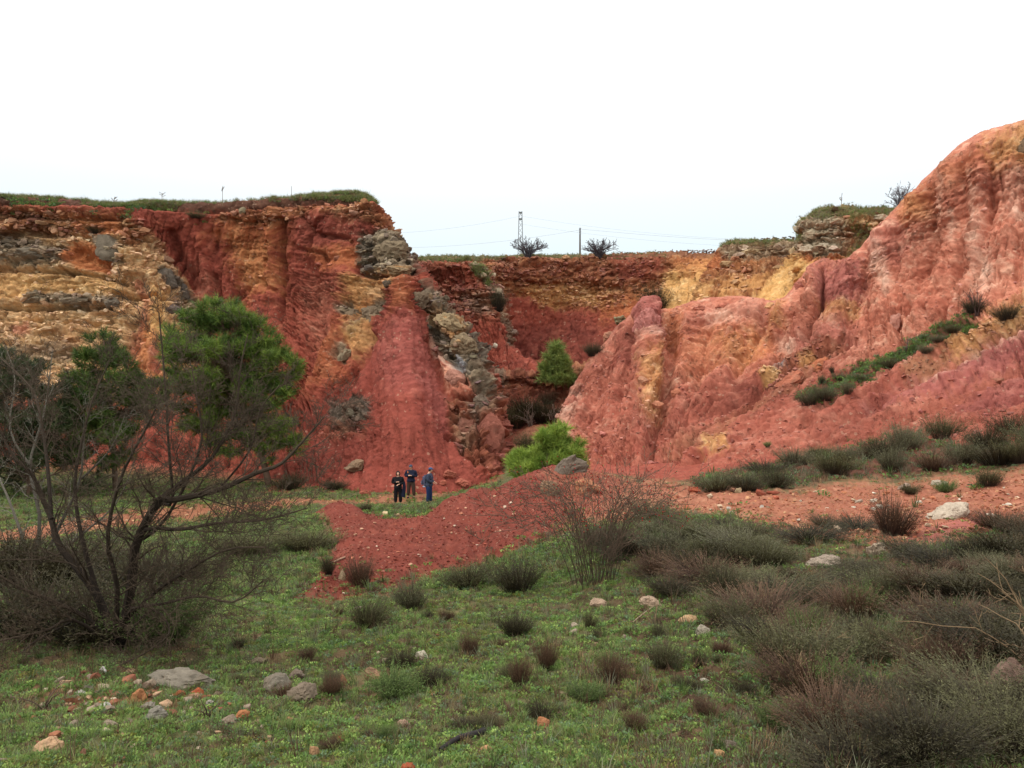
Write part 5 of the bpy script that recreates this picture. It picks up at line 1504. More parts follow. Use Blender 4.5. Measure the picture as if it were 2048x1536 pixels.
def mid_keep(x, y, r):
    sd = in_any(x, y, [G_MOUND, G_BENCH, G_PATH, G_REDFLOOR])
    lim = 400 * math.log(50)
    q = np.stack([(x - 1024) / F * np.exp(y / 400), np.exp(y / 400), x * 0], -1)
    return (sd > r.normal(-4, 12, len(x))) & (y < lim) & (fbm(q * 0.4, 3) < r.normal(0.4, 0.15, len(x))) & ((x < 1000) | ((x < 1480) & (y < 400 * math.log(20))))
def mid_kind(a, b, px, d, r):
    n = len(a)
    base = r.choice([0, 1, 2, 3, 5, 7, 6], n, p=[.2, .2, .1, .15, .12, .13, .1])
    return np.where(a > 0.25, r.choice([9, 8, 10, 11], n), base)
grass_field('floor_grass', 'green grass patches on the quarry floor around the hikers', 44000, 13.5, 46, -420, 1480, mid_keep, mid_kind, 0.1, 0.21, 52)
def band_keep(x, y, r):
    return in_any(x, y, [G_BAND]) < r.normal(4, 8, len(x))
grass_field('band_grass', 'dry grass and low plants under the shrub band on the right', 8000, 15, 36, 1300, 2400, band_keep,
            lambda a, b, px, d, r: r.choice([9, 10, 3, 1, 8, 7], len(a), p=[.25, .25, .15, .15, .1, .1]), 0.1, 0.3, 53)
def spots_keep(x, y, r):
    q = np.stack([(x - 1024) / F * np.exp(y / 400), np.exp(y / 400), x * 0], -1)
    return (in_any(x, y, [G_BENCH, G_GAP]) < 0) & (fbm(q * 1.3 + 5, 3) > 0.42)
grass_field('bench_weeds', 'scattered green weeds on the gravel bench', 9000, 12, 60, 1000, 2150, spots_keep,
            lambda a, b, px, d, r: r.choice([0, 1, 3, 7, 10], len(a)), 0.07, 0.3, 54)

def stalk_keep(x, y, r):
    d = np.exp(y / 400); q = np.stack([(x - 1024) / F * d, d, x * 0], -1)
    return (in_any(x, y, [G_MOUND, G_BENCH]) > 12) & (fbm(q * 0.7 + 44, 3) + 0.45 * sstep(1000, 1700, x) > r.normal(0.42, 0.15, len(x)))
grass_field('dry_stalks', 'thin dry stalks and dead grass standing in the meadow and heath', 7500, 3.0, 16, -300, 2500, stalk_keep,
            lambda a, b, px, d, r: r.choice([8, 9, 10, 9], len(a)), 0.11, 0.26, 55)

# ---- turf on the rims
def rim_grass(name, label, cname, tvlo, tvhi, n, s, seed, xlo=-60, xhi=2100, extra=None, kinds=(6, 6, 5, 8, 10)):
    c = CLIFFS[cname]; r = np.random.default_rng(seed)
    sel = (c['tv'] > tvlo) & (c['tv'] < tvhi) & (c['x'] > xlo) & (c['x'] < xhi)
    if extra is not None: sel &= extra(c)
    k = r.choice(np.nonzero(sel)[0], n)
    p = c['p'][k] + r.normal(0, 0.12, (n, 3)) * [1, 1, 0.3]
    sc_ = s * r.uniform(0.5, 1.4, n)
    rot = np.stack([r.normal(0, 0.25, n), r.normal(0, 0.25, n), r.uniform(0, 6.28, n)], -1)
    scatter(name, label, p, rot, np.stack([sc_, sc_, sc_ * r.uniform(0.7, 1.2, n)], -1), r.choice(kinds, n))
rim_grass('cliff_top_turf', 'green turf along the top edge of the left cliff', 'left_cliff', 1.55, 2.10, 9000, 0.30, 61, extra=lambda c: (c['x'] < 752) & (fbm(c['p'] * 0.22, 3) > np.where(c['tv'] < 1.95, -0.2, 0.05)))
rim_grass('back_rim_turf', 'green turf on the rim of the far wall', 'back_wall', 1.7, 2.06, 2600, 0.26, 62, 800, 1330)
rim_grass('bluff_turf', 'green turf on top of the limestone bluff', 'limestone_bluff', 1.6, 2.08, 3200, 0.28, 63, 1430, 1820)
rim_grass('promontory_turf', 'green turf on the crest of the promontory', 'middle_promontory', 1.6, 2.08, 1500, 0.28, 64, 800, 990)
def wsel(m, t=0.4): return lambda c: c['w'][:, _ml.index(m)] > t
rim_grass('bluff_weeds', 'green weeds growing on the ledges of the bluff', 'limestone_bluff', 2.1, 6, 900, 0.3, 65, 1600, 1800, wsel('grass'))
rim_grass('promontory_weeds', 'green grass strip running down the promontory edge', 'middle_promontory', 2.05, 6, 500, 0.35, 66, 900, 1000, wsel('grass'))
rim_grass('slope_weeds', 'green weeds along the shrub strip on the right slope', 'right_slope', 2.2, 6.6, 1800, 0.3, 67, 1560, 2000, wsel('soil', 0.35), (0, 1, 3, 5, 7, 10))
rim_grass('cliff_weeds', 'sparse green plants under the turf of the left cliff', 'left_cliff', 2.05, 2.5, 260, 0.4, 68, 20, 440, lambda c: fbm(c['p'] * 0.5 + 3, 3) > 0.25, (0, 1, 3, 7))

# ------------------------------------------------------------------ shrubs
def shrub_mesh(kind, seed):
    """dense low shrub about 1 m wide and 0.75 m high, many fine upright stems with small leaves"""
    global RNG
    keep = RNG; RNG = np.random.default_rng(seed)
    m = MB()
    low, mid, tip, nst, leafy, spread, lw = kind
    n = nst
    th = RNG.uniform(0, 6.28, n); rad = np.sqrt(RNG.random(n))
    bx = 0.28 * rad * np.cos(th); by = 0.28 * rad * np.sin(th)
    lean = spread * rad
    lump = 1 + 0.55 * fbm(np.stack([np.cos(th) * rad * 1.6, np.sin(th) * rad * 1.6, th * 0 + seed * 1.7], -1), 3)
    hgt = RNG.uniform(0.4, 0.9, n) * (1 - 0.35 * rad ** 2) * lump
    hgt = np.where(RNG.random(n) < 0.05, hgt * 1.35, hgt)
    tx = bx + lean * np.cos(th) * hgt + RNG.normal(0, 0.06, n); ty = by + lean * np.sin(th) * hgt + RNG.normal(0, 0.06, n)
    B = np.stack([bx, by, np.full(n, -0.03)], -1); Tp = np.stack([tx, ty, hgt], -1)
    Md = (B + Tp) / 2 + np.stack([RNG.normal(0, 0.03, n), RNG.normal(0, 0.03, n), RNG.uniform(0, 0.08, n)], -1)
    sd = np.stack([-np.sin(th), np.cos(th), np.zeros(n)], -1) * 0.0045
    V = np.stack([B - sd, B + sd, Md + sd, Md - sd, Tp], 1).reshape(-1, 3)
    q = np.arange(n)[:, None] * 5
    Fc = np.concatenate([q + [0, 1, 2], q + [0, 2, 3], q + [3, 2, 4]])
    br = RNG.uniform(0.7, 1.3, (n, 1))
    C = np.stack([lin(low) * br, lin(low) * br, lin(mid) * br, lin(mid) * br, lin(tip) * br], 1).reshape(-1, 3)
    m.add(V, Fc, C)
    k = leafy
    i = RNG.integers(0, n, n * k); t = RNG.uniform(0.35, 1.02, n * k)[:, None]
    pos = np.where(t < 0.5, B[i] + (Md[i] - B[i]) * t * 2, Md[i] + (Tp[i] - Md[i]) * (t * 2 - 1))
    pos = pos + RNG.normal(0, 0.012, pos.shape)
    dr = unit_rows(Tp[i] - B[i]) + RNG.normal(0, 0.55, pos.shape); dr = unit_rows(dr)
    cc = (lin(mid)[None] * (1 - t) + lin(tip)[None] * t) * RNG.uniform(0.6, 1.4, (n * k, 1))
    m.leaves(pos, dr, RNG.uniform(0.022, 0.055, n * k), lw, cc)
    RNG = keep
    return m.build('foliage', M_LEAF)
def unit_rows(a): return a / np.maximum(np.linalg.norm(a, axis=1)[:, None], 1e-9)
SK = { # low, mid, tip, stems, leaves per stem, spread, leaf width
 'thyme': ((54,42,36),(70,64,44),(94,92,60),420,13,0.85,0.011),
 'grey':  ((58,48,42),(80,74,56),(106,104,76),400,12,0.8,0.010),
 'brown': ((56,40,34),(78,58,44),(102,78,58),520,6,0.85,0.009),
 'green': ((48,46,32),(66,80,44),(98,116,62),340,16,0.9,0.016),
 'dark':  ((40,34,28),(54,47,33),(72,67,44),440,12,0.9,0.011),
}
SHRUBS = {k: [shrub_mesh(v, 900 + 10 * i + j) for j in range(4)] for i, (k, v) in enumerate(SK.items())}
def shrub_at(p, w, h, kind, label, group=None, cat='shrub', name='shrub'):
    r = random.random()
    o = bpy.data.objects.new(name, SHRUBS[kind][int(r * 4)])
    o.location = p; o.rotation_euler = (random.uniform(-0.15, 0.15), random.uniform(-0.15, 0.15), random.uniform(0, 6.28))
    o.scale = (w * random.uniform(0.8, 1.25), w * random.uniform(0.7, 1.2), h / 0.75)
    return tag(link(o), label, cat, group)
def shrub(px, py, wpx, hpx, kind, label, group=None):
    """py = foot of the shrub on the ground"""
    p = on_ground(px, py); m = p.y / F
    return shrub_at(p + Vector((0, wpx * m * 0.3, 0)), wpx * m, hpx * m, kind, label, group)
def shrub_on(cname, px, py, wpx, hpx, kind, label, group=None):
    p, nr, _, _ = on_cliff(cname, px, py); m = p.y / F
    return shrub_at(p - Vector((0, 0, hpx * m * 0.12)), wpx * m, hpx * m, kind, label, group)
# shrubs one can point to
for a in [
 (716,1182,64,60,'brown','dark brown round shrub at the foot of the red mound beside a pale stone'),
 (655,1180,34,38,'dark','small dark shrub left of the pale stone at the mound foot'),
 (1805,1078,120,78,'brown','large round brown shrub alone on the gravel bench'),
 (1035,1190,90,60,'dark','dark tangled shrub at the left foot of the rose bush'),
 (935,1180,80,44,'thyme','low grey green shrub on the lower edge of the red mound'),
 (820,1222,80,52,'grey','grey lavender like shrub below the red mound'),
 (730,1262,86,56,'thyme','grey green shrub in the grass left of centre'),
 (660,1372,36,30,'grey','small round grey shrub beside an orange stone'),
 (940,1318,42,48,'brown','upright brown tuft shrub in the central grass, left one'),
 (1030,1280,76,46,'dark','dark spreading shrub in the central grass'),
 (1092,1338,46,62,'brown','upright reddish brown tuft shrub in the central grass'),
 (1040,1372,50,60,'brown','dry brown grass like shrub below the dark spreading one'),
 (800,1345,60,40,'dark','dark low shrub above the brown wedge stone'),
 (785,1395,90,50,'green','dark green low shrub in the grass left of bottom centre'),
 (860,1372,70,36,'dark','dark low shrub in the middle of the grass'),
 (1180,1266,32,34,'thyme','small green grey shrub beside the pair of pale stones'),
 (1225,1372,64,66,'brown','dry brown shrub in the grass right of centre'),
 (1330,1350,76,50,'thyme','grey green shrub with dark base right of centre'),
 (1400,1338,40,36,'dark','small dark green shrub right of the grey green one'),
 (1320,1272,40,30,'grey','small grey shrub left of the rounded grey stone'),
 (1450,1210,80,70,'dark','dark green shrub left of the heath slope'),
 (1560,1475,80,50,'green','green herb clump at the lower right'),
 (1690,1388,80,60,'green','bright feathery green fennel like plant in the heath'),
 (1620,1290,60,60,'green','fresh green bramble clump in the heath'),
 (1740,1240,70,60,'green','fresh green leafed shrub right of the heath middle'),
 (575,982,60,34,'dark','dark shrub at the path left of the hikers'),
 (665,984,60,22,'dark','flat dark shrub between the path and the red slope'),
 (742,980,36,26,'dark','dark tuft shrub left of the person in black'),
 (730,1024,34,16,'thyme','grey green tuft in front of the hikers'),
 (340,1175,120,56,'thyme','grey shrub under the bare tree branches'),
 (600,1108,110,44,'thyme','wide grey green shrub patch left of the red mound'),
 (480,1120,120,50,'thyme','wide grey green shrub patch under the bare branches'),
 (1575,935,14,12,'dark','tiny dark shrub on the red slope above the band'),
 (1990,975,60,36,'thyme','low grey green shrub at the right end of the bench'),
 (1900,985,50,24,'green','green low plant on the bench behind the long slab'),
 (1825,990,40,22,'thyme','small grey shrub beside the pink grey slab'),
]: shrub(*a)
GB = 'shrubs in the band below the right slope'
r_ = np.random.default_rng(77)
band = [(1440,985,100,44),(1500,985,90,40),(1560,978,90,44),(1470,958,80,36),(1540,950,80,34),(1600,932,86,40),(1640,914,50,26),(1620,965,90,50),(1680,955,90,56),(1700,925,60,40),(1740,915,50,34),(1740,955,90,50),
        (1800,945,100,60),(1780,918,80,50),(1820,902,90,60),(1860,925,90,56),(1900,880,76,60),(1880,945,90,50),(1940,930,100,60),(1930,895,80,46),(1990,900,90,56),(2010,935,90,60),(2040,880,90,60),(1970,868,70,36),(2060,930,90,60),(2110,900,110,70)]
for k, (px, py, w, h) in enumerate(band):
    kd = ['thyme', 'grey', 'brown', 'dark', 'dark', 'thyme'][r_.integers(6)]
    if k % 4 == 3: continue
    shrub(px, py, w * 0.9, h * 0.8, kd, '%s shrub packed in the band below the right slope, %s' % ({'thyme': 'grey green', 'dark': 'dark olive', 'brown': 'brown', 'grey': 'pale grey'}[kd], 'left part' if px < 1700 else 'right part'), GB)
# heath on the near right slope
GH = 'shrubs of the dark heath on the near right'
heath = []
for row, (y0, w0, h0, xlo) in enumerate([(1068,90,44,1290),(1092,100,50,1200),(1120,115,56,1220),(1150,125,60,1300),(1180,135,64,1340),(1215,145,70,1400),(1255,155,74,1450),(1300,165,78,1520),(1350,180,84,1580),(1410,200,90,1620),(1480,220,96,1660),(1560,250,110,1620)]):
    x = xlo + r_.uniform(0, 40)
    while x < 2420:
        heath.append((x, y0 + r_.normal(0, 12), w0 * r_.uniform(0.55, 1.15), h0 * r_.uniform(0.5, 1.1)))
        x += w0 * r_.uniform(0.4, 0.8)
clear = [(1758,1108,34),(1655,1136,44),(1858,1268,40),(1408,1270,50),(1690,1388,55),(1400,1240,50),(1560,1060,60),(1700,1082,50),(1840,1085,60),(1940,1065,50),(1636,1490,40),(1805,1078,70),(1742,1392,20)]
for (px, py, w, h) in heath:
    if any(abs(px - cx) < cr and -14 < py - cy < 70 * (w / 150) for cx, cy, cr in clear): continue
    kd = r_.choice(['thyme', 'dark', 'brown', 'grey'], p=[.27, .32, .33, .08])
    if py < 1120 and px < 1560: kd = r_.choice(['dark', 'thyme', 'grey'])
    shrub(px, py, w * 1.2, h * 0.8, kd, '%s %s heath shrub on the near right slope, %s' % ('large' if h > 75 else 'low', {'thyme': 'grey green', 'dark': 'dark olive', 'brown': 'brown', 'grey': 'pale grey'}[kd],
          'upper rows' if py < 1140 else 'middle rows' if py < 1290 else 'front rows'), GH)
# strip of shrubs across the right slope, and plants on the cliffs
GS = 'shrubs in the strip across the right slope'
for (px, py, w, h) in [(1618,800,70,44),(1650,790,60,40),(1690,782,50,34),(1680,758,40,20),(1722,756,50,20),(1780,730,60,30),(1846,704,50,24),(1640,760,24,24),(1660,742,20,20),(1870,680,60,22),(1905,660,60,24)]:
    shrub_on(RS, px, py, w * 0.6, h * 0.75, random.choice(['dark', 'thyme', 'grey']), 'dark shrub in the diagonal strip across the right slope', GS)
for a in [
 (RS,2010,632,46,32,'dark','round dark shrub at the right edge of the strip on the slope'),
 (RS,1948,618,40,30,'dark','dark shrub at the foot of the bare shrub on the right slope'),
 (RS,1530,890,14,12,'green','tiny green plant alone low on the right slope'),
 ('back_wall',1312,612,74,50,'dark','big dark bush growing in the back wall behind the pink tower'),
 (RS,1172,702,34,28,'dark','dark bush on the left crest of the right slope'),
 ('middle_promontory',1002,612,30,44,'dark','dark bush clinging to the promontory edge'),
 ('gap_ledge',1050,828,80,40,'dark','dark bush under the ledge in the gap'),
 ('gap_ledge',1090,838,70,44,'dark','dark bush right of the other under the ledge'),
 ('gap_ledge',1030,846,60,44,'thyme','grey bush beside the spine foot in the gap'),
 ('gap_ledge',1100,800,40,30,'brown','brown bush right under the ledge in the gap'),
 ('left_cliff',392,438,34,14,'thyme','green shrub patch high in the red bowl of the left cliff'),
 ('left_cliff',190,462,30,14,'dark','dark shrub on the left cliff above the grey slab'),
]: shrub_on(*a)
shrub(1060,905,60,36,'thyme','grey green bush on the tan heap in the gap')
GT = 'dry tufts in the meadow'
for k in range(34):
    px, py = r_.uniform(420, 1560), r_.uniform(1215, 1520)
    w = (py - 1050) * 0.14 * r_.uniform(0.6, 1.3)
    kd = r_.choice(['brown', 'dark', 'thyme', 'green'], p=[.4, .25, .2, .15])
    shrub(px, py, w, w * r_.uniform(0.3, 0.75), kd, '%s little tuft in the meadow, %s' % ({'brown': 'dry brown', 'dark': 'dark olive', 'thyme': 'grey green', 'green': 'fresh green'}[kd], 'left half' if px < 1000 else 'right half'), GT)
print('shrubs', time.time() - T0)
# ------------------------------------------------------------------ pines
def pine(name, label, base, trunk, lobes, tuft_n, needle_len, needle_w, colA, colB, seed, r0, per=22, shell=0.55, barkc=(96,76,62), cat='pine tree'):
    """lobes: (px, py, radius px, depth offset m); trunk: list of world points"""
    global RNG
    keep = RNG; RNG = np.random.default_rng(seed)
    root = empty(name, base)
    d0 = base.y; m = d0 / F
    b = np.array(base)
    tr = np.array([np.array(p) for p in trunk])
    tt = np.linspace(0, len(tr) - 1, 14); trs = catmull(tr, tt)
    mb = MB(); mb.tube(trs - b, r0, r0 * 0.25, lin(barkc), lin(barkc) * 1.2, 8)
    link(bpy.data.objects.new('trunk', mb.build('trunk', M_BARK, True)), root)
    br = MB(); nd_ = MB()
    vol = np.array([l[2] ** 2.2 for l in lobes], float); vol /= vol.sum()
    for li, (px, py, rp, dd) in enumerate(lobes):
        c = P(px, py, d0 + dd); R = rp * m
        k = np.argmin(np.linalg.norm(trs - (c - [0, 0, R * 0.7]), axis=1))
        st = trs[k]
        n = max(10, int(tuft_n * vol[li]))
        nb = max(5, int(7 + R * 2.2))
        bd = rdirs(nb, 0.35); bc = c + bd * (R * RNG.uniform(0.45, 0.98, nb))[:, None] * np.array([1, 0.9, 0.85])
        bi = RNG.integers(0, nb, n)
        off = rdirs(n, 0.0) * (R * 0.36 * RNG.random(n) ** 0.45)[:, None] * np.array([1.0, 1.0, 0.62])
        cen = bc[bi] + off + bd[bi] * (R * 0.12)
        dv = unit_rows(bd[bi] * 0.7 + unit_rows(off))
        # limb to the lobe, then branchlets to the tufts
        mid = (st + c) / 2 + RNG.normal(0, 0.12 * R, 3)
        limb = catmull(np.array([st, mid, c]), np.linspace(0, 2, 7))
        br.tube(limb - b, r0 * 0.32, r0 * 0.12, lin(barkc), None, 5)
        for j in range(0, n, 5):
            s0 = limb[RNG.integers(3, 7)]
            br.tube(np.array([s0, (s0 + cen[j]) / 2 + RNG.normal(0, 0.05 * R, 3), cen[j]]) - b, r0 * 0.08, r0 * 0.03, lin(barkc), None, 3)
        out = unit_rows(dv * 0.8 + np.array([0, 0, 0.55]) + RNG.normal(0, 0.25, dv.shape))
        bs = np.repeat(cen - b, per, 0) + np.repeat(out, per, 0) * (RNG.random((n * per, 1)) - 0.4) * needle_len * 1.1
        dn = unit_rows(np.repeat(out, per, 0) * 0.75 + RNG.normal(0, 0.55, (n * per, 3)))
        t = np.repeat(np.clip(RNG.random(n) * 0.7 + 0.25 * (fbm(cen * 0.8 / max(R, 0.3) + 5, 2)) , 0, 1), per)[:, None]
        cc = (lin(colA) * (1 - t) + lin(colB) * t) * RNG.uniform(0.75, 1.25, (n * per, 1))
        nd_.needles(bs, dn, needle_len * RNG.uniform(0.7, 1.2, n * per), needle_w, cc)
    link(bpy.data.objects.new('limbs', br.build('limbs', M_BARK)), root)
    link(bpy.data.objects.new('crown', nd_.build('crown', M_NEEDLE)), root)
    RNG = keep
    return tag(root, label, cat)

g = on_ground(538, 972)
pine('pine_tree', 'tall dark green pine standing before the red bowl of the left cliff', g,
     [g, P(520, 900, g.y), P(480, 790, g.y), P(452, 690, g.y), P(440, 600, g.y)],
     [(440,622,40,0),(400,672,52,0.3),(470,660,55,-0.4),(362,690,46,0.2),(520,672,34,0),(430,720,78,-0.6),(500,725,66,0.2),(552,738,42,0),(370,745,50,0.5),(470,790,72,0.4),(556,800,46,0.3),(405,800,50,0.2),(565,862,36,-0.3),(520,850,46,0.6),(590,885,22,0),(440,850,44,0.4),(480,890,36,0.2),(400,862,34,0.3),(545,905,28,0.2)],
     5200, 0.42, 0.034, (62,86,34), (138,158,66), 5, 0.2)
g = on_ground(232, 985)
pine('pine_tree', 'smaller dark pine left of the tall pine, half behind the bare tree', g,
     [g, P(225, 880, g.y), P(215, 780, g.y), P(208, 680, g.y)],
     [(206,694,30,0),(190,735,40,0.2),(236,722,34,0),(206,775,56,-0.3),(256,762,28,0),(180,830,62,0),(248,826,52,0.2),(312,780,30,0),(308,815,36,0.2),(150,880,60,0),(235,885,62,-0.3)],
     3000, 0.36, 0.03, (54,78,32), (120,140,60), 6, 0.16)
g = on_ground(60, 990)
pine('pine_tree', 'broad dark evergreen mass at the left edge behind the bare tree', g,
     [g, P(60, 900, g.y), P(60, 820, g.y), P(50, 740, g.y)],
     [(20,728,46,0),(78,760,50,0.2),(-40,760,70,0),(40,800,70,0),(118,812,46,0.3),(100,870,66,0),(0,880,80,0),(-80,860,90,0),(170,930,50,0.5),(50,940,70,0.2)],
     3200, 0.34, 0.032, (46,58,34), (92,102,58), 7, 0.16)
p_, n_, _, _ = on_cliff('gap_ledge', 1112, 772)
pine('pine_tree', 'small light green pine growing on the ledge in the gap', p_,
     [p_, P(1113, 740, p_.y - 1), P(1112, 690, p_.y - 1)],
     [(1112,698,11,-1),(1108,716,15,-1),(1122,730,16,-1),(1097,740,15,-1),(1115,752,22,-1.2),(1134,752,12,-1),(1090,758,9,-1)],
     560, 0.55, 0.05, (100,122,58), (164,178,96), 8, 0.12)
gx_, gd_ = 1092, 29.0
base_ = Vector(((gx_ - 1024) / F * gd_, gd_, float(gz_at((gx_ - 1024) / F * gd_, gd_)[0])))
pine('pine_tree', 'young bright yellow green pine behind the crest of the red mound', base_,
     [base_, P(1094, 950, gd_), P(1104, 900, gd_), P(1110, 868, gd_)],
     [(1110,884,26,0),(1090,902,32,-0.2),(1132,900,28,0),(1062,920,30,0),(1040,936,24,0.1),(1108,930,44,-0.4),(1150,926,20,0.2),(1070,948,34,-0.2),(1126,862,12,0),(1098,866,12,0)],
     1500, 0.30, 0.022, (98,126,44), (170,186,84), 9, 0.07, per=26)

# ------------------------------------------------------------------ bare trees and bushes
def unit(v):
    v = np.asarray(v, float); return v / max(math.sqrt(v[0] * v[0] + v[1] * v[1] + v[2] * v[2]), 1e-9)
def grow(mb, pts, r0, r1, level, col, up=0.25, dens=1.0, lf=0.5, minr=0.0022, tips=None):
    """a limb as a tube, then its side twigs"""
    pts = np.asarray(pts, float)
    n = max(4, int(len(pts) * 2.5)) if level == 0 else len(pts)
    q = catmull(pts, np.linspace(0, len(pts) - 1, n)) if level == 0 else pts
    mb.tube(q, max(r0, minr), max(r1, minr), col[0], col[1], 7 if level == 0 else (4 if level == 1 else 3))
    if level >= 3:
        if tips is not None: tips.append(q[-1])
        return
    seg = np.linalg.norm(np.diff(q, axis=0), axis=1); L = seg.sum()
    cum = np.concatenate([[0], np.cumsum(seg)])
    k = max(2, int(dens * (7 if level == 0 else 5 if level == 1 else 3) * (1 if level else L / 1.2)))
    for j in range(k):
        t = RNG.uniform(0.22 if level == 0 else 0.15, 1.0) * L
        i = min(np.searchsorted(cum, t) - 1, len(q) - 2); i = max(i, 0)
        p = q[i] + (q[i + 1] - q[i]) * ((t - cum[i]) / max(seg[i], 1e-6))
        tg = unit(q[i + 1] - q[i])
        rv = RNG.normal(size=3); side = unit((tg[1] * rv[2] - tg[2] * rv[1], tg[2] * rv[0] - tg[0] * rv[2], tg[0] * rv[1] - tg[1] * rv[0]))
        ang = RNG.uniform(0.5, 1.15)
        d = unit(tg * math.cos(ang) + side * math.sin(ang) + np.array([0, 0, up]))
        ln = (0.42 if level == 0 else lf) * RNG.uniform(0.5, 1.1) * (L if level else min(L, 2.2)) * (1.0 - 0.35 * t / L)
        m = 5 if level < 2 else 3
        pp = [p]
        nz3 = RNG.normal(0, 0.17, (m, 3))
        for s in range(m):
            d = d + nz3[s]; d[2] += up * 0.22; d = unit(d)
            pp.append(pp[-1] + d * ln / m)
        rr = (r0 + (r1 - r0) * t / L) * (0.34 if level == 0 else 0.5)
        grow(mb, pp, max(rr, minr), minr, level + 1, (col[1], col[1]), up, dens, lf, minr, tips)

BARK = (lin((38,31,26)), lin((72,60,48)))
def bare_tree_px(name, label, base_px, d, limbs, seed, bark=BARK, dens=1.0, minr=0.0026, spread=1.1, cat='tree', extra=None):
    global RNG
    keep = RNG; RNG = np.random.default_rng(seed)
    base = P(base_px[0], base_px[1], d); base[2] = float(gz_at(base[0], base[1])[0]) - 0.03
    root = empty(name, base)
    for k, (pts, r0, dd) in enumerate(limbs):
        mb = MB()
        w = []
        for i, (px, py) in enumerate(pts):
            t = i / max(1, len(pts) - 1)
            if i == 0 and py > base_px[1] - 25: w.append(base + RNG.normal(0, 0.02, 3)); continue
            w.append(P(px, py, d + dd * t * spread))
        grow(mb, w, r0, 0.006, 0, bark, 0.12, dens, 0.55, minr)
        mb.flush(); mb.v = [v - base.astype(np.float32) for v in mb.v]
        link(bpy.data.objects.new('limb', mb.build('limb', M_BARK)), root)
    RNG = keep
    return tag(root, label, cat)
T1 = [
 ([(235,1300),(262,1180),(273,1085),(318,1001),(345,1000),(437,980),(513,946),(560,929),(598,891),(649,833)],0.055,-0.5),
 ([(273,1085),(318,1003),(350,975),(410,929),(441,888),(472,820),(480,740),(496,668)],0.034,0.6),
 ([(318,1003),(345,1003),(338,902),(330,765),(318,625)],0.02,-0.3),
 ([(262,1130),(289,1061),(360,1059),(435,1046),(525,1040),(615,1016)],0.026,-0.8),
 ([(250,1240),(315,1181),(360,1151),(450,1100),(532,1095)],0.022,-1.0),
 ([(245,1260),(262,1219),(330,1207),(397,1192),(469,1204),(525,1162)],0.018,-1.1),
 ([(235,1300),(200,1200),(150,1130),(116,1085),(103,1038),(85,997),(65,950),(27,912),(0,861),(-40,790)],0.05,0.6),
 ([(103,1038),(95,930),(80,830),(62,775),(0,715)],0.022,0.9),
 ([(200,1200),(165,1080),(150,980),(160,900),(185,800),(215,730)],0.026,0.4),
 ([(235,1300),(150,1240),(90,1262),(0,1282),(-60,1300)],0.02,-1.2),
 ([(230,1290),(180,1240),(100,1200),(30,1170),(-60,1110)],0.032,-0.4),
 ([(235,1300),(235,1180),(215,1080),(240,960),(290,860),(320,800)],0.03,-0.9),
 ([(240,1290),(300,1220),(340,1260),(300,1300),(240,1330)],0.012,-1.3),
 ([(150,1240),(60,1290),(10,1350),(-20,1420)],0.012,-1.6),
 ([(273,1085),(330,1040),(400,900),(395,800),(380,720)],0.02,0.2),
 ([(437,980),(500,900),(520,820),(560,770)],0.012,0.0),
]
bare_tree_px('bare_tree', 'large leafless tree with spreading dark branches at the left', (235,1300), 7.9, T1, 14, dens=1.8, minr=0.0018)
T2 = [
 ([(70,1150),(80,1040),(60,930),(90,820),(105,700)],0.045,0.6), ([(70,1150),(40,1060),(0,960),(-50,880)],0.04,0.5),
 ([(72,1150),(120,1050),(160,960),(170,860),(190,790)],0.04,-0.4), ([(70,1150),(150,1080),(230,1010),(270,920)],0.03,-0.6),
 ([(70,1150),(-10,1100),(-60,1040)],0.03,-0.4), ([(60,930),(20,860),(30,760),(10,690)],0.024,0.3), ([(160,960),(220,900),(250,830)],0.022,0.0),
]
bare_tree_px('bare_tree', 'grey lichen covered leafless tree behind the large one at the left edge', (70,1150), 15.0, T2, 15, (lin((70,64,56)), lin((112,106,94))), 0.8, 0.0026, 1.6)

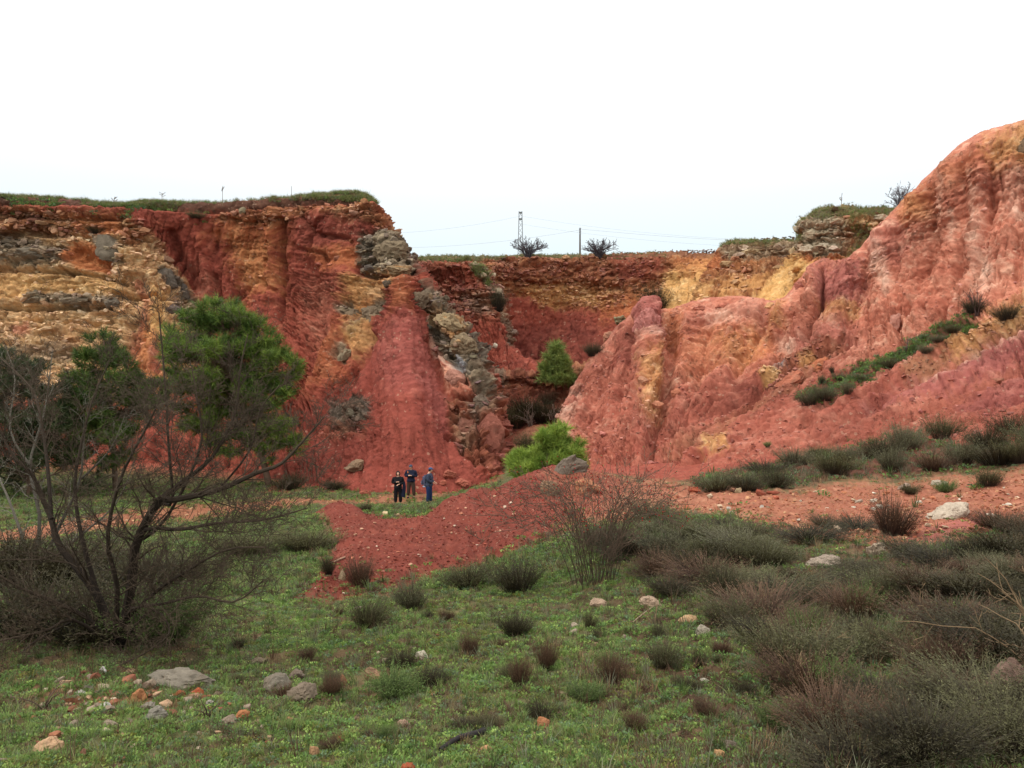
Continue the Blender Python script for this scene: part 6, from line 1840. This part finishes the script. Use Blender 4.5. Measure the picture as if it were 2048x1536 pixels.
def bare_bush(name, label, base, w, h, n, seed, bark, minr, up=0.3, cat='shrub', levels=1, hips=0, dens=0.8, lean=(0, 0), arch=0.5, leafcol=None, root_w=0.06, fan=0.5, thick=3.2):
    """canes from one root; w, h in metres"""
    global RNG
    keep = RNG; RNG = np.random.default_rng(seed)
    root = empty(name, base)
    mb = MB(); tips = []
    for k in range(n):
        th = RNG.uniform(0, 6.28); rr = RNG.random() ** fan
        end = np.array([math.cos(th) * rr * w * 0.5 + lean[0] * w, math.sin(th) * rr * w * 0.4 + lean[1] * w, h * RNG.uniform(0.6, 1.0) * (1 - 0.45 * rr ** 2)])
        b0 = np.array([math.cos(th), math.sin(th), 0]) * RNG.uniform(0, root_w * w)
        m1 = b0 + (end - b0) * 0.45 + np.array([0, 0, h * 0.16 * arch]) - np.array([end[0], end[1], 0]) * 0.12
        pts = catmull(np.array([b0, m1, end]), np.linspace(0, 2, 8)) + RNG.normal(0, 0.012 * h, (8, 3))
        pts[0] = b0 - [0, 0, 0.03]
        grow(mb, pts, minr * thick, minr, levels, bark, up, dens, 0.45, minr, tips)
    link(bpy.data.objects.new('stems', mb.build('stems', M_BARK)), root)
    if hips:
        hm = MB(); tp = np.array(tips)
        tp = tp[tp[:, 2] > h * 0.45]
        pick = RNG.choice(len(tp), min(hips, len(tp)), replace=False)
        V0, F0 = hull_np(12, 5, 1.2)
        for p in tp[pick]:
            s = RNG.uniform(0.018, 0.03)
            hm.add(V0 * s + p - [0, 0, s * 0.4], F0, lin((176,44,34)) * RNG.uniform(0.7, 1.2))
        o = link(bpy.data.objects.new('rose_hips', hm.build('rose_hips', M_LEAF, True)), root); o['kind'] = 'stuff'
    if leafcol is not None:
        lm = MB(); tp = np.array(tips); k = min(260, len(tp))
        pk = tp[RNG.choice(len(tp), k, replace=False)]
        lm.leaves(pk, rdirs(k, 0.3), RNG.uniform(0.025, 0.05, k), 0.02, lin(leafcol)[None] * RNG.uniform(0.7, 1.3, (k, 1)))
        o = link(bpy.data.objects.new('leaves', lm.build('leaves', M_LEAF)), root); o['kind'] = 'stuff'
    RNG = keep
    return tag(root, label, cat)

RB = (lin((76,64,52)), lin((98,80,66)))
p_ = on_ground(1192, 1172)
m_ = p_.y / F
bare_bush('rose_bush', 'leafless wild rose bush dotted with red hips in front of the mound', p_, 490 * m_, 275 * m_, 36, 71, RB, 0.0034, 0.2, 'rose bush', 1, 560, 1.6, (0.0, 0), 1.8, (92,112,60), 0.10, 0.32, 2.0)
DRY = (lin((108,88,66)), lin((128,106,80)))
p_ = on_ground(2085, 1350)
bare_bush('bramble', 'pale straw coloured thorny dead stems at the right edge', p_, 1.3, 0.75, 9, 72, DRY, 0.0022, 0.05, 'shrub', 1, 0, 0.7, (-0.25, 0), 0.9)
GRB = (lin((62,58,60)), lin((84,80,84)))
def rim_bush(px, py, wpx, hpx, d, label, seed, n=26, minr=0.024):
    b = PV(px, py, d)
    bare_bush('bare_tree', label, b, wpx * d / F * 1.1, hpx * d / F * 1.15, n, seed, GRB, minr, 0.35, 'tree', 1, 0, 1.5, (0, 0), 0.6)
rim_bush(1056, 516, 76, 40, 103, 'leafless round tree on the far rim beside the lattice tower', 81)
rim_bush(1197, 516, 74, 38, 105.5, 'leafless round tree on the far rim right of the pole', 82)
rim_bush(1803, 425, 72, 56, 69, 'leafless shrub on the skyline where bluff meets the right slope', 83, 20, 0.012)
p_, n_, _, _ = on_cliff(RS, 1952, 626)
bare_bush('bare_shrub', 'thin leafless shrub standing on the right slope by the edge', p_, 1.8, 2.1, 9, 84, (lin((70,54,50)), lin((110,84,76))), 0.009, 0.4, 'shrub', 1, 0, 0.9)
p_, n_, _, _ = on_cliff(RS, 1810, 706)
bare_bush('bare_sapling', 'single thin leafless sapling on the right slope', p_, 0.5, 1.7, 2, 85, (lin((70,54,50)), lin((96,76,68))), 0.012, 0.4, 'sapling', 2, 0, 0.5)
for px, py, w, h, sd, lab in [(1070,858,120,60,86,'grey leafless bush tangle in the gap below the ledge'), (1105,846,70,40,87,'paler leafless bush at the nose of the right slope in the gap')]:
    p_, n_, _, _ = on_cliff('gap_ledge', px, py); m_ = p_.y / F
    bare_bush('bare_bush', lab, p_, w * m_, h * m_, 9, sd, (lin((104,90,80)), lin((140,122,108))), 0.012, 0.2, 'shrub', 1, 0, 0.8, (0, 0), 0.9)
for px, py, w, h, n, sd, lab in [(1310,1250,120,70,3,88,'pale dead forked stick standing in the grass right of centre'), (978,1170,30,70,2,89,'thin dead stalk at the lower edge of the mound'),
     (1840,1262,40,90,2,90,'thin dark sapling beside the pale tan stone in the heath'), (1480,1452,40,60,2,91,'thin dark dead stem in the lower right grass'), (1640,1320,130,90,4,92,'pale dry sprays among the heath shrubs'), (1590,1370,90,70,4,93,'pale grey leafless twigs in the heath'),
     (90,1420,150,70,4,94,'dry leafless twigs drooping at the lower left'), (415,1440,60,50,3,95,'small dead twig plant below the limestone slab')]:
    p_ = on_ground(px, py); m_ = p_.y / F
    bare_bush('dead_twigs', lab, p_, w * m_, h * m_, n, sd, DRY if 'pale' in lab else (lin((64,52,44)), lin((92,76,64))), 0.0022, 0.15, 'twigs', 1, 0, 0.5)
def stick(name, label, pts_px, r0, r1, col):
    w = [on_ground(px, py) + Vector((0, 0, 0.02)) for px, py in pts_px]
    b = w[0]; mb = MB()
    q = catmull(np.array([np.array(a - b) for a in w]), np.linspace(0, len(w) - 1, 9))
    mb.tube(q, r0, r1, lin(col), None, 6)
    o = link(bpy.data.objects.new(name, mb.build(name, M_BARK, True))); o.location = b
    tag(o, label, 'stick')
stick('fallen_branch', 'long pale fallen branch at the left foot of the red mound', [(604,1150),(635,1146),(665,1144),(690,1137)], 0.03, 0.02, (150,120,98))
stick('fallen_branch', 'short dark charred stick in the grass at the bottom', [(880,1502),(915,1490),(940,1482),(968,1470)], 0.012, 0.022, (46,42,42))
stick('fallen_branch', 'thin pale stick lying in the grass under the heath', [(1265,1248),(1300,1220),(1340,1195),(1372,1178)], 0.008, 0.004, (150,128,106))
# thicket at the foot of the bare tree
for px, py, w, h, kd, lab in [(150,1300,260,110,'dark','dark thicket under the large bare tree'), (290,1305,180,100,'green','green bush with a few yellow leaves under the bare tree'), (20,1290,220,120,'dark','dark thicket at the left edge under the bare tree'),
                              (250,1200,200,80,'dark','dark tangled bush behind the trunk of the bare tree'), (90,1180,240,90,'dark','dark tangled bush behind the bare tree at left'), (-30,1180,200,110,'dark','dark bush at the far left behind the thicket')]:
    shrub(px, py, w, h, kd, lab)
# ---- dry fennel stalks on the rims
def fennel(px, top, d, bot, label, lean=0.0, umb=True, seed=0):
    a = PV(px, bot, d); t = PV(px + lean, top, d); mb = MB(); r = d / F
    q = np.linspace(0, 1, 5)[:, None] * np.array(t - a)
    mb.tube(q, r * 0.7, r * 0.45, lin((120,100,80)), None, 4)
    if umb:
        rr = np.random.default_rng(seed)
        for k in range(6):
            st = q[-1] * rr.uniform(0.7, 1.0); en = st + np.array([rr.normal(0, 4), rr.normal(0, 4), rr.uniform(2, 7)]) * r
            mb.tube(np.array([st, en]), r * 0.4, r * 0.6, lin((110,92,76)), None, 3)
    o = link(bpy.data.objects.new('dry_stalk', mb.build('dry_stalk', M_BARK))); o.location = a
    tag(o, label, 'stalk')
for a in [(445,374,63,412,'tall dry umbel stalk on the left cliff top, middle one',0,True,1),(512,392,63,412,'slanting dry stalk on the left cliff top',14,False,2),(583,372,63,404,'straight dry stalk on the left cliff top right part',0,False,3),
          (640,389,62,399,'low leaning dry stalk near the cliff corner',18,False,4),(324,386,63,412,'short dry umbel stalk on the left cliff top, left one',0,True,5),(228,398,62.5,412,'smallest dry stalk at the left of the cliff top',0,True,6),
          (1683,395,70,426,'tall dry stalk on top of the limestone bluff',0,True,7),(1744,412,70,426,'short dry stalk on top of the limestone bluff',0,False,8)]:
    fennel(*a)
print('plants', time.time() - T0)

# ------------------------------------------------------------------ mast, pole, wires, walls on the plateau
def plain_mat(name, col, rough=0.8, metal=0.0):
    m, n, b = new_mat(name)
    tc = nd(n, 'ShaderNodeTexCoord'); nz = nd(n, 'ShaderNodeTexNoise', Scale=18.0, Detail=4.0)
    n.links.new(tc.outputs['Object'], nz.inputs['Vector'])
    v = mathn(n, 'MULTIPLY_ADD', nz.outputs['Fac'], 0.5); n.nodes[-1].inputs[2].default_value = 0.75
    n.links.new(mixc(n, 1.0, tuple(lin(col).tolist()), v, 'MULTIPLY'), b.inputs['Base Color'])
    b.inputs['Roughness'].default_value = rough; b.inputs['Metallic'].default_value = metal
    return m
M_STEEL = plain_mat('weathered_steel', (128,128,132), 0.6, 0.2)
M_WIRE = plain_mat('grey_wire', (150,156,162))
M_POLE = plain_mat('dark_wood_pole', (86,76,68))
def tower():
    d = 200.0; base = PV(1041, 0, d); base.z = CZ + 14.2; top = PV(1041, 423, d).z
    H = top - base.z; root = empty('lattice_tower', base)
    w0, w1 = 2.2, 0.8
    cs = [(-1, -1), (1, -1), (1, 1), (-1, 1)]
    def wd(t): return 0.5 * (w0 + (w1 - w0) * t)
    for sx, sy in cs:
        mb = MB(); mb.tube([(sx * wd(0), sy * wd(0), 0), (sx * wd(1), sy * wd(1), H)], 0.11, 0.09, (1, 1, 1), None, 5)
        link(bpy.data.objects.new('leg', mb.build('leg', M_STEEL)), root)
    mb = MB(); nb = 22
    for k in range(nb):
        a, b = k / nb, (k + 1) / nb
        for i in range(4):
            (x0, y0), (x1, y1) = cs[i], cs[(i + 1) % 4]
            if k % 2: x0, y0, x1, y1 = x1, y1, x0, y0
            mb.tube([(x0 * wd(a), y0 * wd(a), a * H), (x1 * wd(b), y1 * wd(b), b * H)], 0.05, 0.05, (1, 1, 1), None, 3)
    link(bpy.data.objects.new('bracing', mb.build('bracing', M_STEEL)), root)
    for z in (H - 0.3, H - 2.0):
        bm = bmesh.new(); bmesh.ops.create_cube(bm, size=1.0)
        bmesh.ops.scale(bm, vec=(1.0, 1.0, 0.3), verts=bm.verts); bmesh.ops.bevel(bm, geom=bm.edges[:], offset=0.04, segments=1, affect='EDGES')
        me = bpy.data.meshes.new('platform'); bm.to_mesh(me); bm.free(); me.materials.append(M_STEEL)
        o = link(bpy.data.objects.new('platform', me), root); o.location = (0, 0, z)
    tag(root, 'thin steel lattice tower far behind the rim', 'tower')
tower()
def pole():
    d = 112.0; b = PV(1160, 516, d); t = PV(1160, 456, d); H = t.z - b.z
    root = empty('utility_pole', b)
    mb = MB(); mb.tube([(0, 0, -0.5), (0, 0, H * 0.5), (0, 0, H)], 0.15, 0.10, (1, 1, 1), None, 8)
    link(bpy.data.objects.new('post', mb.build('post', M_POLE, True)), root)
    for z in (H - 0.1, H - 0.5, H - 0.9):
        mb = MB(); mb.tube([(0, -0.1, z - 0.09), (0, -0.1, z + 0.09)], 0.15, 0.15, (1, 1, 1), None, 8)
        link(bpy.data.objects.new('insulator', mb.build('insulator', M_WIRE, True)), root)
    tag(root, 'dark wooden utility pole on the far rim between two bare trees', 'pole')
pole()
def wire(label, a, b, d0, d1, sag):
    A, B = P(*a, d0), P(*b, d1); t = np.linspace(0, 1, 24)[:, None]
    q = A + (B - A) * t - np.array([0, 0, 1.0]) * 4 * sag * t * (1 - t)
    mb = MB(); mb.tube(q - A, 0.013, 0.013, (1, 1, 1), None, 4)
    o = link(bpy.data.objects.new('power_line', mb.build('power_line', M_WIRE, True))); o.location = A
    tag(o, label, 'wire')
wire('topmost faint overhead wire crossing the sky behind the rim', (700, 468), (1041, 432), 150, 150, 1.0)
wire('faint overhead wire from the lattice tower to the right', (1041, 432), (1900, 478), 170, 150, 2.5)
wire('second faint overhead wire to the right below the top one', (1041, 448), (1900, 490), 172, 150, 2.5)
wire('faint overhead wire from the pole to the right', (1160, 458), (1800, 486), 112, 140, 0.8)
wire('low faint overhead wire at the left behind the cliff', (700, 492), (1160, 460), 150, 112, 1.2)
def dry_wall(name, label, pts, h, seed, cols):
    r = np.random.default_rng(seed); mb = MB(); A = P(*pts[0])
    for (a, b) in zip(pts[:-1], pts[1:]):
        p, q = P(*a), P(*b); L = np.linalg.norm(q - p); n = int(L / 0.34)
        for k in range(n):
            for z in np.arange(0, h, 0.2):
                V, Fc = HULLS[r.integers(len(HULLS))]
                pos = p + (q - p) * ((k + r.uniform(0, 1)) / n) + [0, r.normal(0, 0.06), z + r.normal(0, 0.03)]
                mb.add(V * [r.uniform(0.35, 0.55), 0.45, r.uniform(0.25, 0.34)] + pos - A, Fc, lin(cols[r.integers(len(cols))]) * r.uniform(0.7, 1.2))
    o = link(bpy.data.objects.new(name, mb.build(name, M_STONEMASS))); o.location = A
    tag(o, label, 'wall')
WC = [(116,76,54),(100,64,48),(132,92,68),(88,58,46)]
dry_wall('dry_stone_wall', 'low brown dry stone wall along the far rim', [(1215,516,110),(1330,512,108),(1430,508,104)], 0.7, 1, WC)
dry_wall('dry_stone_wall', 'low dry stone wall above the ledges left of the bluff', [(1455,490,92),(1520,484,92),(1610,480,90)], 0.6, 2, WC)
for k, px in enumerate((1345, 1376, 1408)):
    b = PV(px, 512, 108); mb = MB(); mb.tube([(0, 0, -0.3), (0, 0, 1.0)], 0.05, 0.05, (1, 1, 1), None, 5)
    o = link(bpy.data.objects.new('fence_post', mb.build('fence_post', M_POLE))); o.location = b
    tag(o, ['left thin fence post on the far wall', 'middle thin fence post on the far wall', 'right thin fence post on the far wall'][k], 'post', 'fence posts on the far wall')
# ------------------------------------------------------------------ people
def skin_mesh(name, joints, edges, mat, sub=1, root=0):
    """joints: list of (x, y, z, rx[, ry]); edges: index pairs"""
    me = bpy.data.meshes.new(name)
    me.from_pydata([j[:3] for j in joints], edges, [])
    o = bpy.data.objects.new(name, me); COL.objects.link(o)
    md = o.modifiers.new('skin', 'SKIN'); md.use_smooth_shade = True
    sv = me.skin_vertices[0].data
    for k, j in enumerate(joints):
        sv[k].radius = (j[3], j[4] if len(j) > 4 else j[3]); sv[k].use_root = (k == root)
    s = o.modifiers.new('sub', 'SUBSURF'); s.levels = sub; s.render_levels = sub
    dg = bpy.context.evaluated_depsgraph_get()
    out = bpy.data.meshes.new_from_object(o.evaluated_get(dg))
    bpy.data.objects.remove(o); bpy.data.meshes.remove(me)
    out.name = name
    out.materials.clear(); out.materials.append(mat)
    return out

def chain(js, es, pts, start=None):
    """append a chain of joints, return last index"""
    prev = start
    for p in pts:
        js.append(p); k = len(js) - 1
        if prev is not None: es.append((prev, k))
        prev = k
    return prev

def ico(name, mat, r, loc, scale=(1, 1, 1), sub=2):
    bm = bmesh.new(); bmesh.ops.create_icosphere(bm, subdivisions=sub, radius=r)
    bmesh.ops.scale(bm, vec=scale, verts=bm.verts)
    bmesh.ops.translate(bm, vec=loc, verts=bm.verts)
    me = bpy.data.meshes.new(name); bm.to_mesh(me); bm.free(); me.materials.append(mat)
    me.polygons.foreach_set('use_smooth', [True] * len(me.polygons))
    return me

M_SKIN = plain_mat('skin', (206,160,134), 0.6)
def person(px, py, H, rz, label, mats, elbows, wrists, feet, head_tilt=(0, 0), cap=None, hood=None, knees=None, skirtless=True):
    """faces -Y before rotation; all joints in units of height"""
    p = on_ground(px, py); root = empty('person', p, rz)
    S = lambda x, y, z, r, r2=None: (x * H, y * H, z * H, r * H, (r2 or r) * H)
    hx, hy = head_tilt
    js, es = [], []
    # trunk and head: pelvis is the root
    pel = chain(js, es, [S(0, 0, .53, .055, .045)])
    neck = chain(js, es, [S(0, 0.003, .60, .055, .042), S(0, 0.005, .70, .065, .045), S(0, 0.008, .79, .065, .042), S(0, 0, .845, .032), S(hx * .4, hy * .4 - .004, .875, .030)], pel)
    chain(js, es, [S(hx, hy - .008, .915, .046, .052), S(hx, hy - .006, .955, .046, .052), S(hx, hy, .985, .03, .034)], neck)
    nose = chain(js, es, [S(hx, hy - .066, .925, .009)], len(js) - 3)
    chest = 3
    for k, s in enumerate((-1, 1)):
        sh = chain(js, es, [S(s * .105, 0, .80, .034)], chest)
        e, w = elbows[k], wrists[k]
        wr = chain(js, es, [S(*e, .024), S(*w, .018)], sh)
        d = np.array(w) - np.array(e); d = d / np.linalg.norm(d)
        pl = np.array(w) + d * .035
        pm = chain(js, es, [S(*pl, .019, .012)], wr)
        side = np.cross(d, [0, 0, 1.0]); side = side / max(np.linalg.norm(side), 1e-6)
        for f, ln in zip((-1.5, -.5, .5, 1.5), (.032, .04, .042, .036)):
            a = pl + side * f * .0085 + d * .018; b = a + d * ln * .6 + np.array([0, 0, -.006]); c = b + d * ln * .3 + np.array([0, 0, -.014])
            chain(js, es, [S(*a, .0055), S(*b, .005), S(*c, .0045)], pm)
        a = np.array(w) + d * .018 + side * (-s) * .02; chain(js, es, [S(*a, .007), S(*(a + d * .022), .006)], wr)
        hp = chain(js, es, [S(s * .055, 0, .50, .040)], pel)
        fx, fy = feet[k]
        kn = knees[k] if knees else ((s * .055 + fx) / 2, fy / 2 - .012)
        an = chain(js, es, [S(kn[0], kn[1], .285, .034), S(fx, fy, .06, .024)], hp)
        chain(js, es, [S(fx, fy - .03, .022, .024, .02), S(fx, fy - .085, .016, .022, .014)], an)
    link(bpy.data.objects.new('body', skin_mesh('body', js, es, M_SKIN)), root)
    # jacket
    js, es = [], []
    a = chain(js, es, [S(0, 0, .455, .125, .105), S(0, 0, .53, .122, .102), S(0, .003, .61, .118, .096), S(0, .005, .70, .122, .092), S(0, .008, .79, .112, .08), S(0, 0.004, .85, .06)])
    for k, s in enumerate((-1, 1)):
        e, w = np.array(elbows[k]), np.array(wrists[k])
        chain(js, es, [S(s * .122, 0, .795, .062), S(*e, .052), S(*(e + (w - e) * .98), .042)], 4)
    link(bpy.data.objects.new('jacket', skin_mesh('jacket', js, es, mats['jacket'], root=2)), root)
    # trousers
    js, es = [], []
    a = chain(js, es, [S(0, 0, .55, .11, .092), S(0, 0, .50, .11, .09)])
    for k, s in enumerate((-1, 1)):
        fx, fy = feet[k]; kn = knees[k] if knees else ((s * .055 + fx) / 2, fy / 2 - .012)
        chain(js, es, [S(s * .06, 0, .44, .078), S(kn[0], kn[1], .285, .062), S(fx, fy, .06, .052)], 1)
    link(bpy.data.objects.new('trousers', skin_mesh('trousers', js, es, mats['trousers'])), root)
    for k, s in enumerate((-1, 1)):
        fx, fy = feet[k]; js, es = [], []
        chain(js, es, [S(fx, fy + .01, .05, .032), S(fx, fy - .02, .03, .034, .028), S(fx, fy - .095, .022, .03, .02)])
        link(bpy.data.objects.new('shoe', skin_mesh('shoe', js, es, mats['shoes'])), root)
    for s in (-1, 1):
        link(bpy.data.objects.new('eye', ico('eye', mats['shoes'], .006 * H, ((hx + s * .02) * H, (hy - .054) * H, .937 * H), (1, 1, 1), 1)), root)
    link(bpy.data.objects.new('mouth', ico('mouth', mats['lips'], .012 * H, (hx * H, (hy - .053) * H, .898 * H), (1, .4, .3), 1)), root)
    if cap:
        bm = bmesh.new(); bmesh.ops.create_icosphere(bm, subdivisions=3, radius=.056 * H)
        for v in bm.verts:
            if v.co.z < -0.004 * H: v.co.z = -0.004 * H
            if v.co.y < -0.02 * H and v.co.z < 0.008 * H: v.co.y -= .03 * H
        bmesh.ops.scale(bm, vec=(1, 1.08, .95), verts=bm.verts)
        bmesh.ops.translate(bm, vec=(hx * H, (hy - .002) * H, .958 * H), verts=bm.verts)
        me = bpy.data.meshes.new('cap'); bm.to_mesh(me); bm.free(); me.materials.append(cap)
        me.polygons.foreach_set('use_smooth', [True] * len(me.polygons))
        link(bpy.data.objects.new('cap', me), root)
    if hood:
        bm = bmesh.new(); bmesh.ops.create_icosphere(bm, subdivisions=3, radius=.066 * H)
        bmesh.ops.scale(bm, vec=(1, 1.05, 1.25), verts=bm.verts)
        bmesh.ops.delete(bm, geom=[f for f in bm.faces if f.calc_center_median().y < -.045 * H and f.calc_center_median().z < .05 * H], context='FACES')
        bmesh.ops.translate(bm, vec=(hx * H, (hy + .012) * H, .93 * H), verts=bm.verts)
        me = bpy.data.meshes.new('hood'); bm.to_mesh(me); bm.free(); me.materials.append(hood)
        link(bpy.data.objects.new('hood', me), root)
    else:
        link(bpy.data.objects.new('hair', ico('hair', mats['hair'], .052 * H, (hx * H, (hy + .012) * H, .935 * H), (1, .9, .95))), root)
    tag(root, label, 'person')
    return root

M_BLACK = plain_mat('black_cloth', (26,25,28)); M_NAVY = plain_mat('navy_cloth', (30,34,52)); M_BROWN = plain_mat('brown_cloth', (66,52,44))
M_SLATE = plain_mat('slate_blue_cloth', (58,64,80)); M_JEANS = plain_mat('blue_denim', (34,50,84)); M_CAPG = plain_mat('grey_blue_knit', (62,70,86))
M_CAPB = plain_mat('bright_blue_cap', (60,80,112)); M_LIPS = plain_mat('lips', (160,96,86)); M_HAIR = plain_mat('dark_hair', (44,34,28))
M_PACK = plain_mat('grey_nylon', (84,84,104)); M_PACKL = plain_mat('pale_grey_trim', (176,178,196)); M_ORANGE = plain_mat('orange_strap', (206,116,50)); M_PHONE = plain_mat('black_glass', (24,24,28), 0.3)
base_m = dict(shoes=M_BLACK, lips=M_LIPS, hair=M_HAIR)
pa = person(796, 1008, 1.60, math.radians(8), 'person in black hooded jacket and black trousers holding both hands at the chest',
    dict(base_m, jacket=M_BLACK, trousers=M_BLACK), [(-.165, .0, .66), (.16, -.01, .66)], [(-.03, -.125, .70), (.03, -.13, .63)], [(-.075, 0), (.08, 0.01)], (0, .0), hood=M_BLACK)
pb = person(822, 998, 1.72, math.radians(-4), 'person in navy jacket, brown trousers and grey cap looking down at a phone',
    dict(base_m, jacket=M_NAVY, trousers=M_BROWN), [(-.17, .0, .665), (.17, .0, .665)], [(-.03, -.15, .70), (.035, -.15, .695)], [(-.085, .0), (.10, -.01)], (0, -.035), cap=M_CAPG)
pc = person(858, 1009, 1.70, math.radians(86), 'person in slate jacket, jeans and blue cap seen from the side with a backpack',
    dict(base_m, jacket=M_SLATE, trousers=M_JEANS), [(-.15, .01, .665), (.15, .01, .665)], [(-.09, -.13, .60), (.09, -.135, .60)], [(-.05, .03), (.05, -.03)], (0, -.04), cap=M_CAPB)
# phone held by the middle person
def box_part(name, dims, loc, mat, bev, root=None):
    bm = bmesh.new(); bmesh.ops.create_cube(bm, size=1.0); bmesh.ops.scale(bm, vec=dims, verts=bm.verts)
    bmesh.ops.bevel(bm, geom=bm.edges[:], offset=bev, segments=3, affect='EDGES')
    me = bpy.data.meshes.new(name); bm.to_mesh(me); bm.free(); me.materials.append(mat)
    me.polygons.foreach_set('use_smooth', [True] * len(me.polygons)); me.set_sharp_from_angle(angle=math.radians(40))
    o = link(bpy.data.objects.new(name, me), root); o.location = loc
    return o
ph = box_part('phone', (.08, .012, .15), (0, 0, 0), M_PHONE, .004)
ph.matrix_world = Matrix.Translation(pb.location) @ Matrix.Rotation(math.radians(-4), 4, 'Z') @ Matrix.Translation((0.0, -.31, 1.22)) @ Matrix.Rotation(math.radians(-50), 4, 'X')
tag(ph, 'small dark phone held by the person in navy', 'phone')
# shoulder strap of the middle person
mb = MB(); mb.tube([(-.13, -.135, 1.30), (-.145, -.10, 1.38), (-.135, -.02, 1.42)], .018, .018, (1, 1, 1), None, 6)
link(bpy.data.objects.new('shoulder_strap', mb.build('shoulder_strap', M_ORANGE, True)), pb)
# backpack
bk = empty('backpack', pc.location + Vector((-.19, 0, .98)), math.radians(86))
box_part('bag', (.32, .20, .50), (0, 0, .12), M_PACK, .07, bk)
box_part('front_pocket', (.26, .08, .24), (0, .12, .03), M_PACK, .035, bk)
box_part('trim', (.22, .02, .05), (0, .165, .05), M_PACKL, .009, bk)
box_part('bottom_panel', (.30, .19, .07), (0, 0, -.15), M_PACKL, .03, bk)
for s in (-1, 1):
    mb = MB(); mb.tube([(s * .11, -.09, -.02), (s * .13, -.20, .02), (s * .14, -.37, .22), (s * .13, -.30, .42), (s * .10, -.10, .40)], .02, .02, (1, 1, 1), None, 6)
    link(bpy.data.objects.new('strap', mb.build('strap', M_PACK, True)), bk)
tag(bk, 'grey backpack worn by the person in jeans', 'backpack')
# spare jacket hanging over the arm of the person in black
def draped():
    nu, nv = 14, 18; V = []
    for j in range(nv):
        t = j / (nv - 1)
        for i in range(nu):
            a = i / nu * 2 * math.pi
            w = .06 + .05 * t + .012 * math.sin(3 * a + 4 * t); dth = .05 + .02 * t + .01 * math.sin(2 * a + 1)
            V.append((math.cos(a) * w + .02 * math.sin(5 * t), math.sin(a) * dth, -.72 * t + .02 * math.sin(a * 2)))
    Fc = [(j * nu + i, j * nu + (i + 1) % nu, (j + 1) * nu + (i + 1) % nu, (j + 1) * nu + i) for j in range(nv - 1) for i in range(nu)]
    me = mesh_np('hanging_jacket', np.array(V), np.array(Fc), None, True, M_NAVY)
    o = link(bpy.data.objects.new('hanging_jacket', me)); o.location = pa.location + Vector((.27, -.02, 1.10))
    tag(o, 'dark blue jacket hanging from the arm of the person in black', 'jacket')
draped()
print('done', time.time() - T0, sum(len(o.data.polygons) for o in sc.objects if o.type == 'MESH'))
